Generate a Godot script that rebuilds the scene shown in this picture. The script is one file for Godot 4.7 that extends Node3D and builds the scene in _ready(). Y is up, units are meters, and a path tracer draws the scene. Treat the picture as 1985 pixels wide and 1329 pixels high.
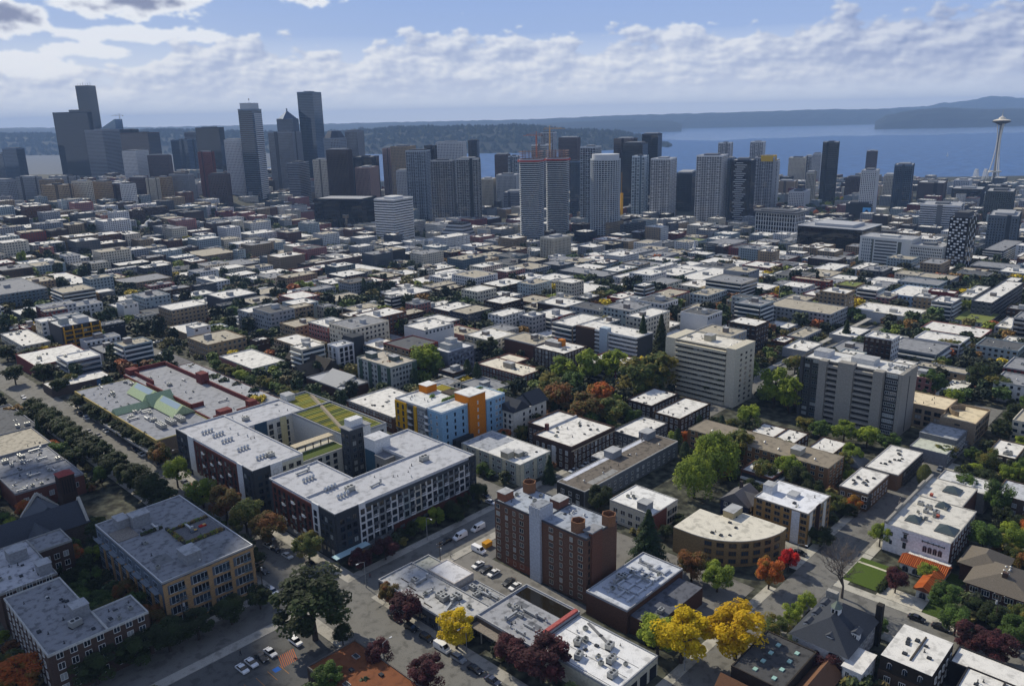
extends Node3D
# Hillside city seen from a drone: flat-roofed apartment blocks on a street grid, a downtown skyline, a bay and far hills.
const AZ := 0.767945          # the street grid is turned 44 degrees from the line of sight
const SUN_AZ := -0.733        # the sun stands 42 degrees to the left of the line of sight
const SUN_EL := 0.68
const SEA := -85.0
var mats := {}
var meshes := {}
var texs := {}
var names := {}
var org := {}
var rng := RandomNumberGenerator.new()

# ------------------------------------------------------------------ helpers
class MB:
	var v := PackedVector3Array()
	var ix := PackedInt32Array()
	func quad(a: Vector3, b: Vector3, c: Vector3, d: Vector3):
		var n := v.size()
		v.append_array(PackedVector3Array([a, b, c, d]))
		ix.append_array(PackedInt32Array([n, n + 1, n + 2, n, n + 2, n + 3]))
	func tri(a: Vector3, b: Vector3, c: Vector3):
		var n := v.size()
		v.append_array(PackedVector3Array([a, b, c]))
		ix.append_array(PackedInt32Array([n, n + 1, n + 2]))
	func box(l: Vector3, h: Vector3, xf := Transform3D.IDENTITY):
		var n := v.size()
		for k in 8:
			v.append(xf * Vector3(h.x if k & 1 else l.x, h.y if k & 2 else l.y, h.z if k & 4 else l.z))
		for f in [[0, 2, 3, 1], [4, 5, 7, 6], [0, 4, 6, 2], [1, 3, 7, 5], [2, 6, 7, 3], [0, 1, 5, 4]]:
			ix.append_array(PackedInt32Array([n + f[0], n + f[1], n + f[2], n + f[0], n + f[2], n + f[3]]))
	func beam(a: Vector3, b: Vector3, w: float, h := -1.0):
		var d := b - a
		if d.length() < 0.001: return
		var up := Vector3.UP if absf(d.normalized().y) < 0.98 else Vector3.RIGHT
		var hh := w if h < 0.0 else h
		var t := Transform3D(Basis.looking_at(d, up), a)
		box(Vector3(-w / 2, -hh / 2, -d.length()), Vector3(w / 2, hh / 2, 0), t)
	func prism(p: PackedVector2Array, y0: float, y1: float):
		var n := p.size()
		for k in n:
			var a := p[k]
			var b := p[(k + 1) % n]
			quad(Vector3(a.x, y0, a.y), Vector3(a.x, y1, a.y), Vector3(b.x, y1, b.y), Vector3(b.x, y0, b.y))
		var t := Geometry2D.triangulate_polygon(p)
		var s := v.size()
		for q in p: v.append(Vector3(q.x, y1, q.y))
		for k in range(0, t.size(), 3): ix.append_array(PackedInt32Array([s + t[k], s + t[k + 1], s + t[k + 2]]))
	func ring(p: PackedVector2Array, o: PackedVector2Array, y0: float, y1: float):
		var n := p.size()
		for k in n:
			var j := (k + 1) % n
			quad(Vector3(o[k].x, y0, o[k].y), Vector3(o[k].x, y1, o[k].y), Vector3(o[j].x, y1, o[j].y), Vector3(o[j].x, y0, o[j].y))
			quad(Vector3(o[k].x, y1, o[k].y), Vector3(p[k].x, y1, p[k].y), Vector3(p[j].x, y1, p[j].y), Vector3(o[j].x, y1, o[j].y))
			quad(Vector3(o[k].x, y0, o[k].y), Vector3(o[j].x, y0, o[j].y), Vector3(p[j].x, y0, p[j].y), Vector3(p[k].x, y0, p[k].y))
			quad(Vector3(p[k].x, y0, p[k].y), Vector3(p[j].x, y0, p[j].y), Vector3(p[j].x, y1, p[j].y), Vector3(p[k].x, y1, p[k].y))
	func cone(c: Vector3, r0: float, r1: float, h: float, n := 8):
		for k in n:
			var a := TAU * k / n
			var b := TAU * (k + 1) / n
			var d0 := Vector3(cos(a), 0, sin(a))
			var d1 := Vector3(cos(b), 0, sin(b))
			quad(c + d0 * r0, c + d0 * r1 + Vector3(0, h, 0), c + d1 * r1 + Vector3(0, h, 0), c + d1 * r0)
			if r1 > 0.02: tri(c + Vector3(0, h, 0), c + d1 * r1 + Vector3(0, h, 0), c + d0 * r1 + Vector3(0, h, 0))
	func limb(a: Vector3, b: Vector3, r0: float, r1: float, n := 6):
		var d := (b - a).normalized()
		var s := d.cross(Vector3(0.3, 0.1, 0.9)).normalized()
		var t := d.cross(s)
		for k in n:
			var u := s * cos(TAU * k / n) + t * sin(TAU * k / n)
			var w := s * cos(TAU * (k + 1) / n) + t * sin(TAU * (k + 1) / n)
			quad(a + u * r0, b + u * r1, b + w * r1, a + w * r0)
	func lathe(pr: Array, n := 20, c := Vector3.ZERO):
		for q in pr.size() - 1: 
			for k in n:
				var d0 := Vector3(cos(TAU * k / n), 0, sin(TAU * k / n))
				var d1 := Vector3(cos(TAU * (k + 1) / n), 0, sin(TAU * (k + 1) / n))
				var p0: Vector2 = pr[q]
				var p1: Vector2 = pr[q + 1]
				quad(c + d0 * p0.x + Vector3(0, p0.y, 0), c + d0 * p1.x + Vector3(0, p1.y, 0), c + d1 * p1.x + Vector3(0, p1.y, 0), c + d1 * p0.x + Vector3(0, p0.y, 0))
	func into(am: ArrayMesh, m: Material):
		if v.is_empty(): return
		var ar := []
		ar.resize(Mesh.ARRAY_MAX)
		ar[Mesh.ARRAY_VERTEX] = v
		ar[Mesh.ARRAY_INDEX] = ix
		am.add_surface_from_arrays(Mesh.PRIMITIVE_TRIANGLES, ar)
		am.surface_set_material(am.get_surface_count() - 1, m)
	func mesh(m: Material) -> ArrayMesh:
		var am := ArrayMesh.new()
		into(am, m)
		return am

func P(a: float, b: float, y := 0.0) -> Vector3:
	return Vector3(a * sin(AZ) - b * cos(AZ), y, -(a * cos(AZ) + b * sin(AZ)))
func sst(a: float, b: float, x: float) -> float: return smoothstep(a, b, x)
func ter(x: float, z: float) -> float:
	var drop := 5.0 + 57.0 * sst(-700, -250, x)
	return -drop * sst(380, 1300, -z)
func terab(a: float, b: float) -> float:
	var p := P(a, b)
	return ter(p.x, p.z)
func nm(s: String) -> String:
	names[s] = names.get(s, -1) + 1
	return s if names[s] == 0 else "%s_%03d" % [s, names[s]]
func tag(o: Node, label: String, cat: String, group := "", kind := ""):
	o.set_meta("label", label)
	o.set_meta("category", cat)
	if group != "": o.set_meta("group", group)
	if kind != "": o.set_meta("kind", kind)
func thing(called: String, label: String, cat: String, at: Vector3, turn := 0.0, group := "") -> Node3D:
	var o := Node3D.new()
	o.name = nm(called)
	add_child(o)
	o.position = at
	o.rotation.y = turn
	tag(o, label, cat, group)
	return o
func inst(parent: Node, called: String, me: Mesh, xf := Transform3D.IDENTITY) -> MeshInstance3D:
	var o := MeshInstance3D.new()
	o.name = called if parent != self else nm(called)
	o.mesh = me
	o.transform = xf
	parent.add_child(o, true)
	return o
func setting(called: String, me: Mesh, label: String, cat: String) -> MeshInstance3D:
	var o := inst(self, called, me)
	tag(o, label, cat, "", "structure")
	return o

func noise_tex(key: String, freq: float, lo: float, hi: float, oct: int, typ := FastNoiseLite.TYPE_SIMPLEX, size := 512, contrast := 1.0) -> ImageTexture:
	if texs.has(key): return texs[key]
	var n := FastNoiseLite.new()
	n.seed = hash(key) % 1000
	n.noise_type = typ
	n.frequency = freq
	n.fractal_octaves = oct
	var im := n.get_seamless_image(size, size)
	im.convert(Image.FORMAT_L8)
	var d := im.get_data()
	for k in d.size():
		var t := clampf((d[k] / 255.0 - 0.5) * contrast + 0.5, 0.0, 1.0)
		d[k] = int(255.0 * lerpf(lo, hi, t))
	texs[key] = ImageTexture.create_from_image(Image.create_from_data(size, size, false, Image.FORMAT_L8, d))
	return texs[key]

# a flat-roof membrane: patches, grain, laps between the sheets and ponding rings
func roof_tex(key: String, lo: float, seams: float) -> ImageTexture:
	if texs.has(key): return texs[key]
	var n := FastNoiseLite.new()
	n.seed = 77
	n.frequency = 0.006
	n.fractal_octaves = 5
	var im := n.get_seamless_image(1024, 1024)
	n.frequency = 0.09
	n.seed = 11
	var fine := n.get_seamless_image(1024, 1024)
	im.convert(Image.FORMAT_L8)
	fine.convert(Image.FORMAT_L8)
	var d := im.get_data()
	var e := fine.get_data()
	for k in d.size():
		var t := d[k] / 255.0
		var w := 1.0 - (1.0 - lo) * smoothstep(0.5, 0.2, t) - 0.07 * smoothstep(0.5, 0.53, t) * smoothstep(0.57, 0.54, t)
		w -= 0.10 * (1.0 - e[k] / 255.0)
		w -= (1.0 - lo) * 0.7 * smoothstep(0.24, 0.17, e[k] / 255.0)
		var x := k % 1024
		var y := k / 1024
		if (x % 128) < 2 or (y % 341) < 2: w -= seams
		d[k] = int(255.0 * clampf(w, 0.0, 1.0))
	texs[key] = ImageTexture.create_from_image(Image.create_from_data(1024, 1024, false, Image.FORMAT_L8, d))
	return texs[key]

const WALLS := {"wh": "dcdcda", "cr": "d8cdb4", "tn": "a98f6a", "br": "74493a", "db": "4b3831", "gy": "9b9fa3", "dg": "555a60", "ch": "303439", "rd": "8a2e2a", "bl": "4f76a6", "sb": "8fb4d6", "sl": "60727c", "yl": "c89a34", "gn": "4f6e5c", "tq": "a2b2b6", "pk": "a8665e",
	"tgy": "8d929a", "tbr": "5d4a46", "tbk": "2c3138", "tbl": "55708c", "twh": "d2d4d6", "trd": "8a4038", "tpk": "b08c80", "tsb": "9cc4dc", "tdg": "4a5250", "tsl": "6a7680", "c05": "24272e"}
const ROOFS := {"W": "dddbd4", "G": "8a8c8f", "T": "aca594", "D": "5c5e60", "B": "6e4c3a", "N": "8f9a54"}
func m(hex: String, kind := "wall") -> StandardMaterial3D:
	var key := hex + kind
	if mats.has(key): return mats[key]
	var s := StandardMaterial3D.new()
	var base := Color(hex)
	if kind in ["wall", "brick", "shingle"]: base.s *= 0.8
	s.albedo_color = base
	s.roughness = 0.9
	s.metallic_specular = 0.3
	s.uv1_triplanar = true
	s.uv1_world_triplanar = true
	match kind:
		"wall", "paint":
			s.albedo_texture = noise_tex("wall", 0.02, 0.78, 1.0, 5)
			s.uv1_scale = Vector3.ONE / 9.0
		"brick":
			s.albedo_texture = noise_tex("brick", 0.08, 0.62, 1.0, 4, FastNoiseLite.TYPE_VALUE)
			s.uv1_scale = Vector3.ONE / 7.0
		"roof":
			s.albedo_texture = roof_tex("roof", 0.86, 0.07)
			s.uv1_scale = Vector3.ONE / 26.0
		"oldroof":
			s.albedo_texture = roof_tex("oldroof", 0.78, 0.09)
			s.uv1_scale = Vector3.ONE / 19.0
		"metal":
			s.albedo_texture = noise_tex("wall", 0.02, 0.78, 1.0, 5)
			s.uv1_scale = Vector3.ONE / 3.0
			s.metallic = 0.6
			s.roughness = 0.42
		"glass":
			s.roughness = 0.08
			s.metallic_specular = 0.6
			s.uv1_triplanar = false
		"curtain":
			s.roughness = 0.06
			s.metallic = 0.45
			s.metallic_specular = 0.8
			s.albedo_texture = noise_tex("panes", 0.06, 0.45, 1.0, 2, FastNoiseLite.TYPE_CELLULAR)
			s.uv1_scale = Vector3.ONE / 38.0
		"shingle":
			s.albedo_texture = noise_tex("shingle", 0.11, 0.6, 1.0, 3, FastNoiseLite.TYPE_VALUE)
			s.uv1_scale = Vector3.ONE / 5.0
		"asphalt":
			s.albedo_texture = roof_tex("asphalt", 0.84, 0.0)
			s.uv1_scale = Vector3.ONE / 31.0
		"ground":
			s.albedo_texture = noise_tex("ground", 0.012, 0.45, 1.0, 6, FastNoiseLite.TYPE_SIMPLEX, 1024, 1.5)
			s.uv1_scale = Vector3.ONE / 70.0
		"grass":
			s.albedo_texture = noise_tex("grass", 0.05, 0.5, 1.0, 5)
			s.uv1_scale = Vector3.ONE / 11.0
		"leaf":
			s.uv1_triplanar = false
			s.roughness = 0.75
			s.backlight_enabled = true
			s.backlight = Color(hex).lightened(0.15)
			s.cull_mode = BaseMaterial3D.CULL_DISABLED
		"gloss":
			s.uv1_triplanar = false
			s.roughness = 0.25
			s.clearcoat_enabled = true
			s.clearcoat = 0.7
		"flat":
			s.uv1_triplanar = false
	mats[key] = s
	return s
func wm(code: String) -> StandardMaterial3D:
	return m(WALLS[code], "brick" if code in ["br", "db", "tn", "rd", "tbr", "trd"] else "wall")
func rm(code: String) -> StandardMaterial3D:
	return m(ROOFS[code], "grass" if code == "N" else "roof")

# ------------------------------------------------------------------ building kit (absolute street-grid metres a, b)
func bld(called: String, label: String, a: float, b: float, cat := "building", group := "", y := 0.0) -> Node3D:
	var n := thing(called, label, cat, P(a, b, y), PI / 2 - AZ, group)
	org[n] = Vector2(a, b)
	return n
func lo(n: Node3D, a: float, b: float, y: float) -> Vector3:
	var o: Vector2 = org[n]
	return Vector3(a - o.x, y, o.y - b)
func bx(n: Node, called: String, a0: float, a1: float, b0: float, b1: float, y0: float, y1: float, mat: Material) -> MeshInstance3D:
	var mb := MB.new()
	var p := lo(n, a0, b1, y0)
	var q := lo(n, a1, b0, y1)
	mb.box(p, q)
	return inst(n, called, mb.mesh(mat))
# a storeyed block: walls, a roof deck set inside a parapet
func vol(n: Node3D, a0: float, a1: float, b0: float, b1: float, y0: float, y1: float, wall: Material, roof: Material, par := 0.5, cap: Material = null):
	bx(n, "wall", a0, a1, b0, b1, y0 - (2.0 if y0 <= 0.01 else 0.0), y1 - 0.06, wall)
	bx(n, "roof", a0 + 0.02, a1 - 0.02, b0 + 0.02, b1 - 0.02, y1 - 0.055, y1, roof)
	if par > 0.0:
		var mb := MB.new()
		var i := PackedVector2Array()
		var o := PackedVector2Array()
		for c in [[a0, b0, 1, 1], [a1, b0, -1, 1], [a1, b1, -1, -1], [a0, b1, 1, -1]]:
			var p := lo(n, c[0], c[1], 0)
			o.append(Vector2(p.x - c[2] * 0.05, p.z + c[3] * 0.05))
			i.append(Vector2(p.x + c[2] * 0.28, p.z - c[3] * 0.28))
		mb.ring(i, o, y1 - 0.25, y1 + par)
		inst(n, "parapet", mb.mesh(cap if cap else wall))
func face_xf(n: Node3D, face: String, at: float, s: float, y: float) -> Transform3D:
	if face == "L": return Transform3D(Basis(Vector3(0, 0, 1), Vector3.UP, Vector3(-1, 0, 0)), lo(n, at, s, y))
	if face == "R": return Transform3D(Basis(Vector3(0, 0, -1), Vector3.UP, Vector3(1, 0, 0)), lo(n, at, s, y))
	return Transform3D(Basis.IDENTITY, lo(n, s, at, y))
func pane_mat(k: int) -> StandardMaterial3D:
	return m(["141a22", "1d2733", "2c3a46", "8f9391"][k], "glass")
func win_mesh(w: float, h: float, fr: String, k: int, div: int) -> ArrayMesh:
	var key := "w%.2f %.2f %s %d %d" % [w, h, fr, k, div]
	if meshes.has(key): return meshes[key]
	var f := MB.new()
	var g := MB.new()
	var t := 0.09
	f.box(Vector3(-w / 2 - t, -h / 2 - t, -0.1), Vector3(-w / 2, h / 2 + t, 0.1))
	f.box(Vector3(w / 2, -h / 2 - t, -0.1), Vector3(w / 2 + t, h / 2 + t, 0.1))
	f.box(Vector3(-w / 2, h / 2, -0.1), Vector3(w / 2, h / 2 + t, 0.1))
	f.box(Vector3(-w / 2, -h / 2 - t, -0.1), Vector3(w / 2, -h / 2, 0.18))
	for q in div - 1:
		var x := -w / 2 + w * (q + 1) / div
		f.box(Vector3(x - 0.045, -h / 2, -0.1), Vector3(x + 0.045, h / 2, 0.08))
	g.box(Vector3(-w / 2, -h / 2, -0.1), Vector3(w / 2, h / 2, 0.03))
	var am := ArrayMesh.new()
	f.into(am, m(fr, "flat"))
	g.into(am, pane_mat(k))
	meshes[key] = am
	return am
# rows x cols of windows on one face between s0 and s1
func wins(n: Node3D, face: String, at: float, s0: float, s1: float, cols: int, y0: float, dy: float, rows: int, w: float, h: float, fr := "c9c9c4", div := 2):
	for r in rows:
		for c in cols:
			var s := s0 + (s1 - s0) * (c + 0.5) / cols
			var k: int = [0, 0, 1, 1, 2, 0, 1, 3][rng.randi() % 8]
			inst(n, "window", win_mesh(w, h, fr, k, div), face_xf(n, face, at, s, y0 + dy * r))
func panel(n: Node3D, face: String, at: float, s0: float, s1: float, y0: float, y1: float, mat: Material, proud := 0.07, called := "cladding"):
	var mb := MB.new()
	mb.box(Vector3(-(s1 - s0) / 2, y0, -0.1), Vector3((s1 - s0) / 2, y1, proud))
	inst(n, called, mb.mesh(mat), face_xf(n, face, at, (s0 + s1) / 2, 0))
func balcony(n: Node3D, face: String, at: float, s: float, y: float, w: float, rail: String, d := 1.3, solid := false):
	var key := "bal%.1f%.1f%s%s" % [w, d, rail, solid]
	if not meshes.has(key):
		var f := MB.new()
		f.box(Vector3(-w / 2, -0.12, 0), Vector3(w / 2, 0.06, d))
		if solid:
			f.box(Vector3(-w / 2, 0.06, d - 0.08), Vector3(w / 2, 1.0, d))
		else:
			f.box(Vector3(-w / 2, 0.95, d - 0.08), Vector3(w / 2, 1.05, d))
			for q in 7: f.box(Vector3(-w / 2 + (w - 0.06) * q / 6, 0.06, d - 0.06), Vector3(-w / 2 + (w - 0.06) * q / 6 + 0.06, 0.95, d))
		meshes[key] = f.mesh(m(rail, "flat"))
	inst(n, "balcony", meshes[key], face_xf(n, face, at, s, y))
func gear_mesh(k: int) -> ArrayMesh:
	var key := "gear%d" % k
	if meshes.has(key): return meshes[key]
	var f := MB.new()
	var g := MB.new()
	match k:
		0:  # air handler with two fans
			f.box(Vector3(-1.1, 0.25, -0.8), Vector3(1.1, 1.45, 0.8))
			g.box(Vector3(-1.2, 0, -0.7), Vector3(-0.9, 0.25, 0.7))
			g.box(Vector3(0.9, 0, -0.7), Vector3(1.2, 0.25, 0.7))
			g.cone(Vector3(-0.5, 1.45, 0), 0.4, 0.36, 0.12, 10)
			g.cone(Vector3(0.5, 1.45, 0), 0.4, 0.36, 0.12, 10)
		1:  # mushroom vent
			f.cone(Vector3(0, 0, 0), 0.22, 0.22, 0.7, 8)
			f.cone(Vector3(0, 0.62, 0), 0.45, 0.12, 0.32, 10)
		2:  # pipe
			g.cone(Vector3.ZERO, 0.12, 0.12, 0.9, 6)
			g.box(Vector3(-0.25, 0, -0.25), Vector3(0.25, 0.08, 0.25))
		3:  # skylight
			f.box(Vector3(-0.9, 0, -0.6), Vector3(0.9, 0.3, 0.6))
			g.box(Vector3(-0.8, 0.3, -0.5), Vector3(0.8, 0.36, 0.5))
		4:  # duct run
			f.box(Vector3(-2.6, 0.35, -0.3), Vector3(2.6, 0.95, 0.3))
			f.cone(Vector3(2.3, 0.9, 0), 0.42, 0.42, 0.9, 10)
			g.box(Vector3(-2, 0, -0.25), Vector3(-1.8, 0.35, 0.25))
			g.box(Vector3(1.6, 0, -0.25), Vector3(1.8, 0.35, 0.25))
		5:  # hatch
			g.box(Vector3(-0.55, 0, -0.45), Vector3(0.55, 0.45, 0.45))
		6:  # tall exhaust stack
			f.cone(Vector3.ZERO, 0.5, 0.5, 1.1, 10)
			f.cone(Vector3(0, 1.05, 0), 0.75, 0.5, 0.5, 10)
			f.cone(Vector3(0, 1.5, 0), 0.5, 0.2, 0.35, 10)
		7:  # small condenser
			f.box(Vector3(-0.55, 0.15, -0.5), Vector3(0.55, 1.0, 0.5))
			g.cone(Vector3(0, 1.0, 0), 0.4, 0.4, 0.05, 10)
	var am := ArrayMesh.new()
	f.into(am, m(["b9bab6", "c6c7c5", "a0a29f", "cfd2d2", "c2c4c4", "777777", "d0d1d0", "a9aba4"][k], "metal"))
	g.into(am, m("33363a", "flat"))
	meshes[key] = am
	return am
const GEAR := ["air_handler", "roof_vent", "vent_pipe", "skylight", "duct", "roof_hatch", "exhaust_stack", "condenser"]
func gear1(n: Node3D, k: int, a: float, b: float, y: float, turn := 0.0, sc := 1.0):
	inst(n, GEAR[k], gear_mesh(k), Transform3D(Basis(Vector3.UP, turn).scaled(Vector3.ONE * sc), lo(n, a, b, y)))
func gear(n: Node3D, a0: float, a1: float, b0: float, b1: float, y: float, cnt: int, kinds := [1, 2, 2, 3, 7, 5, 0]):
	for q in cnt:
		var k: int = kinds[rng.randi() % kinds.size()]
		gear1(n, k, rng.randf_range(a0 + 1.6, a1 - 1.6), rng.randf_range(b0 + 1.6, b1 - 1.6), y, (rng.randi() % 4) * PI / 2 + rng.randf_range(-0.05, 0.05), rng.randf_range(0.75, 1.1))
func gable(n: Node3D, called: String, a0: float, a1: float, b0: float, b1: float, y: float, rise: float, along_a: bool, mat: Material, hip := 0.0, over := 0.5):
	var mb := MB.new()
	var q0 := a0 - over
	var q1 := a1 + over
	var r0 := b0 - over
	var r1 := b1 + over
	var c := [lo(n, q0, r0, y), lo(n, q1, r0, y), lo(n, q1, r1, y), lo(n, q0, r1, y)]
	var e0: Vector3
	var e1: Vector3
	if along_a:
		e0 = lo(n, q0 + hip, (r0 + r1) / 2, y + rise)
		e1 = lo(n, q1 - hip, (r0 + r1) / 2, y + rise)
		mb.quad(c[0], e0, e1, c[1])
		mb.quad(c[2], e1, e0, c[3])
		mb.tri(c[3], e0, c[0])
		mb.tri(c[1], e1, c[2])
	else:
		e0 = lo(n, (q0 + q1) / 2, r0 + hip, y + rise)
		e1 = lo(n, (q0 + q1) / 2, r1 - hip, y + rise)
		mb.quad(c[1], e0, e1, c[2])
		mb.quad(c[3], e1, e0, c[0])
		mb.tri(c[0], e0, c[1])
		mb.tri(c[2], e1, c[3])
	mb.quad(c[0], c[1], c[2], c[3])
	inst(n, called, mb.mesh(mat))

# ------------------------------------------------------------------ surveyed places, in metres
const MARKS := ["the red stair-tower block","the grocery hall","the colour-striped apartments","the cream balcony tower","the concrete slab tower","the blue-finned slab","the long brown brick block","the golden-framed apartments","the white school","the white hospital","the white banded office","the wavy balcony towers","the hilltop mid-rises","the dark campus office","the white domed hall","the curved terrace walls","the black convention hall"]
const SPOT := {
	"columbia": Vector3(-1273.1, -5.0, -2520.0),
	"wedge": Vector3(-1160.4, -5.0, -2450.0),
	"crown": Vector3(-538.0, -21.8, -1750.0),
	"pyramid": Vector3(-545.0, -20.6, -2100.0),
	"octagon": Vector3(-399.3, -47.3, -1900.0),
	"banded": Vector3(-188.9, -62.0, -1315.4),
	"hall": Vector3(-264.4, -61.8, -1444.0),
	"terrace": Vector3(-72.0, -61.9, -1276.5),
	"twin_a": Vector3(37.3, -62.0, -1305.2),
	"twin_b": Vector3(83.2, -62.0, -1367.9),
	"round": Vector3(158.1, -62.0, -1321.1),
	"yellow": Vector3(552.2, 40.3, -1698.0),
	"hoist": Vector3(219.6, -62.0, -1569.4),
	"bars": Vector3(436.2, -62.0, -1456.0),
	"frame": Vector3(453.5, -61.7, -1265.0),
	"campus": Vector3(468.8, -51.2, -1056.0),
	"hospital": Vector3(431.2, -31.9, -849.1),
	"wing": Vector3(452.6, -29.5, -825.6),
	"zebra": Vector3(473.2, -28.9, -819.6),
	"screen": Vector3(664.0, -53.1, -1468.3),
	"crane_a": Vector3(45.7, 81.7, -1305.0),
	"crane_b": Vector3(77.1, 72.5, -1500.0),
	"crane_c": Vector3(-1139.5, 157.6, -2440.0),
	"needle": Vector3(1321.7, -62.0, -2200.0),
	"arches": Vector3(1389.3, -62.0, -2350.0),
	"dome": Vector3(-563.1, -17.5, -1254.5),
	"spire": Vector3(254.2, -53.9, -1090.9),
	"sail": Vector3(2121.8, -85.0, -3931.5),
	"ferry_a": Vector3(4405.1, -85.0, -17892.1),
	"ferry_b": Vector3(6406.4, -85.0, -19269.1),
	"yard_crane": Vector3(1173.5, -80.0, -5976.6)}
const CLOUD := [2.87,2.87,2.97,3.11,3.01,2.7,2.5,3.05,4.4,4.65,4.88,4.79,4.66,4.37,3.92,3.42,4.42,4.67,4.89,5.01,5.13,4.83,4.67,4.7,4.62,4.3,3.91,4.44,4.72,4.98,4.96,4.78,4.63,4.51,4.53,4.9,5.2,5.26,5.31,5.31,5.31,5.27,5.18,5.11,5.11]
const RIDGES := [
["wooded_ridge","wooded residential ridge beyond the skyline across the inlet",[[-6003.1,-7800.0,105.4],[-4668.3,-7600.0,81.3],[-3624.0,-7400.0,63.4],[-3072.3,-7200.0,90.7],[-2334.7,-7000.0,61.4],[-1632.9,-6800.0,33.8],[-1234.0,-6500.0,55.2],[-801.3,-6300.0,68.5],[-323.2,-6200.0,71.0],[63.3,-6100.0,67.8],[444.8,-6100.0,37.6],[763.0,-6200.0,10.6],[993.4,-6300.0,-26.7],[1232.3,-6400.0,-96.5],[1332.5,-6450.0,-131.9]],1500,"263328",26,3],
["far_shore","long low far shore under the clouds",[[-12917.7,-14000.0,224.2],[-8576.3,-14000.0,149.6],[-5964.3,-14000.0,111.4],[-3345.1,-14000.0,106.8],[-1598.7,-14000.0,103.8],[147.9,-14000.0,100.7],[2330.4,-14000.0,138.9],[3639.1,-14000.0,145.0],[5383.1,-14000.0,158.7],[6693.8,-14000.0,139.7],[8877.4,-14000.0,127.4],[13250.0,-14000.0,94.6]],1800,"2a3934",20,8],
["near_point","low wooded point at the end of the far channel",[[259.1,-11300.0,30.6],[824.2,-11300.0,66.3],[1529.7,-11300.0,78.7],[2165.2,-11300.0,58.5],[2506.2,-11300.0,3.7]],900,"2a3934",10,12],
["wooded_island","dark wooded island shore beyond the observation tower",[[4599.7,-10300.0,-8.1],[4739.0,-10300.0,75.8],[5118.5,-10300.0,129.5],[5437.4,-10300.0,147.5],[5890.6,-10300.0,119.5],[6534.2,-10300.0,112.2],[8465.1,-10300.0,96.5]],1300,"26332c",12,15],
["blue_mountain","distant blue mountain behind the island",[[6861.4,-16500.0,131.5],[8193.8,-16500.0,172.7],[8800.8,-16500.0,248.6],[9710.5,-16500.0,347.3],[10436.4,-16500.0,293.0],[11448.8,-16500.0,369.8],[14581.7,-16500.0,108.1]],3500,"2a3934",30,21],
["left_hills","faint hills at the far end of the harbour flats",[[-9897.5,-11500.0,201.1],[-7047.6,-11500.0,134.1],[-7276.5,-14000.0,96.9],[-5097.6,-14000.0,59.4],[-3350.4,-14000.0,47.9],[-1951.3,-14000.0,52.2],[-1605.2,-14000.0,-14.2]],1500,"2a3934",15,25]]
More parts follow.
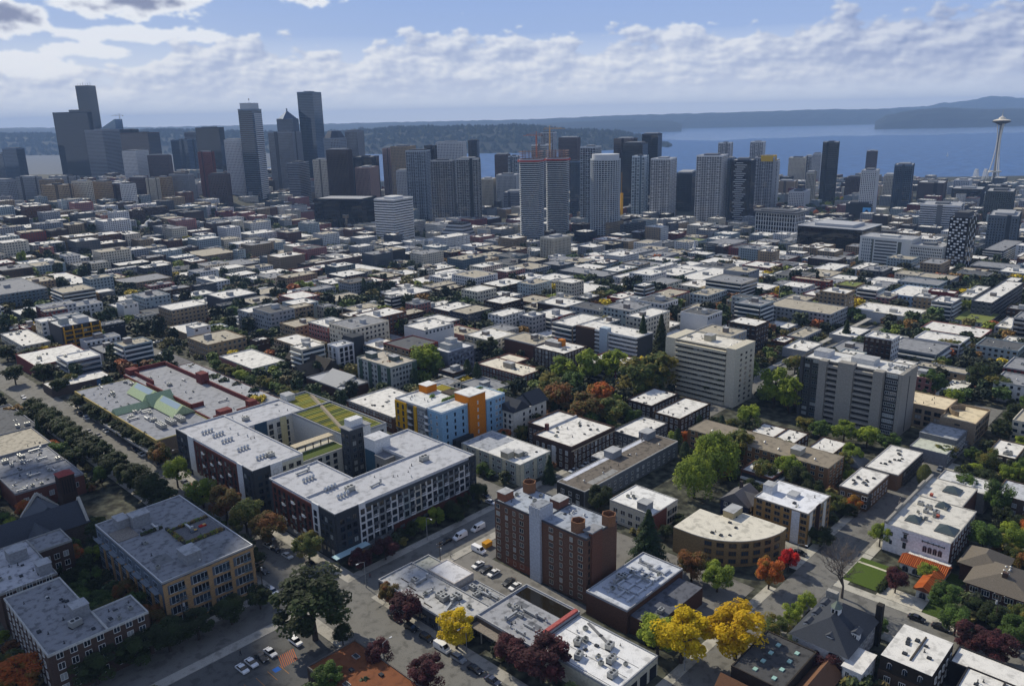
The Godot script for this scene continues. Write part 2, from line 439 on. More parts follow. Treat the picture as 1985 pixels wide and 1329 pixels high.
const TOWERS := [
["banded_tower","grey banded tower in front of the black skyscraper",-1079.4,-2200.0,-5.0,72.0,52.1,135.6,10.0,"b","tgy"],
["brown_tower","broad brown glass tower beside the glass wedge",-1047.1,-2400.0,-5.0,58.7,104.7,124.7,10.0,"g","tbr"],
["rooftop_block","dark rooftop block above the broad brown glass tower",-1084.7,-2410.0,-5.0,14.7,48.3,134.0,10.0,"n","tbk"],
["white_panel_tower","white-panelled tower with a dark glass side below the black skyscraper",-907.8,-2000.0,-5.0,51.2,36.2,85.1,10.0,"p","wh"],
["brown_midrise","dark red-brown mid-rise beside the white-panelled tower",-830.2,-2000.0,-5.0,14.0,55.4,73.6,10.0,"p","tbr"],
["blue_glass_tower","blue-grey glass tower beside the plain black box tower",-915.2,-2350.0,-5.0,43.2,51.5,102.9,10.0,"g","tbl"],
["banded_tower","banded grey tower peeping over the blue-grey glass tower",-926.8,-2450.0,-5.0,22.7,36.7,122.8,10.0,"b","tgy"],
["black_box_tower","plain black box tower on the skyline",-804.0,-2300.0,-5.0,28.1,70.3,135.2,10.0,"g","tbk"],
["slim_brick_tower","slim red-brick tower standing before the black box tower",-617.3,-1700.0,-10.1,14.0,27.9,93.8,10.0,"v","trd"],
["brown_midrise","squat dark brown tower below the white gridded tower",-557.0,-1600.0,-18.6,18.1,36.3,62.7,10.0,"p","tbr"],
["white_grid_tower","white gridded tower beside the crowned glass tower",-577.5,-1780.0,-15.4,34.7,38.6,121.0,10.0,"p","twh"],
["pinstripe_tower","wide grey pinstriped tower under the pyramid top",-509.0,-1950.0,-27.1,49.5,61.3,144.6,10.0,"v","tgy"],
["tall_glass_tower","tall plain blue glass tower, highest in the skyline centre",-499.9,-2150.0,-28.8,57.1,42.3,242.7,10.0,"g","tbl"],
["banded_hotel","banded hotel with a dark glass corner",-449.7,-1750.0,-38.3,54.4,25.9,93.8,10.0,"b","tgy"],
["cream_grid_tower","cream gridded tower with a green-edged top",-388.5,-1750.0,-49.1,23.0,31.6,109.8,10.0,"p","cr"],
["grey_ribbed_tower","grey ribbed tower behind the octagonal tower",-364.5,-2000.0,-52.8,43.5,31.6,168.8,10.0,"v","tgy"],
["brown_ribbed_tower","dark brown ribbed tower before the octagonal tower",-314.4,-1600.0,-58.8,25.2,42.5,144.1,10.0,"v","db"],
["dark_slab","low dark slab beside the brown ribbed tower",-317.1,-1900.0,-58.6,51.4,45.3,117.2,10.0,"g","tbk"],
["tan_ribbed_tower","tan and white ribbed tower beside the brown ribbed tower",-281.0,-1650.0,-61.2,54.3,30.7,109.3,10.0,"v","tpk"],
["tan_grid_tower","tan gridded tower with a flat crown",-231.9,-1900.0,-62.0,64.0,41.1,142.1,10.0,"p","tn"],
["pink_ribbed_tower","slim pinkish ribbed tower beside the tan gridded tower",-281.2,-1950.0,-61.2,27.8,17.9,135.9,10.0,"v","tpk"],
["blue_residential_tower","blue residential tower before the tan gridded tower",-169.7,-1681.1,-62.0,39.9,41.8,140.0,10.0,"r","tbl"],
["pale_setback_tower","small pale tower before the tan gridded tower",-211.0,-1750.0,-62.0,23.3,31.2,96.1,10.0,"p","twh"],
["dark_slim_tower","slim dark tower behind the blue residential tower",-153.7,-1720.0,-62.0,16.8,22.4,147.7,10.0,"g","tbk"],
["white_window_tower","wide white tower with a regular window grid",-98.3,-1800.0,-62.0,30.5,60.6,152.6,10.0,"p","twh"],
["dark_mirror_tower","dark mirrored tower with pale balcony strips before the white window-grid tower",-106.4,-1547.6,-62.0,20.7,42.4,125.8,10.0,"r","tbk"],
["green_black_tower","green-black mirrored tower beside the dark mirrored tower",-58.1,-1539.4,-62.0,28.4,40.9,128.1,10.0,"r","tdg"],
["far_dark_tower","small far dark tower against the inlet",-83.2,-2250.0,-62.0,25.0,26.0,143.5,10.0,"g","tbk"],
["brown_midrise","brown tower standing against the inlet",-0.7,-2000.0,-62.0,37.1,32.1,114.2,10.0,"p","tbr"],
["blue_midrise","blue mid-rise beside the brown tower against the inlet",22.6,-1950.0,-62.0,38.9,22.5,112.3,10.0,"r","tbl"],
["cream_ribbed_block","cream ribbed block beside the green-black tower",-36.6,-1882.7,-62.0,44.9,30.6,65.3,10.0,"v","cr"],
["white_ribbed_block","white ribbed block before the brown tower against the inlet",17.4,-1871.8,-62.0,44.7,46.0,74.3,10.0,"v","twh"],
["banded_block","grey banded block at the foot of the wavy balcony towers",26.5,-1736.1,-62.0,58.3,38.3,46.3,10.0,"b","tgy"],
["grey_slim_tower","grey tower behind the cranes",127.3,-2300.0,-62.0,48.0,35.4,158.7,15.0,"r","tgy"],
["brown_grid_tower","dark brown gridded tower behind the wavy balcony towers",178.1,-2100.0,-62.0,45.6,48.3,148.4,15.0,"p","tbr"],
["white_frame_tower","pale framed tower between the wavy balcony towers",83.5,-1750.0,-62.0,48.0,33.9,143.8,15.0,"g","twh"],
["blue_balcony_tower","blue tower with balconies beside the wavy balcony towers",154.6,-1446.8,-62.0,46.6,27.2,148.5,20.0,"r","tbl"],
["narrow_glass_tower","narrow glass tower behind the blue balcony tower",143.2,-1650.0,-62.0,16.2,18.4,113.3,20.0,"g","tbl"],
["maroon_glass_tower","maroon-black glass tower behind the round glass tower",280.2,-1850.0,-62.0,64.0,41.4,149.9,20.0,"g","tbr"],
["dark_glass_tower","dark glass tower with a boxed crown behind the round glass tower",288.3,-1750.0,-62.0,64.0,43.5,142.6,20.0,"g","tbk"],
["black_cube_tower","black cube-topped tower nearest the shipyard point",357.5,-1950.0,-62.0,57.6,38.1,156.5,20.0,"g","tbk"],
["sky_mirror_tower","pale blue tower mirroring the sky",268.5,-1601.6,-62.0,41.6,24.5,123.0,20.0,"r","tsb"],
["white_fin_tower","white-finned residential tower with a broad white crown",306.7,-1538.0,-62.0,51.2,37.7,120.4,25.0,"r","twh"],
["white_blue_tower","large white and blue residential tower",384.5,-1464.7,-62.0,54.4,45.2,127.7,25.0,"r","twh"],
["thin_glass_tower","thin glass tower behind the white and blue tower",424.1,-1533.1,-62.0,34.0,13.3,118.1,25.0,"g","tbl"],
["netted_tower","unfinished grey tower below the yellow netting",554.2,-1700.0,-62.0,54.4,37.5,110.3,25.0,"r","tgy"],
["pale_slim_tower","slim pale tower beside the netted tower",579.9,-1750.0,-62.0,38.4,8.5,99.9,25.0,"r","twh"],
["pale_waterfront_tower","pale waterfront tower with a stepped top behind the white and blue tower",598.0,-2200.0,-62.0,44.8,31.4,123.7,25.0,"r","twh"],
["pale_waterfront_tower","pale waterfront tower with a stepped top behind the yellow netting",686.6,-2200.0,-62.0,48.0,33.6,124.5,25.0,"r","twh"],
["cream_waterfront_block","cream waterfront block with bays",840.3,-2300.0,-62.0,57.6,44.4,74.6,25.0,"p","cr"],
["grey_waterfront_block","grey waterfront block beside the cream one",864.9,-2320.0,-62.0,48.0,16.6,77.5,25.0,"r","tgy"],
["white_ribbed_tower","slim white ribbed tower near the water",863.9,-2250.0,-62.0,38.4,20.1,87.6,25.0,"v","twh"],
["yellow_stripe_tower","cream striped tower before the tall dark framed tower",661.9,-1750.0,-62.0,38.4,16.8,73.1,25.0,"v","cr"],
["framed_dark_tower","tall dark tower edged with pale frames near the bay",707.5,-1750.0,-62.0,48.0,31.0,135.9,25.0,"g","tdg"],
["brown_waterfront_tower","lone brown tower against the bay",1088.0,-2400.0,-62.0,44.8,29.2,83.8,25.0,"v","tbr"],
["white_lattice_tower","white lattice tower with a dark side",670.3,-1474.7,-62.0,48.0,25.2,94.7,30.0,"p","twh"],
["faceted_glass_tower","faceted blue glass tower by the observation needle side",813.3,-1632.0,-62.0,57.6,33.0,92.9,30.0,"g","tbl"],
["black_block","black block carrying the blue video screen",664.6,-1469.3,-62.0,48.0,43.2,34.9,30.0,"n","ch"],
["low_black_block","low black block between the white towers",388.8,-1714.9,-62.0,80.0,32.4,80.2,20.0,"g","tbk"],
["banded_campus_block","white banded campus block",716.4,-1270.9,-61.8,64.0,57.0,51.0,35.0,"b","twh"],
["dark_campus_tower","dark campus tower behind the banded block",1000.4,-1700.0,-62.0,64.0,57.0,35.0,35.0,"g","tbk"],
["grey_campus_block","dark grey campus block below the observation needle",868.8,-1384.4,-62.0,64.0,40.1,60.5,35.0,"p","tdg"],
["slate_campus_block","slate campus block with square windows",645.5,-1010.7,-47.5,64.0,32.3,52.9,35.0,"p","tsl"],
["edge_glass_tower","dark blue glass tower alone on the harbour side",-1466.5,-2450.0,-5.0,32.9,47.2,86.6,10.0,"g","tbl"],
["edge_grey_tower","grey tower beside the lone dark blue tower",-1529.0,-2480.0,-5.0,14.2,40.9,73.2,10.0,"g","tgy"],
["hill_midrise","tan hill mid-rise at the edge of the row",-797.4,-1450.0,-5.0,22.0,49.3,45.3,20.0,"p","tn"],
["hill_midrise","cream hill mid-rise between two tan ones",-770.7,-1480.0,-5.0,14.0,33.4,48.8,20.0,"p","cr"],
["hill_midrise","tan hill mid-rise beside the cream one",-746.1,-1500.0,-5.0,15.6,32.3,45.8,20.0,"p","tn"],
["hill_midrise","brown hill mid-rise beside the slim white one",-729.9,-1520.0,-5.0,14.0,30.0,39.2,20.0,"p","tbr"],
["hill_midrise","bright white slim hill mid-rise",-682.4,-1460.0,-5.3,14.0,21.4,44.1,20.0,"p","wh"],
["hill_midrise","brown hill mid-rise set back",-726.7,-1620.0,-5.0,14.0,36.7,44.3,20.0,"p","tbr"],
["hill_midrise","cream ribbed slim hill mid-rise",-681.2,-1560.0,-5.3,14.0,18.8,46.9,20.0,"v","cr"],
["hill_midrise","tan hill mid-rise before the ribbed grey one",-664.7,-1580.0,-6.0,14.0,27.8,47.8,20.0,"p","tn"],
["hill_midrise","grey ribbed wide hill mid-rise",-629.8,-1600.0,-8.7,16.0,46.9,54.3,20.0,"v","gy"],
["hill_midrise","grey hill mid-rise below the lone dark blue tower",-965.1,-1650.0,-5.0,21.6,45.4,48.3,20.0,"p","gy"],
["hill_midrise","tan hill mid-rise set back below the black skyscraper",-893.5,-1600.0,-5.0,20.4,40.8,44.3,20.0,"p","tn"],
["hill_midrise","grey wide hill mid-rise at the row start",-956.7,-1550.0,-5.0,19.7,57.0,49.4,20.0,"p","gy"],
["hill_midrise","grey slim hill mid-rise set back",-908.2,-1700.0,-5.0,14.0,31.4,45.6,20.0,"p","gy"],
["cream_pier_tower","squat cream tower with vertical piers before the wavy balcony towers",57.9,-1063.5,-51.8,36.7,22.2,34.2,44.0,"v","cr"],
["tan_block_tower","narrow tan tower before the black convention hall",-286.2,-1460.4,-61.0,16.5,22.6,39.6,20.0,"p","tn"],
["waterfront_block","tan block beside the waterfront towers",707.1,-2000.0,-62.0,48.0,43.4,34.5,30.0,"n","tn"],
["brown_waterfront_block","brown mid-rise behind the park trees",787.6,-1800.0,-62.0,48.0,34.3,55.9,30.0,"p","tbr"],
["cream_mid_rise","cream mid-rise behind the faceted glass tower",919.3,-1900.0,-62.0,48.0,33.2,51.9,30.0,"p","cr"],
["brown_arena_block","broad brown block toward the bay",970.8,-1800.0,-62.0,64.0,52.1,40.7,35.0,"n","tbr"],
["white_arena_block","broad white block toward the bay",1027.8,-1800.0,-62.0,64.0,30.5,45.1,35.0,"p","twh"],
["white_park_block","white block beside the park trees",606.1,-1650.0,-62.0,64.0,30.6,42.6,30.0,"p","twh"]]
# a, b, length, depth, base, height, left wall, front wall, roof, windows, landmark
const MIDS := [
[165.5,746.4,40.0,69.9,-8.3,17.1,"sl","sl","G","p",0],
[250.9,837.3,22.0,84.1,-15.8,8.1,"br","br","W","p",0],
[222.4,747.6,36.9,15.6,-12.4,9.7,"dg","dg","W","p",0],
[174.2,654.1,23.6,15.7,-6.6,16.8,"rd","wh","G","p",0],
[184.7,580.2,20.0,9.0,-4.6,10.8,"ch","ch","G","n",7],
[242.6,636.4,20.1,26.6,-10.0,18.3,"tq","tq","G","p",0],
[226.7,645.5,9.0,26.4,-9.4,10.5,"gy","gy","W","b",0],
[166.4,516.3,21.3,24.2,-2.0,5.3,"wh","ch","G","n",7],
[232.0,553.6,18.8,13.2,-5.7,4.0,"rd","rd","G","n",7],
[139.7,639.7,20.5,12.6,-4.5,6.0,"br","br","G","n",0],
[136.4,568.6,16.4,48.8,-2.4,7.3,"cr","gy","W","p",7],
[291.4,803.6,44.7,37.1,-19.6,10.2,"tn","tn","G","p",0],
[295.4,902.5,47.2,9.0,-19.6,9.6,"gy","gy","W","n",6],
[405.6,1005.2,31.9,20.8,-29.3,16.3,"tq","tq","W","p",6],
[457.7,992.0,47.9,56.8,-37.2,13.3,"tn","tn","T","p",6],
[456.5,918.2,37.8,43.3,-39.0,10.1,"db","db","G","p",6],
[418.1,1134.3,21.0,38.3,-20.8,17.7,"dg","cr","W","p",14],
[439.0,1114.9,24.3,43.8,-25.4,12.2,"db","db","W","p",14],
[384.7,1041.3,26.7,31.9,-24.2,7.8,"tn","tn","W","p",14],
[309.2,1001.9,16.4,69.6,-17.3,9.6,"ch","wh","W","n",6],
[360.2,761.1,16.1,41.5,-25.0,11.8,"wh","wh","W","p",6],
[318.5,713.6,20.6,9.0,-19.2,14.8,"dg","dg","G","n",0],
[317.7,643.9,10.2,24.7,-15.1,10.3,"bl","bl","G","p",0],
[349.6,682.6,15.0,9.0,-19.7,9.0,"rd","rd","G","p",0],
[324.6,755.9,13.4,21.6,-21.5,8.1,"gy","dg","W","p",0],
[270.6,605.9,15.5,10.4,-10.1,5.0,"tn","tn","T","p",0],
[210.3,465.0,26.0,28.0,-1.8,10.1,"tn","tn","T","p",1],
[227.9,529.5,22.5,35.4,-4.5,4.4,"tn","tn","W","n",7],
[209.6,409.9,21.2,39.1,-0.7,5.0,"pk","wh","W","n",1],
[327.7,1234.0,32.2,49.1,-5.5,13.9,"gy","dg","W","p",14],
[401.0,1343.7,31.3,29.9,-5.0,13.4,"tn","tn","W","p",14],
[457.3,1353.2,28.9,23.5,-6.5,12.8,"yl","yl","D","n",14],
[263.0,541.5,19.1,11.2,-6.5,5.1,"gy","gy","G","n",7],
[706.2,1308.4,24.9,27.0,-38.1,19.2,"pk","pk","W","p",12],
[754.3,1306.3,23.0,29.5,-44.5,18.4,"ch","wh","W","p",16],
[855.0,1397.5,29.6,9.0,-45.3,14.7,"pk","pk","W","n",16],
[837.0,1217.7,21.3,16.2,-60.4,36.8,"tn","tn","G","p",16],
[622.6,1176.3,49.9,40.6,-44.7,14.1,"wh","wh","W","p",14],
[617.7,1122.7,36.7,36.9,-49.7,11.6,"wh","dg","W","p",14],
[702.1,1159.0,29.9,44.0,-55.3,12.3,"db","db","W","p",16],
[617.3,1048.7,41.3,12.3,-54.7,15.2,"dg","dg","G","p",10],
[678.6,1045.6,42.6,20.3,-59.7,12.6,"sl","sl","G","p",10],
[522.4,830.9,65.7,9.0,-42.2,17.5,"br","br","W","p",6],
[500.4,821.2,14.9,14.7,-40.0,17.9,"db","db","D","p",6],
[539.8,925.3,20.5,13.1,-48.2,10.8,"tn","tn","G","n",6],
[659.1,865.3,37.2,28.0,-52.7,21.5,"dg","wh","W","p",6],
[632.6,762.1,34.3,24.6,-45.1,23.1,"cr","cr","G","p",6],
[590.9,734.8,41.2,17.2,-40.5,8.2,"dg","wh","T","b",6],
[798.8,908.5,52.6,28.1,-60.2,26.0,"wh","wh","W","p",10],
[730.2,817.2,39.4,12.1,-54.0,8.6,"bl","bl","W","p",6],
[526.3,735.5,39.4,71.9,-36.0,7.0,"wh","wh","W","p",6],
[486.9,655.3,42.8,9.0,-27.5,6.4,"cr","cr","W","p",6],
[456.4,569.3,15.4,25.5,-19.5,8.4,"br","br","W","p",8],
[429.3,566.8,27.3,13.3,-17.5,6.9,"wh","wh","W","b",0],
[461.6,544.5,29.1,14.4,-18.2,10.7,"cr","cr","T","p",8],
[457.1,489.3,23.5,9.0,-14.5,10.2,"wh","wh","W","p",8],
[553.0,624.5,42.5,41.7,-30.2,7.3,"tn","db","W","p",6],
[366.8,610.3,35.2,15.9,-16.2,11.0,"gy","gy","G","p",0],
[355.6,673.8,22.0,18.5,-19.5,7.7,"rd","wh","W","p",0],
[315.8,550.6,24.9,9.0,-9.7,7.1,"cr","cr","W","n",7],
[328.6,523.3,20.8,9.0,-8.9,7.0,"cr","cr","W","p",7],
[315.7,465.2,29.3,11.8,-5.6,11.5,"tn","tn","W","p",7],
[293.2,457.1,14.7,25.0,-4.3,7.2,"db","db","W","p",1],
[368.9,516.9,26.6,14.1,-10.8,5.1,"gy","gy","G","n",7],
[399.3,504.5,19.3,11.9,-11.9,5.7,"gy","gy","T","p",7],
[385.0,468.2,34.7,12.7,-9.1,6.5,"cr","cr","W","p",5],
[372.0,420.6,26.5,21.7,-6.2,11.7,"br","dg","W","p",5],
[335.9,420.6,17.9,9.0,-4.6,8.3,"wh","wh","G","b",5],
[244.7,410.4,16.4,35.0,-1.4,9.9,"tn","tn","W","p",1],
[287.7,535.0,18.1,9.0,-7.4,7.9,"db","db","W","p",7],
[263.6,532.5,13.0,10.8,-6.2,5.6,"gy","gy","W","n",7],
[304.5,401.0,12.7,18.4,-2.8,4.1,"br","br","G","p",1],
[703.1,613.7,14.5,9.0,-40.2,13.7,"wh","gy","W","p",8],
[1041.2,778.8,36.2,9.2,-62.0,34.8,"tn","tn","T","p",11],
[1035.4,746.1,58.1,9.0,-61.7,34.1,"ch","ch","D","p",11],
[1039.8,681.8,22.0,28.7,-60.7,33.1,"tn","wh","W","p",11],
[1116.7,713.4,23.8,9.0,-62.0,30.4,"dg","dg","W","p",11],
[1182.2,738.5,30.4,9.0,-62.0,22.0,"tn","tn","W","p",11],
[1028.6,619.5,43.4,35.2,-58.7,14.9,"tq","tq","N","p",13],
[982.6,533.5,49.9,36.3,-52.9,19.6,"ch","wh","G","b",13],
[804.7,512.7,24.3,35.0,-40.5,11.2,"gy","gy","W","p",8],
[758.3,503.9,30.5,40.1,-36.6,8.3,"pk","gy","G","n",8],
[630.1,479.5,26.2,60.4,-25.6,9.5,"dg","dg","G","n",8],
[623.7,453.7,101.7,9.0,-23.4,10.7,"wh","wh","W","p",8],
[626.5,366.8,62.5,24.6,-17.8,12.5,"ch","wh","W","v",8],
[535.2,474.3,42.2,24.7,-18.6,12.0,"cr","wh","W","p",8],
[579.7,466.5,28.7,9.0,-21.2,5.5,"db","db","W","n",8],
[517.8,416.7,39.1,28.8,-13.9,8.1,"cr","cr","W","p",8],
[580.0,426.6,32.4,12.3,-18.5,5.3,"br","br","W","p",8],
[514.1,380.1,38.2,13.2,-11.6,5.4,"db","db","W","n",8],
[478.7,332.1,23.9,19.9,-7.2,11.5,"wh","tq","W","p",5],
[512.8,328.0,32.0,19.5,-8.7,12.4,"br","rd","T","v",5],
[539.4,308.8,29.7,15.9,-9.1,12.5,"tq","tq","T","p",15],
[540.4,280.2,16.6,13.2,-7.8,10.5,"tn","tn","N","p",15],
[505.8,301.1,30.5,15.0,-7.0,4.4,"db","db","T","p",5],
[489.0,269.3,19.6,15.0,-4.9,5.2,"db","db","T","n",5],
[375.8,371.5,22.8,14.1,-4.3,13.2,"wh","wh","W","p",5],
[398.2,346.7,26.3,19.7,-4.3,11.1,"gy","gy","W","b",5],
[327.0,334.2,22.6,23.2,-1.6,10.5,"cr","cr","W","p",5],
[460.4,410.5,23.8,31.2,-10.2,6.4,"br","br","T","p",5],
[534.0,515.0,17.2,17.9,-21.2,6.9,"rd","rd","W","n",8],
[469.6,493.0,19.0,15.9,-15.5,9.6,"wh","wh","W","p",8],
[547.6,572.2,25.1,12.0,-26.1,11.0,"cr","cr","W","p",8],
[455.3,358.2,29.2,12.4,-7.3,3.8,"gy","gy","W","n",5],
[365.8,329.6,28.6,15.0,-2.5,3.3,"gy","gy","W","n",5],
[455.2,243.0,23.3,14.8,-2.7,4.3,"gy","gy","W","p",5],
[826.9,439.1,40.0,50.8,-37.0,7.5,"db","db","W","p",8],
[789.8,450.7,54.4,33.5,-35.2,4.9,"wh","wh","W","n",8],
[963.3,442.8,45.9,43.2,-46.6,8.0,"cr","cr","W","p",13],
[912.6,383.0,26.1,16.9,-39.3,11.1,"bl","wh","W","p",9],
[787.5,313.6,44.7,20.8,-25.4,10.3,"wh","wh","W","p",9],
[825.0,297.1,44.3,13.5,-26.9,9.7,"wh","wh","W","p",9],
[665.0,266.3,9.0,32.9,-14.0,13.5,"rd","rd","T","p",15],
[654.0,273.6,17.1,37.1,-13.8,8.8,"gy","rd","G","p",15],
[654.9,240.2,20.1,15.9,-11.9,12.4,"tn","tn","N","b",15],
[657.7,221.5,39.2,12.7,-11.0,10.3,"tn","tn","G","b",15],
[745.6,232.3,35.7,34.5,-17.1,3.5,"gy","gy","W","n",15],
[634.4,176.2,42.7,31.9,-7.4,10.1,"sb","sb","W","p",15],
[629.9,160.2,9.8,17.7,-6.5,16.3,"rd","rd","W","n",15],
[647.9,152.5,48.4,9.8,-7.0,11.8,"wh","wh","W","p",15],
[611.1,131.5,89.1,12.5,-4.5,14.8,"dg","dg","W","p",15],
[789.8,176.3,18.7,25.4,-16.4,12.6,"yl","yl","D","p",9],
[876.4,170.5,29.6,41.7,-21.9,11.3,"gy","gy","G","b",9],
[1062.2,224.8,97.3,21.6,-39.0,16.5,"ch","ch","G","b",9],
[523.1,206.4,29.0,46.8,-3.9,11.4,"gy","gy","T","p",15],
[572.2,168.6,28.6,41.9,-4.3,6.1,"wh","cr","W","n",15],
[493.4,178.4,27.1,16.1,-2.0,4.5,"gy","gy","W","n",15],
[476.3,151.9,34.1,13.5,-1.0,5.2,"db","db","W","p",4],
[540.6,119.7,25.8,35.7,-1.7,4.5,"gy","pk","W","p",15],
[585.2,127.2,36.3,21.3,-3.3,4.8,"wh","dg","N","p",15],
[450.8,159.3,24.6,18.5,-0.6,5.6,"gy","gy","G","n",4],
[441.5,186.3,23.0,14.8,-0.9,4.8,"gy","gy","W","n",4],
[460.5,229.6,11.9,15.7,-2.5,5.2,"wh","dg","W","p",5],
[492.6,221.7,15.5,15.7,-3.3,4.8,"gy","gy","W","p",15],
[444.5,102.8,9.3,25.1,-0.0,6.8,"tn","gy","T","p",4],
[416.5,99.4,27.7,9.0,0.0,3.2,"wh","wh","W","n",4],
[528.7,98.7,23.2,9.0,-1.0,4.8,"db","db","W","p",15],
[577.3,284.4,17.7,9.7,-9.9,5.0,"br","br","W","n",15],
[535.3,280.7,10.7,9.7,-7.5,10.8,"tn","tn","N","p",15],
[475.8,203.6,27.2,10.6,-2.2,4.1,"gy","gy","T","n",5],
[457.4,207.2,13.4,9.0,-1.8,4.0,"br","br","W","n",5],
[723.2,151.5,77.6,9.7,-10.9,6.4,"dg","dg","W","p",15],
[571.8,110.7,32.4,9.0,-2.4,6.2,"gy","gy","W","p",15]]
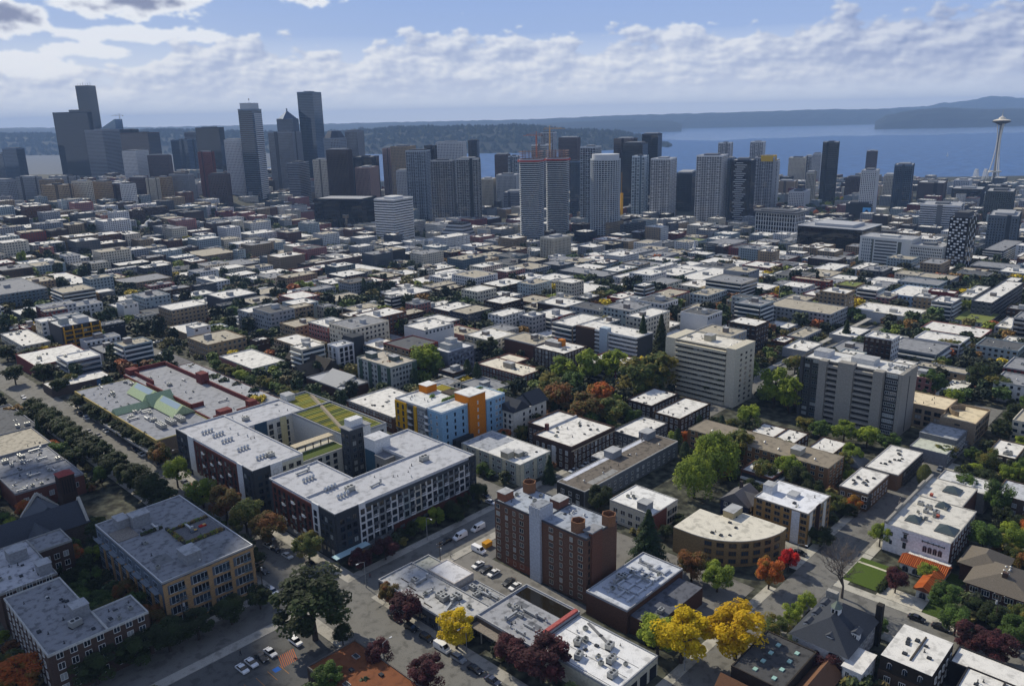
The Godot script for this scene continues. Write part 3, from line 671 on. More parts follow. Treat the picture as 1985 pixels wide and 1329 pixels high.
# ground already taken, a0, b0, a1, b1
const TAKEN := [[73.0,210.0,101.0,261.0],[40.0,200.0,66.0,240.0],[30.0,240.0,56.0,275.0],[122.0,320.0,150.0,424.0],[148.0,318.0,176.0,430.0],[124.0,203.0,190.0,320.0],[200.0,236.0,232.0,274.0],[204.0,279.0,240.0,317.0],[218.0,330.0,238.0,372.0],[242.0,322.0,260.0,354.0],[250.0,383.0,263.0,394.0],[279.0,318.0,300.0,330.0],[288.0,272.0,308.0,310.0],[322.0,272.0,345.0,297.0],[240.0,232.0,264.0,248.0],[207.0,197.0,227.0,232.0],[231.0,190.0,261.0,224.0],[209.0,166.0,273.0,182.0],[162.0,128.0,179.0,168.0],[208.0,136.0,226.0,156.0],[204.0,96.0,240.0,130.0],[237.0,94.0,256.0,115.0],[279.0,105.0,296.0,168.0],[274.0,88.0,297.0,100.0],[298.0,86.0,328.0,100.0],[350.0,104.0,371.0,151.0],[340.0,76.0,390.0,115.0],[333.0,78.0,362.0,96.0],[252.0,54.0,304.0,78.0],[238.0,28.0,262.0,50.0],[178.0,57.0,203.0,76.0],[184.0,28.0,204.0,54.0],[130.0,95.0,153.0,123.0],[130.0,122.0,151.0,145.0],[123.0,143.0,146.0,182.0],[158.0,111.0,189.0,127.0],[96.0,143.0,109.0,180.0],[295.0,195.0,319.0,211.0],[290.0,177.0,318.0,192.0],[264.0,181.0,289.0,196.0],[337.0,176.0,364.0,222.0],[360.0,250.0,382.0,296.0],[238.0,115.0,252.0,130.0],[303.0,113.0,320.0,150.0],[342.0,58.0,364.0,70.0],[303.0,48.0,318.0,58.0],[156.0,60.0,178.0,80.0],[64.0,322.0,90.0,440.0],[75.0,305.0,85.0,315.0],[45.0,278.0,78.0,305.0],[118.0,458.0,152.0,475.0],[128.0,505.0,162.0,545.0],[100.0,-50.0,126.0,900.0],[60.0,160.0,100.0,182.0],[923.4,2661.3,1060.0,2797.9],[827.8,2299.7,909.8,2381.7],[994.0,2415.4,1108.7,2530.1],[975.1,2449.4,1033.4,2507.7],[803.1,2037.3,864.3,2098.5],[857.0,1981.5,922.4,2046.9],[1049.7,2285.8,1111.2,2347.3],[1113.6,2363.6,1160.3,2410.3],[1091.0,2171.1,1171.2,2251.3],[789.0,1620.0,826.9,1657.9],[759.0,1507.1,805.4,1553.4],[874.2,1646.9,922.8,1695.5],[1044.1,1715.7,1115.5,1787.1],[1194.3,1848.1,1261.4,1915.2],[941.4,1534.2,1005.8,1598.6],[984.0,1490.1,1025.6,1531.7],[1180.5,1646.5,1234.0,1700.1],[927.6,1332.6,980.1,1385.1],[1141.5,1542.9,1202.9,1604.3],[986.7,1343.3,1051.0,1407.6],[1200.6,1481.7,1274.6,1555.7],[1202.4,1551.9,1240.1,1589.6],[1086.4,1284.9,1138.2,1336.7],[1107.3,1362.4,1148.5,1403.6],[1125.5,1300.4,1157.8,1332.8],[1221.5,1316.1,1292.1,1386.7],[1034.3,1146.5,1086.7,1198.9],[1062.0,1106.1,1113.0,1157.1],[1555.7,1617.9,1591.7,1653.9],[1433.2,1384.8,1480.3,1431.9],[1413.4,1333.3,1462.3,1382.2],[1323.9,1329.2,1378.8,1384.1],[1353.5,1282.8,1409.5,1338.8],[1262.2,1182.0,1330.6,1250.3],[1737.9,1501.1,1795.9,1559.1],[1629.4,1325.6,1687.7,1384.0],[1311.8,1150.6,1369.8,1208.6],[1143.2,888.8,1199.7,945.4],[1281.4,1038.2,1309.7,1066.6],[1520.4,1078.6,1594.4,1152.6],[1454.1,1003.2,1528.1,1077.2],[1646.1,1092.4,1713.7,1160.0],[1333.6,914.4,1385.2,966.0],[1314.4,842.8,1375.6,904.0],[1315.7,735.8,1380.1,800.2],[1392.4,754.8,1436.4,798.9],[1345.4,692.7,1413.0,760.3],[1602.8,777.3,1667.2,841.7],[1656.7,793.5,1705.1,841.9],[1993.0,1093.1,2047.8,1147.9],[2054.5,1029.3,2112.5,1087.3],[2233.2,988.3,2300.8,1055.9],[2264.7,984.5,2322.7,1042.5],[2213.6,936.6,2262.0,985.0],[1713.7,734.5,1762.1,782.9],[1745.3,701.8,1803.3,759.8],[2477.2,879.5,2532.0,934.3],[1521.5,537.3,1579.5,595.3],[1733.9,543.6,1801.5,611.2],[1513.6,537.6,1571.6,595.6],[1498.7,906.6,1588.7,996.6],[1406.9,362.6,1480.9,436.6],[1912.8,456.3,1986.8,530.3],[1594.4,331.8,1668.4,405.8],[1170.5,232.8,1244.5,306.8],[738.7,2751.8,795.9,2809.1],[716.8,2817.6,767.8,2868.5],[484.1,1575.9,543.4,1635.2],[524.3,1577.5,567.7,1620.9],[555.7,1573.7,598.0,1616.0],[581.4,1575.9,621.3,1615.9],[571.2,1500.1,602.6,1531.5],[655.5,1643.1,702.2,1689.8],[644.0,1568.7,672.8,1597.5],[669.8,1570.7,707.6,1608.4],[708.5,1559.5,765.4,1616.4],[511.5,1835.5,566.9,1890.9],[525.2,1749.2,576.1,1800.0],[445.4,1759.9,512.5,1826.9],[587.0,1829.2,628.4,1870.6],[800.2,692.1,846.9,738.8],[846.7,1215.4,879.3,1248.0],[1924.9,875.7,1982.9,933.7],[1836.9,678.9,1894.9,736.9],[2000.3,653.6,2058.3,711.6],[1964.2,547.0,2038.2,621.0],[2003.8,506.1,2077.8,580.1],[1602.9,705.2,1676.9,779.2],[811.0,1045.7,876.0,1110.7],[851.1,1189.3,956.1,1294.3],[864.2,934.6,934.2,1004.6],[938.8,853.8,988.8,903.8],[1015.8,864.3,1065.8,914.3],[1034.1,778.0,1084.1,828.0],[1221.0,548.5,1296.0,623.5],[1081.2,392.4,1176.2,487.4],[906.3,275.6,956.3,325.6],[904.3,243.9,954.3,293.9],[914.3,224.9,964.3,274.9],[1346.4,693.7,1396.4,743.7],[485.2,1250.5,515.2,1280.5],[84.0,262.0,102.0,322.0],[226.0,130.0,262.0,166.0],[318.0,100.0,350.0,176.0],[222.0,48.0,254.0,80.0],[60.0,158.0,102.0,189.0],[145.0,95.0,205.0,178.0],[224.0,90.0,238.0,118.0],[205.0,-60.0,226.0,92.0]]
const GROVE := [[262,212,322,270]]
const LANES := [[100,-100,127,1100],[122,176,560,196],[190,190,204,640],[-60,187,105,208],[122,76,420,94],[204,-60,225,92],[125,443,205,457]]
const MARKXY := [[185.0,655.0],[150.0,380.0],[220.0,255.0],[328.0,195.0],[360.0,128.0],[360.0,255.0],[540.0,818.0],[168.0,570.0],[675.0,455.0],[910.3,279.6],[815.0,1049.7],[1041.8,890.3],[662.2,1473.6],[1085.2,396.4],[511.2,1276.5],[600.0,150.0],[855.1,1193.3]]
# a, b, height, radius, kind, colour, label
const TREES := [
[99.2,175.0,22.8,13.6,"w","d",0],
[103.2,151.1,10.3,4.2,"r","p",1],
[102.8,166.9,7.6,3.3,"r","d",2],
[106.8,135.5,10.9,5.9,"w","p",3],
[123.2,142.7,12.5,6.1,"w","y",4],
[121.6,161.8,10.3,5.9,"w","p",5],
[123.6,172.9,8.1,3.8,"r","u",6],
[128.8,116.4,13.6,8.8,"w","p",7],
[127.6,127.3,9.8,5.3,"w","p",8],
[138.5,194.0,8.7,5.3,"r","p",9],
[129.3,195.0,8.1,4.7,"r","p",10],
[171.3,196.5,7.1,5.0,"b","d",11],
[120.7,211.7,11.9,5.9,"r","h",12],
[116.4,300.4,14.1,5.9,"r","l",13],
[115.1,275.4,14.1,6.4,"r","l",14],
[116.1,259.1,15.2,7.1,"w","u",15],
[115.5,242.9,15.2,7.3,"w","h",16],
[117.3,230.4,14.1,7.1,"w","u",17],
[120.1,325.9,11.9,5.3,"r","u",18],
[96.3,200.1,8.7,4.7,"r","d",19],
[86.8,199.4,9.8,5.9,"w","d",20],
[76.9,199.8,9.8,5.9,"w","d",21],
[69.2,200.8,10.9,6.5,"w","d",22],
[60.9,201.1,10.9,7.1,"w","d",23],
[50.6,201.8,10.9,7.1,"w","d",24],
[35.5,212.7,11.9,7.1,"w","o",25],
[61.6,236.8,5.4,7.1,"b","g",26],
[64.3,228.1,5.4,7.1,"b","h",27],
[60.4,246.2,5.4,5.9,"b","g",28],
[271.8,330.6,22.8,11.2,"w","l",29],
[272.1,319.9,14.1,4.7,"v","g",30],
[278.8,303.3,15.2,3.8,"k","c",31],
[279.1,296.0,14.7,3.8,"k","c",32],
[252.1,316.2,14.1,3.8,"k","c",33],
[320.5,330.4,16.3,8.3,"w","d",34],
[317.3,268.7,16.1,8.1,"r","l",35],
[322.8,255.0,21.1,9.5,"w","l",36],
[335.4,247.1,19.9,10.1,"w","l",37],
[319.3,220.5,23.6,12.8,"w","h",38],
[332.6,216.9,24.8,13.5,"w","h",39],
[374.4,255.5,29.8,8.8,"c","c",40],
[385.8,250.5,28.6,9.5,"c","d",41],
[276.1,237.2,18.6,10.8,"w","u",42],
[287.4,252.0,17.4,8.1,"r","h",43],
[274.6,218.3,17.4,10.1,"w","u",44],
[283.2,208.3,14.9,8.8,"w","h",45],
[298.4,227.6,14.9,8.1,"r","o",46],
[301.1,248.0,14.9,8.1,"w","g",47],
[303.3,271.4,12.4,6.8,"r","d",48],
[282.4,276.4,8.7,4.7,"r","d",49],
[262.7,143.7,20.6,9.4,"v","l",50],
[243.8,141.6,17.4,7.7,"v","l",51],
[281.9,144.0,16.3,8.3,"w","h",52],
[269.0,126.1,13.0,5.9,"r","h",53],
[277.0,120.4,14.1,5.9,"r","l",54],
[287.2,115.7,8.7,4.1,"r","g",55],
[193.7,128.3,19.5,9.4,"c","c",56],
[194.6,103.6,10.9,5.7,"r","l",57],
[194.0,112.2,11.9,5.9,"r","u",58],
[206.2,92.7,11.9,5.0,"r","o",59],
[219.3,92.6,9.2,3.5,"r","r",60],
[159.1,94.0,16.3,8.8,"w","y",61],
[169.9,84.1,17.4,9.4,"w","q",62],
[157.6,100.3,13.0,7.1,"w","l",63],
[346.2,188.8,18.6,10.1,"w","d",64],
[364.4,185.7,19.9,9.5,"w","g",65],
[353.3,163.2,22.4,9.5,"w","l",66],
[351.5,154.4,19.9,8.1,"w","l",67],
[316.1,157.4,14.9,6.1,"r","l",68],
[329.1,129.5,9.8,5.9,"r","g",69],
[332.2,120.5,10.9,6.5,"w","l",70],
[333.1,110.9,10.9,6.5,"w","l",71],
[333.2,102.4,9.8,5.9,"w","g",72],
[331.5,137.7,8.7,5.3,"r","h",73],
[363.6,206.4,24.8,8.1,"c","c",74],
[367.5,157.9,17.4,4.6,"c","c",75],
[253.5,76.9,9.8,4.2,"r","l",76],
[229.3,63.7,9.2,4.0,"r","p",77],
[242.6,59.1,6.5,3.5,"r","l",78],
[229.2,50.1,9.8,5.4,"w","g",79],
[219.2,44.6,9.8,5.4,"w","g",80],
[301.9,54.3,15.2,5.4,"r","g",81],
[270.4,50.5,13.0,5.9,"w","g",82],
[276.4,43.7,11.9,5.9,"w","l",83],
[213.4,39.2,10.3,5.3,"w","p",84],
[212.8,33.0,10.9,5.9,"w","p",85],
[224.2,31.4,9.8,5.3,"w","g",86],
[246.2,33.0,9.8,4.7,"r","o",87],
[202.9,79.5,6.0,3.5,"b","l",88],
[194.8,80.0,6.0,3.5,"b","l",89],
[185.5,80.9,6.5,4.7,"b","h",90],
[179.4,64.0,8.1,4.7,"r","p",91],
[172.0,70.7,6.5,4.7,"b","g",92],
[182.9,72.3,6.5,4.7,"b","d",93],
[273.0,93.0,5.4,4.0,"b","o",94],
[267.9,92.8,4.3,4.0,"b","d",95],
[240.6,91.4,7.6,5.3,"r","d",96],
[331.1,69.0,5.4,4.7,"b","l",97],
[311.2,81.2,8.7,4.0,"k","h",98],
[441.3,94.6,17.4,8.8,"w","d",99],
[421.5,111.9,14.1,8.3,"w","g",100],
[437.8,86.8,13.0,8.3,"w","h",101],
[341.9,82.8,6.5,5.9,"b","h",102],
[345.1,56.5,7.6,5.9,"w","g",103],
[217.9,191.4,11.9,4.7,"c","c",104],
[205.3,216.7,5.4,3.5,"b","g",105],
[204.3,249.4,4.3,2.4,"b","d",106],
[233.7,43.2,4.3,4.7,"b","d",107],
[233.6,37.9,3.8,4.7,"b","g",108],
[206.4,66.4,4.3,2.9,"b","h",109],
[205.5,60.4,5.4,3.5,"b","g",110],
[203.2,37.7,6.5,4.1,"r","u",111],
[204.4,32.1,6.5,4.1,"r","g",112],
[114.0,504.5,13.0,7.0,"w","d",113],
[125.9,494.9,13.0,7.0,"w","d",114],
[124.8,463.1,11.0,6.0,"w","d",115],
[134.4,548.3,12.0,7.0,"w","d",116],
[126.6,567.4,12.0,7.0,"w","d",117],
[133.9,473.3,9.0,5.0,"w","h",118],
[570.8,1003.1,16.0,8.0,"w","l",119],
[744.4,1162.9,15.0,9.0,"w","l",120],
[795.8,1112.7,18.0,9.0,"w","l",121],
[795.1,1075.9,20.0,9.0,"w","h",122],
[738.3,703.0,20.0,10.0,"w","l",123],
[722.1,665.5,18.0,10.0,"w","l",124],
[771.1,751.7,18.0,9.0,"w","g",125],
[425.6,599.7,20.0,4.0,"k","c",126],
[428.9,582.0,13.0,3.4,"k","c",127],
[258.2,1010.5,22.0,6.0,"w","l",128],
[358.6,957.4,9.0,6.0,"b","l",129],
[367.4,956.1,9.0,6.0,"b","l",130],
[372.1,947.3,9.0,6.0,"b","l",131],
[299.6,501.0,18.0,8.0,"w","d",132],
[254.0,535.5,13.0,9.0,"w","h",133],
[237.8,982.0,14.0,9.0,"w","h",134],
[250.9,959.0,13.0,9.0,"w","d",135],
[372.6,560.9,12.0,6.0,"c","c",136],
[491.9,535.5,11.0,8.0,"w","h",137],
[326.7,422.7,16.0,7.0,"w","l",138],
[495.7,247.8,14.0,7.0,"w","d",139],
[406.1,177.0,14.0,7.0,"w","h",140],
[566.6,293.1,11.0,5.0,"w","g",141],
[781.5,332.5,9.0,8.0,"w","l",142],
[1083.9,400.4,9.0,6.0,"w","y",143],
[990.3,486.7,9.0,6.0,"w","y",144],
[503.1,187.3,14.0,6.0,"c","c",145],
[502.2,126.3,12.0,8.0,"w","h",146],
[1633.1,707.9,18.5,8.4,"w","d",147],
[1623.2,756.0,16.8,9.4,"w","h",147],
[1789.3,778.4,16.2,9.7,"w","g",147],
[1705.4,711.5,15.7,9.2,"w","g",147],
[1560.7,644.6,13.4,7.1,"w","d",147],
[1575.3,655.1,15.0,8.8,"w","d",147],
[1612.3,686.0,16.0,9.0,"w","u",147],
[1707.4,700.6,16.3,9.8,"w","h",147],
[1747.1,706.8,14.4,7.9,"w","h",147],
[1815.5,765.3,13.6,7.9,"w","h",147],
[1587.0,596.0,13.0,7.6,"w","g",147],
[1501.8,646.5,15.4,7.2,"w","d",147],
[1771.9,702.9,13.5,8.0,"w","o",147],
[1831.3,731.3,14.5,7.3,"w","g",147],
[1659.7,717.2,17.1,7.6,"w","d",147],
[1614.2,601.8,15.5,8.2,"w","o",147],
[1758.0,769.9,14.6,9.9,"w","l",147],
[1898.3,708.5,14.1,10.0,"w","h",147],
[1745.2,845.0,15.6,7.0,"w","g",147],
[1732.4,676.8,13.4,7.6,"w","d",147],
[1657.1,807.1,16.7,7.4,"w","u",147],
[1831.5,716.2,15.3,8.9,"w","l",147],
[1591.7,606.5,14.5,7.6,"w","d",147],
[1717.5,698.6,15.9,7.2,"w","g",147],
[1796.3,856.3,18.8,7.7,"w","o",147],
[1528.6,697.5,16.6,7.9,"w","g",147],
[1544.8,584.5,13.8,8.4,"w","h",147],
[1502.6,681.1,14.2,7.0,"w","l",147],
[1742.8,765.0,13.3,7.8,"w","g",147],
[1753.7,838.1,15.7,8.0,"w","g",147],
[1529.6,637.3,15.8,8.1,"w","l",147],
[1894.0,714.0,16.8,8.4,"w","l",147],
[1482.3,664.7,13.5,8.6,"w","g",147],
[1616.8,617.8,17.2,9.4,"w","g",147],
[1581.4,703.9,18.4,9.6,"w","o",147],
[1888.1,715.6,16.0,7.0,"w","o",147],
[1836.9,814.2,13.4,7.3,"w","h",147],
[1580.2,587.3,17.4,8.2,"w","u",147],
[1541.5,669.4,13.5,9.3,"w","g",147],
[1797.5,811.3,13.1,9.9,"w","h",147],
[1618.8,693.0,18.5,7.8,"w","g",147],
[1780.6,791.2,16.7,8.6,"w","g",147],
[1695.1,694.4,18.4,8.0,"w","l",147],
[1653.1,767.4,17.8,9.7,"w","d",147],
[1618.5,714.5,14.9,7.4,"w","u",147],
[1515.7,674.2,13.2,7.2,"w","l",147],
[1840.1,721.8,15.8,9.8,"w","o",147],
[1640.0,724.5,17.0,9.1,"w","u",147],
[1533.1,687.7,14.7,8.8,"w","l",147],
[1735.7,729.4,17.7,7.1,"w","g",147],
[1765.5,776.5,17.6,7.8,"w","g",147],
[1530.7,601.6,13.7,7.3,"w","g",147],
[1639.6,616.3,14.2,8.4,"w","g",147],
[1593.5,641.9,16.2,7.1,"w","d",147],
[1691.7,770.4,17.2,8.6,"w","g",147],
[1551.4,682.5,18.4,7.3,"w","o",147],
[1638.1,774.2,16.8,9.7,"w","o",147],
[1611.2,679.7,16.0,9.5,"w","g",147],
[1603.3,692.5,14.2,9.2,"w","h",147],
[1501.5,692.8,18.9,9.9,"w","g",147],
[1562.1,712.1,13.1,8.5,"w","g",147],
[1635.2,711.0,17.6,8.5,"w","g",147],
[1511.6,696.7,15.6,7.1,"w","g",147],
[1540.9,624.9,15.8,10.0,"w","u",147],
[1704.7,643.9,18.7,7.3,"w","d",147],
[1632.1,710.0,18.0,8.7,"w","g",147],
[1547.6,657.1,16.4,7.9,"w","o",147],
[1579.6,593.7,16.7,7.9,"w","g",147],
[1695.6,636.2,16.4,7.6,"w","h",147],
[1622.5,693.5,13.2,9.9,"w","o",147],
[227.0,67.4,1.6,1.5,"b","d",148],
[228.9,67.4,1.6,1.5,"b","d",148],
[230.8,67.4,1.6,1.5,"b","d",148],
[232.7,67.4,1.6,1.5,"b","d",148],
[234.6,67.4,1.6,1.5,"b","d",148],
[236.5,67.4,1.6,1.5,"b","d",148],
[238.4,67.4,1.6,1.5,"b","d",148],
[240.3,67.4,1.6,1.5,"b","d",148],
[242.2,67.4,1.6,1.5,"b","d",148],
[103.2,218.0,11.4,5.7,"w","d",149],
[102.9,226.7,12.4,6.9,"w","d",149],
[103.5,233.6,11.7,6.3,"w","d",149],
[103.0,244.6,13.8,6.9,"w","d",149],
[103.2,250.4,12.3,5.6,"w","d",149],
[103.0,261.8,13.9,5.6,"w","d",149],
[102.9,268.0,11.9,6.6,"w","d",149],
[102.9,279.0,12.5,6.4,"w","d",149],
[103.6,288.5,13.2,6.6,"w","d",149],
[103.6,295.1,12.9,6.8,"w","d",149],
[103.3,306.2,13.6,6.3,"w","d",149],
[102.9,313.9,12.6,6.4,"w","d",149],
[102.8,325.7,12.9,6.1,"w","d",149],
[122.1,324.4,9.8,4.2,"w","d",150],
[103.5,331.8,11.3,6.8,"w","d",149],
[122.0,331.4,8.8,4.4,"w","d",150],
[103.6,342.2,13.1,5.9,"w","d",149],
[122.5,343.2,8.2,4.6,"w","d",150],
[103.1,352.3,12.1,6.6,"w","d",149],
[122.5,350.4,10.0,4.8,"w","d",150],
[103.5,359.9,11.1,6.7,"w","d",149],
[122.5,361.6,9.0,4.2,"w","d",150],
[102.8,367.7,11.5,6.0,"w","d",149],
[122.6,369.3,8.3,4.7,"w","d",150],
[102.8,376.4,12.2,6.2,"w","d",149],
[122.3,376.8,8.7,4.6,"w","d",150],
[102.7,385.8,12.2,6.1,"w","d",149],
[122.3,388.7,9.2,4.1,"w","d",150],
[103.5,395.3,11.3,6.8,"w","d",149],
[122.8,397.6,9.9,4.6,"w","d",150],
[102.9,405.3,12.0,6.7,"w","d",149],
[122.2,403.5,9.5,4.2,"w","d",150],
[103.6,412.5,12.0,6.4,"w","d",149],
[122.3,413.7,8.4,4.2,"w","d",150],
[102.9,424.2,11.9,5.7,"w","d",149],
[122.8,425.0,9.8,4.0,"w","d",150],
[103.0,433.8,11.9,5.9,"w","d",149],
[122.3,430.7,8.2,4.5,"w","d",150],
[203.0,324.9,6.3,3.9,"w","h",151],
[201.5,331.4,6.6,4.0,"w","h",151],
[204.0,340.6,6.0,3.8,"w","g",151],
[204.6,347.2,7.3,4.6,"w","h",151],
[203.6,355.2,6.2,4.2,"w","h",151],
[202.5,362.8,7.0,4.6,"w","h",151],
[203.2,368.4,7.1,4.0,"w","g",151],
[203.1,375.4,6.9,3.8,"w","g",151],
[203.2,381.1,7.8,3.8,"w","h",151],
[204.1,389.3,7.6,3.9,"w","h",151],
[201.2,395.3,7.0,4.1,"w","g",151],
[201.3,404.6,7.1,4.0,"w","l",151],
[201.2,408.4,8.0,4.5,"w","l",151],
[204.9,418.3,7.5,3.6,"w","h",151],
[202.8,422.8,6.1,4.1,"w","h",151],
[202.5,429.6,7.0,4.2,"w","h",151],
[202.5,439.0,8.0,3.7,"w","g",151],
[203.9,444.0,6.3,4.5,"w","g",151]]
const TL := [
["huge dark maple spreading over the crossing by the parking lot",""],
["dark wine-leaved tree at the rust-brown roof corner",""],
["small dark tree beside the rust-brown roof",""],
["dark maple on the main street kerb below the rust-brown roof",""],
["brilliant yellow tree over the parked white van",""],
["wine-red tree in front of the corner shop row",""],
["thin rusty tree at the corner of the shop row",""],
["broad dark plum tree before the white-roofed garage shop",""],
["plum tree before the rain-pond shop",""],
["plum tree before the grey bays of the courtyard apartments",""],
["plum tree nearest the charcoal corner of the courtyard apartments",""],
["dark clump at the garage end of the courtyard apartments",""],
["green tree at the courtyard apartments glass canopy",""],
["lime tree by the charcoal corner of the garden-roof apartments",""],
["lime tree before the brick bays of the garden-roof apartments",""],
["russet street tree between the lime trees",""],
["olive street tree at the gap between the apartment wings",""],
["russet street tree before the brick bays of the courtyard apartments",""],
["rusty tree in front of the grocery canopy end",""],
["dark tree at the loft block corner",""],
["dark tree before the loft block windows",""],
["dark tree at the loft block entrance",""],
["dark tree between the loft block and the brick courtyard block",""],
["dark tree before the brick courtyard block",""],
["dark tree at the bottom of the brick courtyard block",""],
["orange-tinged tree below the brick courtyard block",""],
["green thicket in the court between the loft and brick blocks",""],
["olive thicket in the court between the loft and brick blocks",""],
["green thicket under the slate church eaves",""],
["huge lime-green tree behind the green-striped apartments",""],
["weeping tree beside the huge lime-green tree",""],
["cypress nearer the orange tower of a dark pair",""],
["cypress nearer the brick walk-up of a dark pair",""],
["dark cypress at the end of the green-striped apartments",""],
["dark round tree behind the slate-panelled block",""],
["bright green tree beside the dark brick apartments",""],
["tall bright green tree in the grove",""],
["bright green tree in the grove by the blue-finned slab",""],
["olive dome-shaped tree in the grove",""],
["largest olive tree in the grove beside the cream tower",""],
["tall dark conifer behind the grove",""],
["broad dark conifer behind the grove",""],
["bronze tree at the grove edge near the cream gabled block",""],
["olive tree near the cream gabled block",""],
["bronze tree behind the brown brick apartments",""],
["green-gold tree behind the brown brick apartments",""],
["orange-tinted tree in the grove",""],
["green tree in the middle of the grove",""],
["dark tree by the long brick walk-up",""],
["dark tree at the long brick walk-up end",""],
["great weeping willow beside the grey long block",""],
["second willow leaning over the parking beside the grey long block",""],
["olive tree before the long orange-brick block",""],
["mixed green tree before the long orange-brick block",""],
["lime tree before the end of the long orange-brick block",""],
["small green tree at the orange-brick end",""],
["broad cedar at the corner of the brick tower block",""],
["round yellow-green tree below the curved corner block",""],
["bronze tree at the end of the curved corner block",""],
["burnt-orange tree at the curved corner",""],
["scarlet tree at the curved corner",""],
["great yellow-green tree beside the blank brick hall",""],
["great golden tree over the cross street",""],
["green side of the great yellow trees by the blank brick hall",""],
["dark tree under the cream balcony tower",""],
["green tree behind the long orange-brick block",""],
["tall bright green tree beside the concrete slab tower",""],
["bright green tree at the concrete slab tower corner",""],
["lime tree behind the brown roof",""],
["green tree at the foot of the concrete slab tower piers",""],
["yellow-green tree at the foot of the concrete slab tower",""],
["leafy tree at the concrete slab tower foot",""],
["green tree at the end wall of the concrete slab tower",""],
["olive tree at the concrete slab tower foot",""],
["conifer behind the cream balcony tower",""],
["slim conifer beside the concrete slab tower",""],
["lime shrub tree at the clubhouse corner",""],
["dark plum tree by the tiled portico",""],
["yellow-green tree in the portico court",""],
["green tree beside the tiled portico arch",""],
["green street tree across from the townhouses",""],
["tall green tree behind the clubhouse",""],
["green tree beside the clubhouse brick side",""],
["lime tree behind the hipped roof",""],
["plum street tree facing the townhouses",""],
["plum street tree by the tall pole",""],
["green tree beside the tall pole",""],
["orange tree at the hipped house corner",""],
["lime shrub at the mansion corner",""],
["lime shrub by the mansion drive",""],
["golden-olive shrub by the mansion",""],
["wine-red tree before the mansion flat roof",""],
["green shrub beside the tar-roof hall",""],
["dark shrub between the tar-roof hall and the mansion",""],
["flame-orange shrub at the corner walk-up",""],
["dark hedge shrub at the corner walk-up",""],
["dark tree at the ochre block corner",""],
["yellow-green shrub by the cross street bend",""],
["olive columnar tree beside the clubhouse rear",""],
["dark tree past the tan terrace block",""],
["green tree past the concrete slab tower",""],
["olive tree past the tan terrace block",""],
["olive hedge by the grey terrace block",""],
["green tree at the frame edge by the bay-window walk-up",""],
["dark conifer between the sage block and the grey long block",""],
["green shrub before the sage-panelled apartments",""],
["dark shrub behind the grey bays",""],
["dark hedge before the hipped house",""],
["low hedge before the hipped house",""],
["scrubby shrub by the mansion chimney",""],
["shrub between the mansion and townhouses",""],
["gold-tipped tree beside the townhouses",""],
["green tree beside the black townhouses",""],
["dark tree past the far crossing beside the silver car",""],
["dark tree at the corner store kerb",""],
["dark tree over the far crossing",""],
["dark tree behind the red brick stores",""],
["dark tree beside the pale corner stores",""],
["yellowing tree beside the corner store",""],
["lime tree at the top of the bright side street",""],
["lime tree before the black convention hall",""],
["lime tree at the foot of the white banded office",""],
["olive tree at the foot of the white banded office",""],
["bright tree beside the squat cream pier tower",""],
["lime tree beside the squat cream pier tower",""],
["green tree beside the squat cream pier tower",""],
["lone tall cypress among the white roofs",""],
["shorter cypress beside the lone tall one",""],
["tall poplar-like lime tree on the hill",""],
["lime shrub at one end of the bright trio",""],
["lime shrub in the middle of the bright trio",""],
["lime shrub at the other end of the bright trio",""],
["big dark tree among the cream walk-ups",""],
["broad olive tree behind the golden-framed apartments",""],
["olive tree at the hill corner",""],
["dark tree at the hill corner",""],
["dark conifer among the cream walk-ups",""],
["gold-green tree before the cream gable block",""],
["lime tree before the pale garage block",""],
["dark tree beside the teal block",""],
["olive tree beside the grey court block",""],
["green tree by the red-brown block",""],
["lime tree by the white apartment pair",""],
["yellow tree by the dark campus office",""],
["yellow tree by the grey apartments",""],
["conifer before the white complex",""],
["olive tree beside the round terrace block",""],
["park tree in the green square behind the white-framed office","trees of the green square"],
["dark clipped hedge shrub along the clubhouse lawn","lawn hedge shrubs"],
["dark street tree in the row on the shop side of the main street","main street trees, shop side"],
["dark street tree in the row before the grocery hall","main street trees, grocery side"],
["leafy tree in the row along the back street by the annex","back street trees"]]
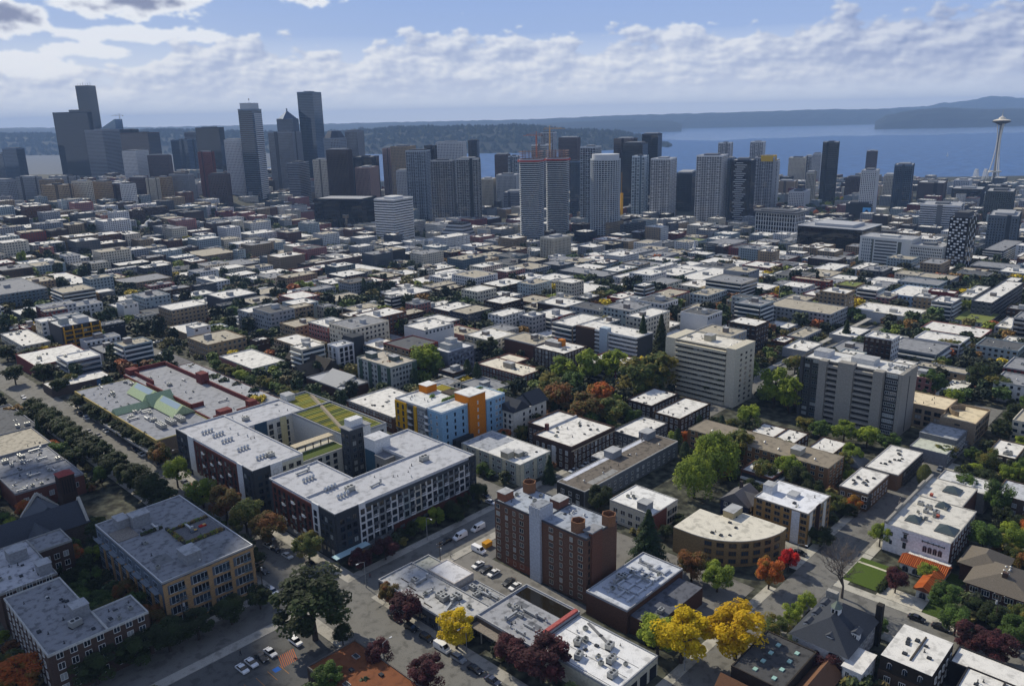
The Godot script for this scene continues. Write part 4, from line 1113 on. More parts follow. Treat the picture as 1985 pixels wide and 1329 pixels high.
const CARS := [
["car","16181b",120.2,165.5,1.6,"black sedan at the head of the kerb line on the main street","cars parked along the main street kerb"],
["suv","181a1c",120.2,158.6,1.6,"black wagon parked under the wine-red tree","cars parked along the main street kerb"],
["suv","1d1f22",120.2,151.8,1.6,"dark wagon parked ahead of the white van","cars parked along the main street kerb"],
["van","d9dad8",120.2,145.2,1.6,"white van parked under the yellow tree","cars parked along the main street kerb"],
["suv","8d9194",120.2,138.6,1.6,"silver-grey wagon parked behind the white van","cars parked along the main street kerb"],
["car","22262c",120.2,132.2,1.6,"dark sedan behind the silver-grey wagon","cars parked along the main street kerb"],
["car","28324a",120.2,125.6,1.6,"navy sedan at the tail of the kerb line","cars parked along the main street kerb"],
["car","d4d5d4",78.7,178.3,1.6,"white coupe in the stall farthest from the hatching","cars in the corner parking lot"],
["car","dcdcda",81.6,178.8,1.6,"white sedan between the white coupe and the black convertible","cars in the corner parking lot"],
["car","17181a",84.6,178.7,1.6,"black convertible in the corner parking lot","cars in the corner parking lot"],
["car","d6d6d4",87.3,178.9,1.6,"white sedan beside the blue stall square","cars in the corner parking lot"],
["suv","dedede",94.5,177.8,1.6,"white hatchback alone beyond the orange hatching","cars in the corner parking lot"],
["suv","d2d4d6",104.5,146.2,1.6,"white wagon by the rust-brown roof shop",""],
["van","dedede",164.5,185.9,0.0,"plain white van parked on the side street",""],
["van","d8d8d4",172.7,185.4,0.0,"white work van at the head of the side street",""],
["car","202226",159.1,187.3,0.0,"dark sedan behind the side street vans",""],
["van","e0e0de",162.4,174.5,1.6,"white van in the yard beside the skip",""],
["car","d6d6d4",156.1,168.2,0.0,"white car at the fence nearest the yard van","cars along the red fence"],
["car","2c2f36",156.0,164.5,0.0,"dark car between two white ones at the fence","cars along the red fence"],
["car","d2d2d0",156.0,161.0,0.0,"white car midway along the fence","cars along the red fence"],
["car","30343a",155.6,154.0,0.0,"dark car near the fence end","cars along the red fence"],
["car","d9d9d6",155.1,150.7,0.0,"white car at the fence end","cars along the red fence"],
["car","dcdcda",112.3,366.1,1.6,"white sedan driving down the tree-lined main street",""],
["car","d6d6d2",117.5,220.1,1.6,"white sedan waiting before the crossing",""],
["car","d0d0cc",116.7,231.0,1.6,"pale sedan parked by the lime trees",""],
["car","1c1e22",117.0,226.6,1.6,"black sedan behind the waiting white sedan",""],
["suv","d4d6d6",103.0,204.8,1.6,"white wagon beside the loft block side",""],
["car","22242a",114.4,391.8,1.6,"dark car in the shade before the grocery canopy",""],
["car","17191d",115.4,382.8,1.6,"black car in the shade before the grocery canopy",""],
["car","b9bcc0",109.0,472.4,1.6,"silver car at the far crossing",""],
["car","c6c9cc",105.1,320.4,1.6,"silver car below the bell tower trees",""],
["car","24262a",231.5,94.3,1.6,"dark car on the driveway beside the ochre block",""],
["car","161a24",219.8,54.5,1.6,"black car parked nearest the tiled portico",""],
["car","1a1c22",219.8,48.2,1.6,"black car under the green street tree",""],
["suv","d6d6d4",203.5,170.0,0.0,"white wagon parked against the grey long block",""],
["car","202226",203.6,175.0,0.0,"dark car parked against the grey long block",""],
["car","4a5260",352.0,80.6,0.0,"slate car parked on the cross street past the walk-ups","cars on the cross street"],
["car","2c3036",358.0,80.6,0.0,"dark car parked on the cross street past the walk-ups","cars on the cross street"],
["car","8a9096",364.0,80.6,0.0,"silver car parked on the cross street past the walk-ups","cars on the cross street"],
["car","b02a26",371.0,80.6,0.0,"red car parked on the cross street past the walk-ups","cars on the cross street"],
["car","30343c",378.0,80.6,0.0,"charcoal car parked on the cross street past the walk-ups","cars on the cross street"],
["car","c9cbcc",385.0,80.6,0.0,"white car parked on the cross street past the walk-ups","cars on the cross street"],
["car","555c66",330.0,80.6,0.0,"steel-blue car parked on the cross street past the walk-ups","cars on the cross street"],
["car","22252a",193.8,205.2,1.6,"black car on the back street beside the courtyard apartments",""],
["car","3a3d42",191.8,200.9,1.6,"charcoal car on the back street beside the courtyard apartments",""],
["car","b5b8bc",189.7,196.2,1.6,"silver car on the back street beside the courtyard apartments",""],
["car","dcdcda",211.2,545.4,0.0,"white sedan in the open lot past the annex","cars in the open lot"],
["car","d0d2d4",208.2,529.0,0.0,"pale sedan in the open lot past the annex","cars in the open lot"],
["van","dedede",191.2,522.3,0.0,"white van in the open lot past the annex","cars in the open lot"],
["car","c9ccd0",217.7,547.9,0.0,"silver sedan in the open lot past the annex","cars in the open lot"],
["car","8a9096",199.4,507.6,0.0,"grey sedan in the open lot past the annex","cars in the open lot"],
["car","1c1e22",119.9,209.5,1.6,"black car parked under the street trees on the grocery side of the main street","cars parked under the street trees"],
["car","1c1e22",107.2,217.7,1.6,"black car parked under the street trees on the shop side of the main street","cars parked under the street trees"],
["car","6a7078",107.2,226.9,1.6,"grey car parked under the street trees on the shop side of the main street","cars parked under the street trees"],
["car","6a7078",119.9,235.2,1.6,"grey car parked under the street trees on the grocery side of the main street","cars parked under the street trees"],
["car","6a7078",107.2,244.3,1.6,"grey car parked under the street trees on the shop side of the main street","cars parked under the street trees"],
["car","6a7078",119.9,252.7,1.6,"grey car parked under the street trees on the grocery side of the main street","cars parked under the street trees"],
["car","6a7078",119.9,259.7,1.6,"grey car parked under the street trees on the grocery side of the main street","cars parked under the street trees"],
["suv","6a7078",119.9,269.5,1.6,"grey car parked under the street trees on the grocery side of the main street","cars parked under the street trees"],
["car","d2d4d4",119.9,276.7,1.6,"white car parked under the street trees on the grocery side of the main street","cars parked under the street trees"],
["car","7a2620",119.9,284.8,1.6,"maroon car parked under the street trees on the grocery side of the main street","cars parked under the street trees"],
["suv","7a2620",119.9,294.8,1.6,"maroon car parked under the street trees on the grocery side of the main street","cars parked under the street trees"],
["car","2c3a52",119.9,301.8,1.6,"navy car parked under the street trees on the grocery side of the main street","cars parked under the street trees"],
["car","d2d4d4",119.9,310.7,1.6,"white car parked under the street trees on the grocery side of the main street","cars parked under the street trees"],
["car","1c1e22",107.2,319.8,1.6,"black car parked under the street trees on the shop side of the main street","cars parked under the street trees"],
["suv","6a7078",119.9,327.5,1.6,"grey car parked under the street trees on the grocery side of the main street","cars parked under the street trees"],
["car","b5b8ba",107.2,335.7,1.6,"silver car parked under the street trees on the shop side of the main street","cars parked under the street trees"],
["car","d2d4d4",119.9,344.2,1.6,"white car parked under the street trees on the grocery side of the main street","cars parked under the street trees"],
["suv","2c3a52",119.9,352.2,1.6,"navy car parked under the street trees on the grocery side of the main street","cars parked under the street trees"],
["car","7a2620",107.2,377.6,1.6,"maroon car parked under the street trees on the shop side of the main street","cars parked under the street trees"],
["car","d2d4d4",119.9,386.1,1.6,"white car parked under the street trees on the grocery side of the main street","cars parked under the street trees"],
["car","6a7078",107.2,393.9,1.6,"grey car parked under the street trees on the shop side of the main street","cars parked under the street trees"],
["car","6a7078",107.2,403.7,1.6,"grey car parked under the street trees on the shop side of the main street","cars parked under the street trees"],
["suv","d2d4d4",119.9,411.2,1.6,"white car parked under the street trees on the grocery side of the main street","cars parked under the street trees"],
["suv","1c1e22",119.9,420.4,1.6,"black car parked under the street trees on the grocery side of the main street","cars parked under the street trees"],
["car","d2d4d4",232.0,190.6,0.0,"white car parked along the upper side street","cars on the upper side street"],
["car","b5b8ba",239.5,190.6,0.0,"silver car parked along the upper side street","cars on the upper side street"],
["car","6a7078",247.0,190.6,0.0,"grey car parked along the upper side street","cars on the upper side street"],
["car","d2d4d4",254.5,190.6,0.0,"white car parked along the upper side street","cars on the upper side street"],
["car","6a7078",262.0,190.6,0.0,"grey car parked along the upper side street","cars on the upper side street"],
["car","b5b8ba",269.5,190.6,0.0,"silver car parked along the upper side street","cars on the upper side street"],
["car","d2d4d4",277.0,190.6,0.0,"white car parked along the upper side street","cars on the upper side street"],
["car","6a7078",284.5,190.6,0.0,"grey car parked along the upper side street","cars on the upper side street"],
["car","1c1e22",292.0,190.6,0.0,"black car parked along the upper side street","cars on the upper side street"],
["car","6a7078",299.5,190.6,0.0,"grey car parked along the upper side street","cars on the upper side street"],
["car","1c1e22",307.0,190.6,0.0,"black car parked along the upper side street","cars on the upper side street"],
["car","b5b8ba",314.5,190.6,0.0,"silver car parked along the upper side street","cars on the upper side street"],
["car","d2d4d4",322.0,190.6,0.0,"white car parked along the upper side street","cars on the upper side street"],
["car","6a7078",329.5,190.6,0.0,"grey car parked along the upper side street","cars on the upper side street"]]
const POLES := [
[76,205.6,12,false,"utility pole before the loft block corner",0.0],
[100.6,206,12,false,"utility pole at the loft block and main street corner",0.0],
[20,205.6,12,false,"utility pole below the brick courtyard block",0.0],
[227.5,37,12.5,false,"tall pale utility pole before the hipped house",1.57],
[272,77.6,11.5,false,"utility pole at the clubhouse crosswalk",0.3],
[230.2,188.2,11,false,"utility pole between the brown brick apartments and the grey long block",0.0],
[262,178,11.0,false,"utility pole behind the grey long block",0.0],
[146.8,176,10,false,"utility pole at the end of the red fence",0.0],
[296,175,11,false,"utility pole beside the spotted white roof",0.0],
[124.3,185.5,9,true,"street lamp at the corner shop row crossing",3.14],
[126,318,8.5,true,"street lamp at the garden-roof apartments corner",3.14],
[156,193.4,8.5,true,"street lamp before the courtyard apartments garage",-1.57],
[157,91.6,8.5,true,"street lamp by the great golden tree",1.57],
[224,92,8,true,"street lamp at the scarlet tree",-1.57],
[123.6,139,8.5,true,"street lamp beside the brilliant yellow tree",3.14],
[104.2,150,8.5,true,"street lamp beside the rust-brown roof shop",0.0]]

# ------------------------------------------------------------------ near buildings, one by one
func stair_box(n: Node3D, a0: float, a1: float, b0: float, b1: float, y0: float, y1: float, hex := "8d9094", called := "stair_housing"):
	var s := bx(n, called, a0, a1, b0, b1, y0, y1, m(hex))
	var t := bx(n, called + "_roof", a0 - 0.15, a1 + 0.15, b0 - 0.15, b1 + 0.15, y1 + 0.002, y1 + 0.14, m("a9abac", "roof"))
	n.remove_child(t)
	t.name = "cap"
	s.add_child(t, true)

func near_left():
	var G := m(ROOFS.G, "oldroof")
	# tan loft block with the roof gardens
	var n := bld("loft_block", "tan-framed loft block with wide windows and two planted roof terraces", 73, 210)
	var tan_ := m("b58a55", "wall")
	vol(n, 73, 101, 210, 260.5, 0, 15.5, m("5d6a78"), G, 0.35, m("c9cbcc", "metal"))
	for k in 5: panel(n, "F", 210, 73 + k * 6.9 - 0.7 * float(k > 0), 74.2 + k * 6.65, 0, 15.0, tan_, 0.35, "pier")
	for y in [0.2, 3.6, 7.0, 10.4, 14.2]: panel(n, "F", 210, 73, 101, y, y + 0.8, tan_, 0.3, "spandrel")
	for k in 4:
		for r in 4:
			inst(n, "window", win_mesh(4.6, 2.4, "b9c0c2", [0, 1, 2][(k + r) % 3], 4), face_xf(n, "F", 210, 77.2 + k * 6.8, 2.3 + r * 3.4))
			balcony(n, "F", 210, 77.2 + k * 6.8 + 1.0, 1.2 + r * 3.4, 2.2, "6c7a80", 0.7)
	for k in 8:
		panel(n, "L", 73, 211.5 + k * 6.1, 212.9 + k * 6.1, 0, 11.0, tan_, 0.35, "pier")
		for r in 3: inst(n, "window", win_mesh(3.6, 2.3, "7d8790", (k + r) % 3, 3), face_xf(n, "L", 73, 215.3 + k * 6.1, 2.4 + r * 3.4))
		inst(n, "window", win_mesh(3.0, 2.0, "8c98a4", k % 3, 3), face_xf(n, "L", 73, 215 + k * 6.1, 13.0))
		balcony(n, "L", 73, 215 + k * 6.1, 11.3, 4.6, "7b858e", 1.4)
	stair_box(n, 80.5, 86, 248, 252.5, 15.5, 19.5)
	stair_box(n, 77, 80.4, 251, 256, 15.5, 18.6)
	stair_box(n, 82, 86.5, 213.5, 219.5, 15.5, 19.0)
	bx(n, "deck", 73.6, 80, 243, 251, 15.51, 15.75, m("8d8478"))
	bx(n, "deck", 88, 100, 226.5, 237, 15.51, 15.75, m("6f6f72"))
	bx(n, "paving_patch", 76, 81, 220, 226, 15.503, 15.512, m("77797a", "oldroof"))
	bx(n, "paving_patch", 90, 97, 212, 220, 15.503, 15.512, m("808284", "oldroof"))
	bx(n, "planter", 87, 87.9, 226, 240, 15.5, 16.3, m("3c4034"))
	bx(n, "planter", 88, 100, 225.4, 226.4, 15.5, 16.2, m("4a4438"))
	bx(n, "planter", 88, 100, 237.2, 238.2, 15.5, 16.2, m("4a4438"))
	bx(n, "planter", 80.2, 87, 241.6, 242.6, 15.5, 16.2, m("4a4438"))
	for p in [[91.5, 231, "4a5058"], [95, 232.4, "a32c22"]]:
		bx(n, "lounger", p[0], p[0] + 2.2, p[1], p[1] + 1.2, 15.75, 16.2, m(p[2], "flat"))
		bx(n, "cushion", p[0] + 1.2, p[0] + 2.1, p[1] + 0.2, p[1] + 1.0, 16.2, 16.35, m("c4a05c", "flat"))
	for q in 26:
		var t := float(q) / 26
		var pa := [88 + 11.6 * fmod(t * 3, 1.0), 226 if t < 0.4 else 237.7]
		if t > 0.7: pa = [87.4, 226.5 + 13 * (t - 0.7) / 0.3]
		bush_part(n, pa[0], pa[1], 16.1, rng.randf_range(0.6, 1.0), ["5d6b26", "7a7430", "6e5a2a"][q % 3])
	for q in 7: bush_part(n, 80.8 + q * 0.9, 242.1, 16.1, 0.8, "2c3c1c")
	gear(n, 74, 100, 211, 260, 15.5, 15, [1, 2, 2, 5, 7, 4])
	# brick courtyard building at the bottom corner
	n = bld("brick_courtyard_block", "dark brick courtyard block with grey membrane roof and pale coping", 41, 203)
	var bk := m("5a4438", "brick")
	vol(n, 41, 55.5, 203, 240, 0, 13, bk, G, 0.45, m("bcbcb6"))
	vol(n, 55.5, 66, 203.2, 215, 0, 12.9, bk, G, 0.45, m("bcbcb6"))
	wins(n, "F", 203, 42, 55, 4, 2.6, 3.2, 4, 1.5, 1.8)
	wins(n, "F", 203.2, 56, 65.5, 3, 2.6, 3.2, 4, 1.5, 1.8)
	wins(n, "L", 41, 205, 239, 9, 2.6, 3.2, 4, 1.4, 1.8)
	stair_box(n, 51, 55, 214, 218, 13, 16.4)
	gear(n, 41, 55, 204, 240, 13, 14, [1, 2, 5, 3, 2])
	gear1(n, 0, 50.4, 211.5, 13, 0.2, 1.3)
	gear(n, 56, 66, 203, 215, 12.9, 6, [7, 3, 2])
	n = bld("brick_apartment_block", "low brick block with pale patched roof beside the slate church", 41, 244)
	vol(n, 41, 56, 244, 273, 0, 12.5, bk, m("b7b8bb", "oldroof"), 0.45, m("9b9b96"))
	vol(n, 56, 66, 262, 273, 0, 12.4, bk, G, 0.45, m("9b9b96"))
	wins(n, "F", 262, 57, 65, 3, 2.6, 3.2, 3, 1.4, 1.7)
	wins(n, "F", 244, 42, 55, 5, 2.6, 3.2, 4, 1.4, 1.7)
	stair_box(n, 48, 53, 260, 265, 12.5, 16.2)
	stair_box(n, 52, 55.5, 246, 250, 12.5, 15.8)
	gear(n, 41, 56, 245, 272, 12.5, 18, [1, 2, 5, 3, 2, 7])
	# slate-roofed church
	n = bld("slate_church", "stone church with crossed slate gables and pale coped ends", 46, 279, "church")
	bx(n, "wall", 46, 77, 282, 294, -2, 7.5, m("6b5f55", "brick"))
	gable(n, "roof", 46, 77, 282, 294, 7.5, 6.5, true, m("4c525c", "shingle"), 0.0, 0.7)
	bx(n, "wall", 58, 66, 279, 283, -2, 6.8, m("6b5f55", "brick"))
	gable(n, "transept_roof", 57, 67, 276.5, 288, 6.8, 5.2, false, m("59606a", "shingle"), 0.0, 0.4)
	bx(n, "wall", 62, 74, 294, 303, -2, 7.4, m("6b5f55", "brick"))
	gable(n, "rear_roof", 62, 74, 292, 303, 7.4, 6.0, false, m("666d76", "shingle"), 0.0, 0.5)
	for e in [[46.0, 282.0, 46.0, 294.0], [77.0, 282.0, 77.0, 294.0], [62.0, 303.2, 74.0, 303.2]]:
		var mb := MB.new()
		var mid := lo(n, (e[0] + e[2]) / 2, (e[1] + e[3]) / 2, 14.8)
		mb.beam(lo(n, e[0], e[1], 7.6), mid, 0.9, 0.8)
		mb.beam(lo(n, e[2], e[3], 7.6), mid, 0.9, 0.8)
		inst(n, "coping", mb.mesh(m("b9b4a6")))
	n = bld("brick_bell_tower", "square dark brick bell tower with a red hipped cap", 77.2, 308, "tower")
	bx(n, "wall", 77.2, 82.4, 308, 313.2, -2, 16, m("4a372e", "brick"))
	for k in 5: panel(n, "F", 308, 77.9 + k * 0.9, 78.3 + k * 0.9, 9, 14.5, m("221d1b", "flat"), 0.04, "louvre")
	for k in 5: panel(n, "L", 77.2, 308.7 + k * 0.9, 309.1 + k * 0.9, 9, 14.5, m("221d1b", "flat"), 0.04, "louvre")
	gable(n, "roof", 77.2, 82.4, 308, 313.2, 16, 1.5, true, m("a8413a", "shingle"), 2.9, 0.3)
	# shops on the far side of the street
	var k2 := 0
	for s in [[66.0, 90.0, 324.0, 345.0, 8.0, "G", "shop with a crowded silver roof beside the brick bell tower"], [64.0, 90.0, 345.4, 368.0, 7.6, "G", "shop with a wide grey deck full of vents on the tree-lined street"], [60.0, 92.0, 368.4, 396.0, 8.2, "T", "shop with a stained pale roof behind the street trees"], [66.0, 95.0, 396.4, 440.0, 8.0, "D", "long shop with a dark ribbed roof behind the street trees"]]:
		n = bld("shop_building", s[6], s[0], s[2])
		vol(n, s[0], s[1], s[2], s[3], 0, s[4], m(["7b4636", "5e5149", "75706a", "5a4438"][k2], "brick"), m(ROOFS[s[5]], "oldroof"), 0.5, m("8f9092"))
		wins(n, "F", s[2], s[0] + 1, s[1] - 1, 5, 4.6, 3, 1, 1.6, 1.8)
		gear(n, s[0], s[1], s[2], s[3], s[4], 24 if k2 < 2 else 10, [1, 2, 3, 7, 0, 5, 4])
		k2 += 1
	n = bld("entrance_shed", "small cream lean-to against the brick shop wall", 66, 318, "shed")
	vol(n, 66, 71, 318, 323.8, 0, 4.2, m("6b4c3e", "brick"), m("c9c0a2", "roof"), 0.2)

func grocery():
	var n := bld("grocery_hall", "broad grocery hall with yellow fascia and green gabled skylights on its roof", 124, 336, "store")
	vol(n, 124, 151, 336, 436, 0, 8, m("6a6058", "brick"), m("8d9096", "roof"), 0.25, m("a89a52"))
	panel(n, "L", 124, 336, 436, 6.4, 8.3, m("b79a48"), 0.25, "fascia")
	wins(n, "L", 124, 338, 386, 14, 4.6, 3, 1, 2.6, 2.2, "5a5a56", 3)
	wins(n, "L", 124, 392, 434, 12, 4.6, 3, 1, 2.6, 2.2, "5a5a56", 3)
	bx(n, "canopy", 119.6, 124, 326, 386, 3.6, 4.0, m("b9b5aa", "roof"))
	bx(n, "canopy", 121, 124, 392, 436, 3.6, 4.0, m("b9b5aa", "roof"))
	bx(n, "canopy_fascia", 119.4, 119.6, 326, 386, 3.5, 4.5, m("c9c8c2"))
	var gr := m("a6b894", "paint")
	var gl := m("93a3aa", "glass")
	for q in [[357.0, 380.0], [388.0, 411.0]]:
		gable(n, "green_gable", 140.5, 151.5, q[0], q[1], 8.6, 4.4, false, gr, 0.0, 0.1)
		var mb := MB.new()
		var e := 0.06
		mb.quad(lo(n, 143.6, q[0] + 2, 11.05 + e), lo(n, 146, q[0] + 2, 13.0 + e), lo(n, 146, q[1] - 2, 13.0 + e), lo(n, 143.6, q[1] - 2, 11.05 + e))
		inst(n, "glazing", mb.mesh(gl))
	gable(n, "green_gable", 124.2, 152, 381, 387.5, 8.3, 2.6, true, gr, 0.0, 0.1)
	gable(n, "green_gable", 140, 152, 378.5, 389.8, 8.7, 5.0, true, gr, 0.0, 0.1)
	for q in 12:
		var mb := MB.new()
		mb.box(lo(n, 140.4, 358 + q * 1.9 + 0.08, 8.9), lo(n, 140.6, 358 + q * 1.9, 9.0))
		inst(n, "seam", mb.mesh(gr))
	for c in [[131.0, 347.0], [136.0, 348.0], [140.5, 348.5]]:
		bx(n, "chiller", c[0], c[0] + 2.6, c[1], c[1] + 7.0, 8.3, 10.1, m("a6a9aa", "metal"))
		for k in 8: gear_fan(n, c[0] + 0.75 + 1.1 * (k % 2), c[1] + 0.9 + 1.7 * (k / 2), 10.1)
	gear(n, 126, 139, 352, 382, 8, 12, [0, 7, 4, 1, 3])
	gear(n, 126, 139, 390, 434, 8, 14, [0, 7, 4, 3, 3, 1])
	gear(n, 141, 150, 412, 434, 8, 6, [3, 3, 0])
	# the brick hall behind
	n = bld("brick_parapet_hall", "low hall ringed by a tall red brick parapet behind the grocery hall", 151.6, 338, "building")
	var rb := m("7d2f2b", "brick")
	bx(n, "wall", 151.6, 175, 338, 444, -2, 8.6, rb)
	bx(n, "roof", 152.2, 174.4, 338.6, 443.4, 8.61, 8.7, m("97999d", "roof"))
	for r in [[151.5, 152.2, 362.0, 413.0], [174.4, 175.1, 338.0, 444.0], [151.5, 159.0, 337.9, 338.6], [163.0, 175.0, 337.9, 338.6], [152.2, 158.0, 361.3, 362.0], [155.0, 175.0, 443.3, 444.1], [155.0, 155.7, 413.0, 443.3]]:
		bx(n, "parapet", r[0], r[1], r[2], r[3], 8.4, 10.9, rb)
	bx(n, "turret", 172, 176.4, 393, 399, 8.5, 14.2, rb)
	bx(n, "turret", 154, 160, 336.4, 341, 6, 12.6, rb)
	bx(n, "turret", 169, 173, 337, 341, 6, 13.2, rb)
	bx(n, "turret", 153, 158, 438, 444.4, 6, 11.8, rb)
	gear(n, 153, 173, 341, 440, 8.7, 16, [0, 7, 4, 1, 3, 2])
	n = bld("grey_annex", "plain grey-roofed annex beyond the red brick parapet", 175.3, 336, "building")
	vol(n, 175.4, 189, 330, 440, 0, 7.6, m("6b3532", "brick"), m("a5a7aa", "roof"), 0.2)
	gear(n, 176, 188, 332, 438, 7.6, 8, [1, 2, 3])

func gear_fan(n: Node3D, a: float, b: float, y: float):
	if not meshes.has("fan"):
		var f := MB.new()
		f.cone(Vector3.ZERO, 0.42, 0.42, 0.16, 8)
		meshes.fan = f.mesh(m("3a3e42", "flat"))
	inst(n, "fan", meshes.fan, Transform3D(Basis.IDENTITY, lo(n, a, b, y)))

func stack3(n: Node3D, a: float, b: float, y: float):
	for k in 4: gear1(n, 6, a + k * 1.35, b + 0.1 * k, y, 0, 0.95)

# the long courtyard apartment building
func courtyard_block():
	var n := bld("courtyard_apartments", "six-storey courtyard apartment building with brick, white and charcoal bays and a grey roof", 127, 204, "building")
	var R := m("b4b6ba", "roof")
	var wht := m("dddedd")
	var ch := m("3b4046")
	var brk := m("6c3327", "brick")
	var gy := m("8d9396")
	var H := 17.2
	vol(n, 127, 189.5, 204, 222, 0, H, gy, R, 0.7, m("c9cacc"))
	vol(n, 127, 147, 222, 245, 0, H - 0.01, gy, R, 0.7, m("c9cacc"))
	vol(n, 171, 189.4, 222, 243.8, 0, H - 0.02, gy, R, 0.7, m("c9cacc"))
	# street front: charcoal corner, then white, grey and cream bays over a brick base
	panel(n, "F", 204, 127, 136, 0, H + 0.5, ch, 0.4)
	panel(n, "F", 204, 136, 138.6, 2.6, H + 0.9, wht, 0.55)
	var cols := ["d9dbdb", "8a9092", "d9dbdb", "97a3a2", "cfcab8", "dcdcd8", "99a5a6", "8d9294", "dcdcd8"]
	for k in 9:
		var s := 138.6 + k * 5.3
		panel(n, "F", 204, s, s + 5.28, 5.0 if k > 3 else 3.2, H - 1.4, m(cols[k]), 0.12 + 0.1 * (k % 2))
		for r in 5:
			if r == 0 and k > 5: continue
			inst(n, "window", win_mesh(1.7, 1.7, "3c4044", [0, 1, 0, 2][rng.randi() % 4], 2), face_xf(n, "F", 204 - 0.2, s + 1.5, 3.9 + r * 2.75))
			inst(n, "window", win_mesh(1.5, 2.1, "33373b", [0, 0, 1][rng.randi() % 3], 2), face_xf(n, "F", 204 - 0.2, s + 4.1, 3.9 + r * 2.75))
			balcony(n, "F", 204 - 0.2, s + 4.1, 2.75 + r * 2.75, 1.9, "e2e2e0" if r % 2 else "55595c", 0.6, r % 2 == 0)
	panel(n, "F", 204, 138.6, 186.5, H - 1.4, H - 0.5, m("4a4e52"), 0.5, "cornice")
	panel(n, "F", 204, 186.5, 189.6, 0, H + 0.7, ch, 0.5)
	panel(n, "F", 204, 150, 186, -1, 4.8, brk, 0.3, "brick_base")
	for k in 3: panel(n, "F", 204, 157 + k * 5.0, 160.6 + k * 5.0, 0, 3.4, m("15171a", "flat"), 0.34, "garage_opening")
	for r in 5:
		wins(n, "F", 203.6, 128, 135.4, 3, 3.4 + r * 2.75, 1, 1, 1.5, 1.7, "30343a")
		inst(n, "window", win_mesh(1.4, 1.7, "30343a", 0, 2), face_xf(n, "F", 203.45, 137.3, 3.9 + r * 2.75))
		inst(n, "window", win_mesh(1.4, 1.7, "30343a", 1, 2), face_xf(n, "F", 203.5, 188, 3.9 + r * 2.75))
	bx(n, "glass_canopy", 124, 137.5, 200.6, 203.6, 3.7, 3.85, m("a9c6cc", "glass"))
	# the side towards the tree-lined street
	panel(n, "L", 127, 204, 213, 0, H + 0.5, ch, 0.4)
	panel(n, "L", 127, 213, 217, 3, H + 0.9, wht, 0.5)
	panel(n, "L", 127, 217, 243, 3, H - 0.3, brk, 0.35)
	panel(n, "L", 127, 243, 245, 0, H + 0.2, ch, 0.3)
	for r in 5:
		wins(n, "L", 126.6, 205, 212.5, 3, 3.4 + r * 2.75, 1, 1, 1.5, 1.7, "30343a")
		wins(n, "L", 126.5, 213.5, 216.6, 1, 3.6 + r * 2.75, 1, 1, 1.6, 1.9, "30343a")
		wins(n, "L", 126.65, 217.6, 242.6, 8, 3.6 + r * 2.75, 1, 1, 1.3, 1.9, "2c2724")
		for k in 3: balcony(n, "L", 126.65, 222.2 + k * 6.4, 2.6 + r * 2.75, 1.8, "d6d6d2" if (r + k) % 2 else "4a4a48", 0.7, (r + k) % 2 == 1)
	# inner faces of the court
	bx(n, "courtyard_wall", 147.002, 147.05, 222.5, 244.6, 0, H - 0.8, m("c9c7bd"))
	panel(n, "F", 243.8, 171.2, 189, 0, 0.2, gy, 0.01)
	bx(n, "lift_housing", 167.5, 175, 236.5, 243.2, 8, H + 4.2, wht)
	bx(n, "lift_roof", 167.3, 175.2, 236.3, 243.4, H + 4.2, H + 4.4, m("c3c5c8", "roof"))
	panel(n, "L", 167.5, 236.6, 243, 4, H - 0.6, m("2f5468"), 0.2)
	bx(n, "bay", 166.5, 171.2, 229, 235.5, 0, H - 1.2, m("8b8780"))
	bx(n, "bay_roof", 166.3, 171.4, 228.8, 235.7, H - 1.2, H - 0.9, m("74777c", "roof"))
	wins(n, "L", 166.5, 230, 235, 2, 4, 2.75, 4, 1.4, 1.6, "3a3a3a")
	stack3(n, 134, 233.5, H)
	stack3(n, 135, 221.5, H)
	stack3(n, 134.8, 213.4, H)
	gear1(n, 0, 140.9, 215.3, H, 0.0, 1.35)
	gear1(n, 0, 174.3, 215.3, H, 0.0, 1.4)
	gear1(n, 4, 149.4, 212, H, 0.1, 1.0)
	gear1(n, 4, 138, 240.5, H, 0.0, 1.1)
	gear(n, 150, 188, 206, 221, H, 7, [2, 1, 2])
	# rear wings with the planted roof
	n = bld("garden_roof_apartments", "apartment wings round a court with a striped sedum garden on one roof", 126, 255, "building")
	vol(n, 126, 147, 255, 318, 0, H, m("cfcdc2"), R, 0.7, m("c9cacc"))
	vol(n, 147, 174, 297, 317.9, 0, H - 0.01, m("cfcdc2"), R, 0.7, m("c9cacc"))
	vol(n, 168, 188, 256, 296.9, 0, H - 0.02, m("d0cfc8"), m("8b8a74", "roof"), 0.8, m("a9abac"))
	vol(n, 174.1, 188, 297, 318.2, 0, H - 0.03, m("d0cfc8"), m("8b8a74", "roof"), 0.8, m("a9abac"))
	panel(n, "L", 126, 255, 262, 0, H + 0.5, ch, 0.4)
	panel(n, "L", 126, 262, 266, 3, H + 0.9, wht, 0.5)
	panel(n, "L", 126, 266, 302, 3, H - 0.3, brk, 0.35)
	panel(n, "L", 126, 302, 307, 3, H + 0.9, wht, 0.5)
	panel(n, "L", 126, 307, 318, 0, H + 0.5, ch, 0.4)
	panel(n, "F", 255, 126, 133, 0, H + 0.5, ch, 0.4)
	panel(n, "F", 255, 133, 138, 3, H + 0.8, wht, 0.3)
	panel(n, "F", 255, 138, 147, 3, H - 0.2, m("cfc9ae"), 0.15)
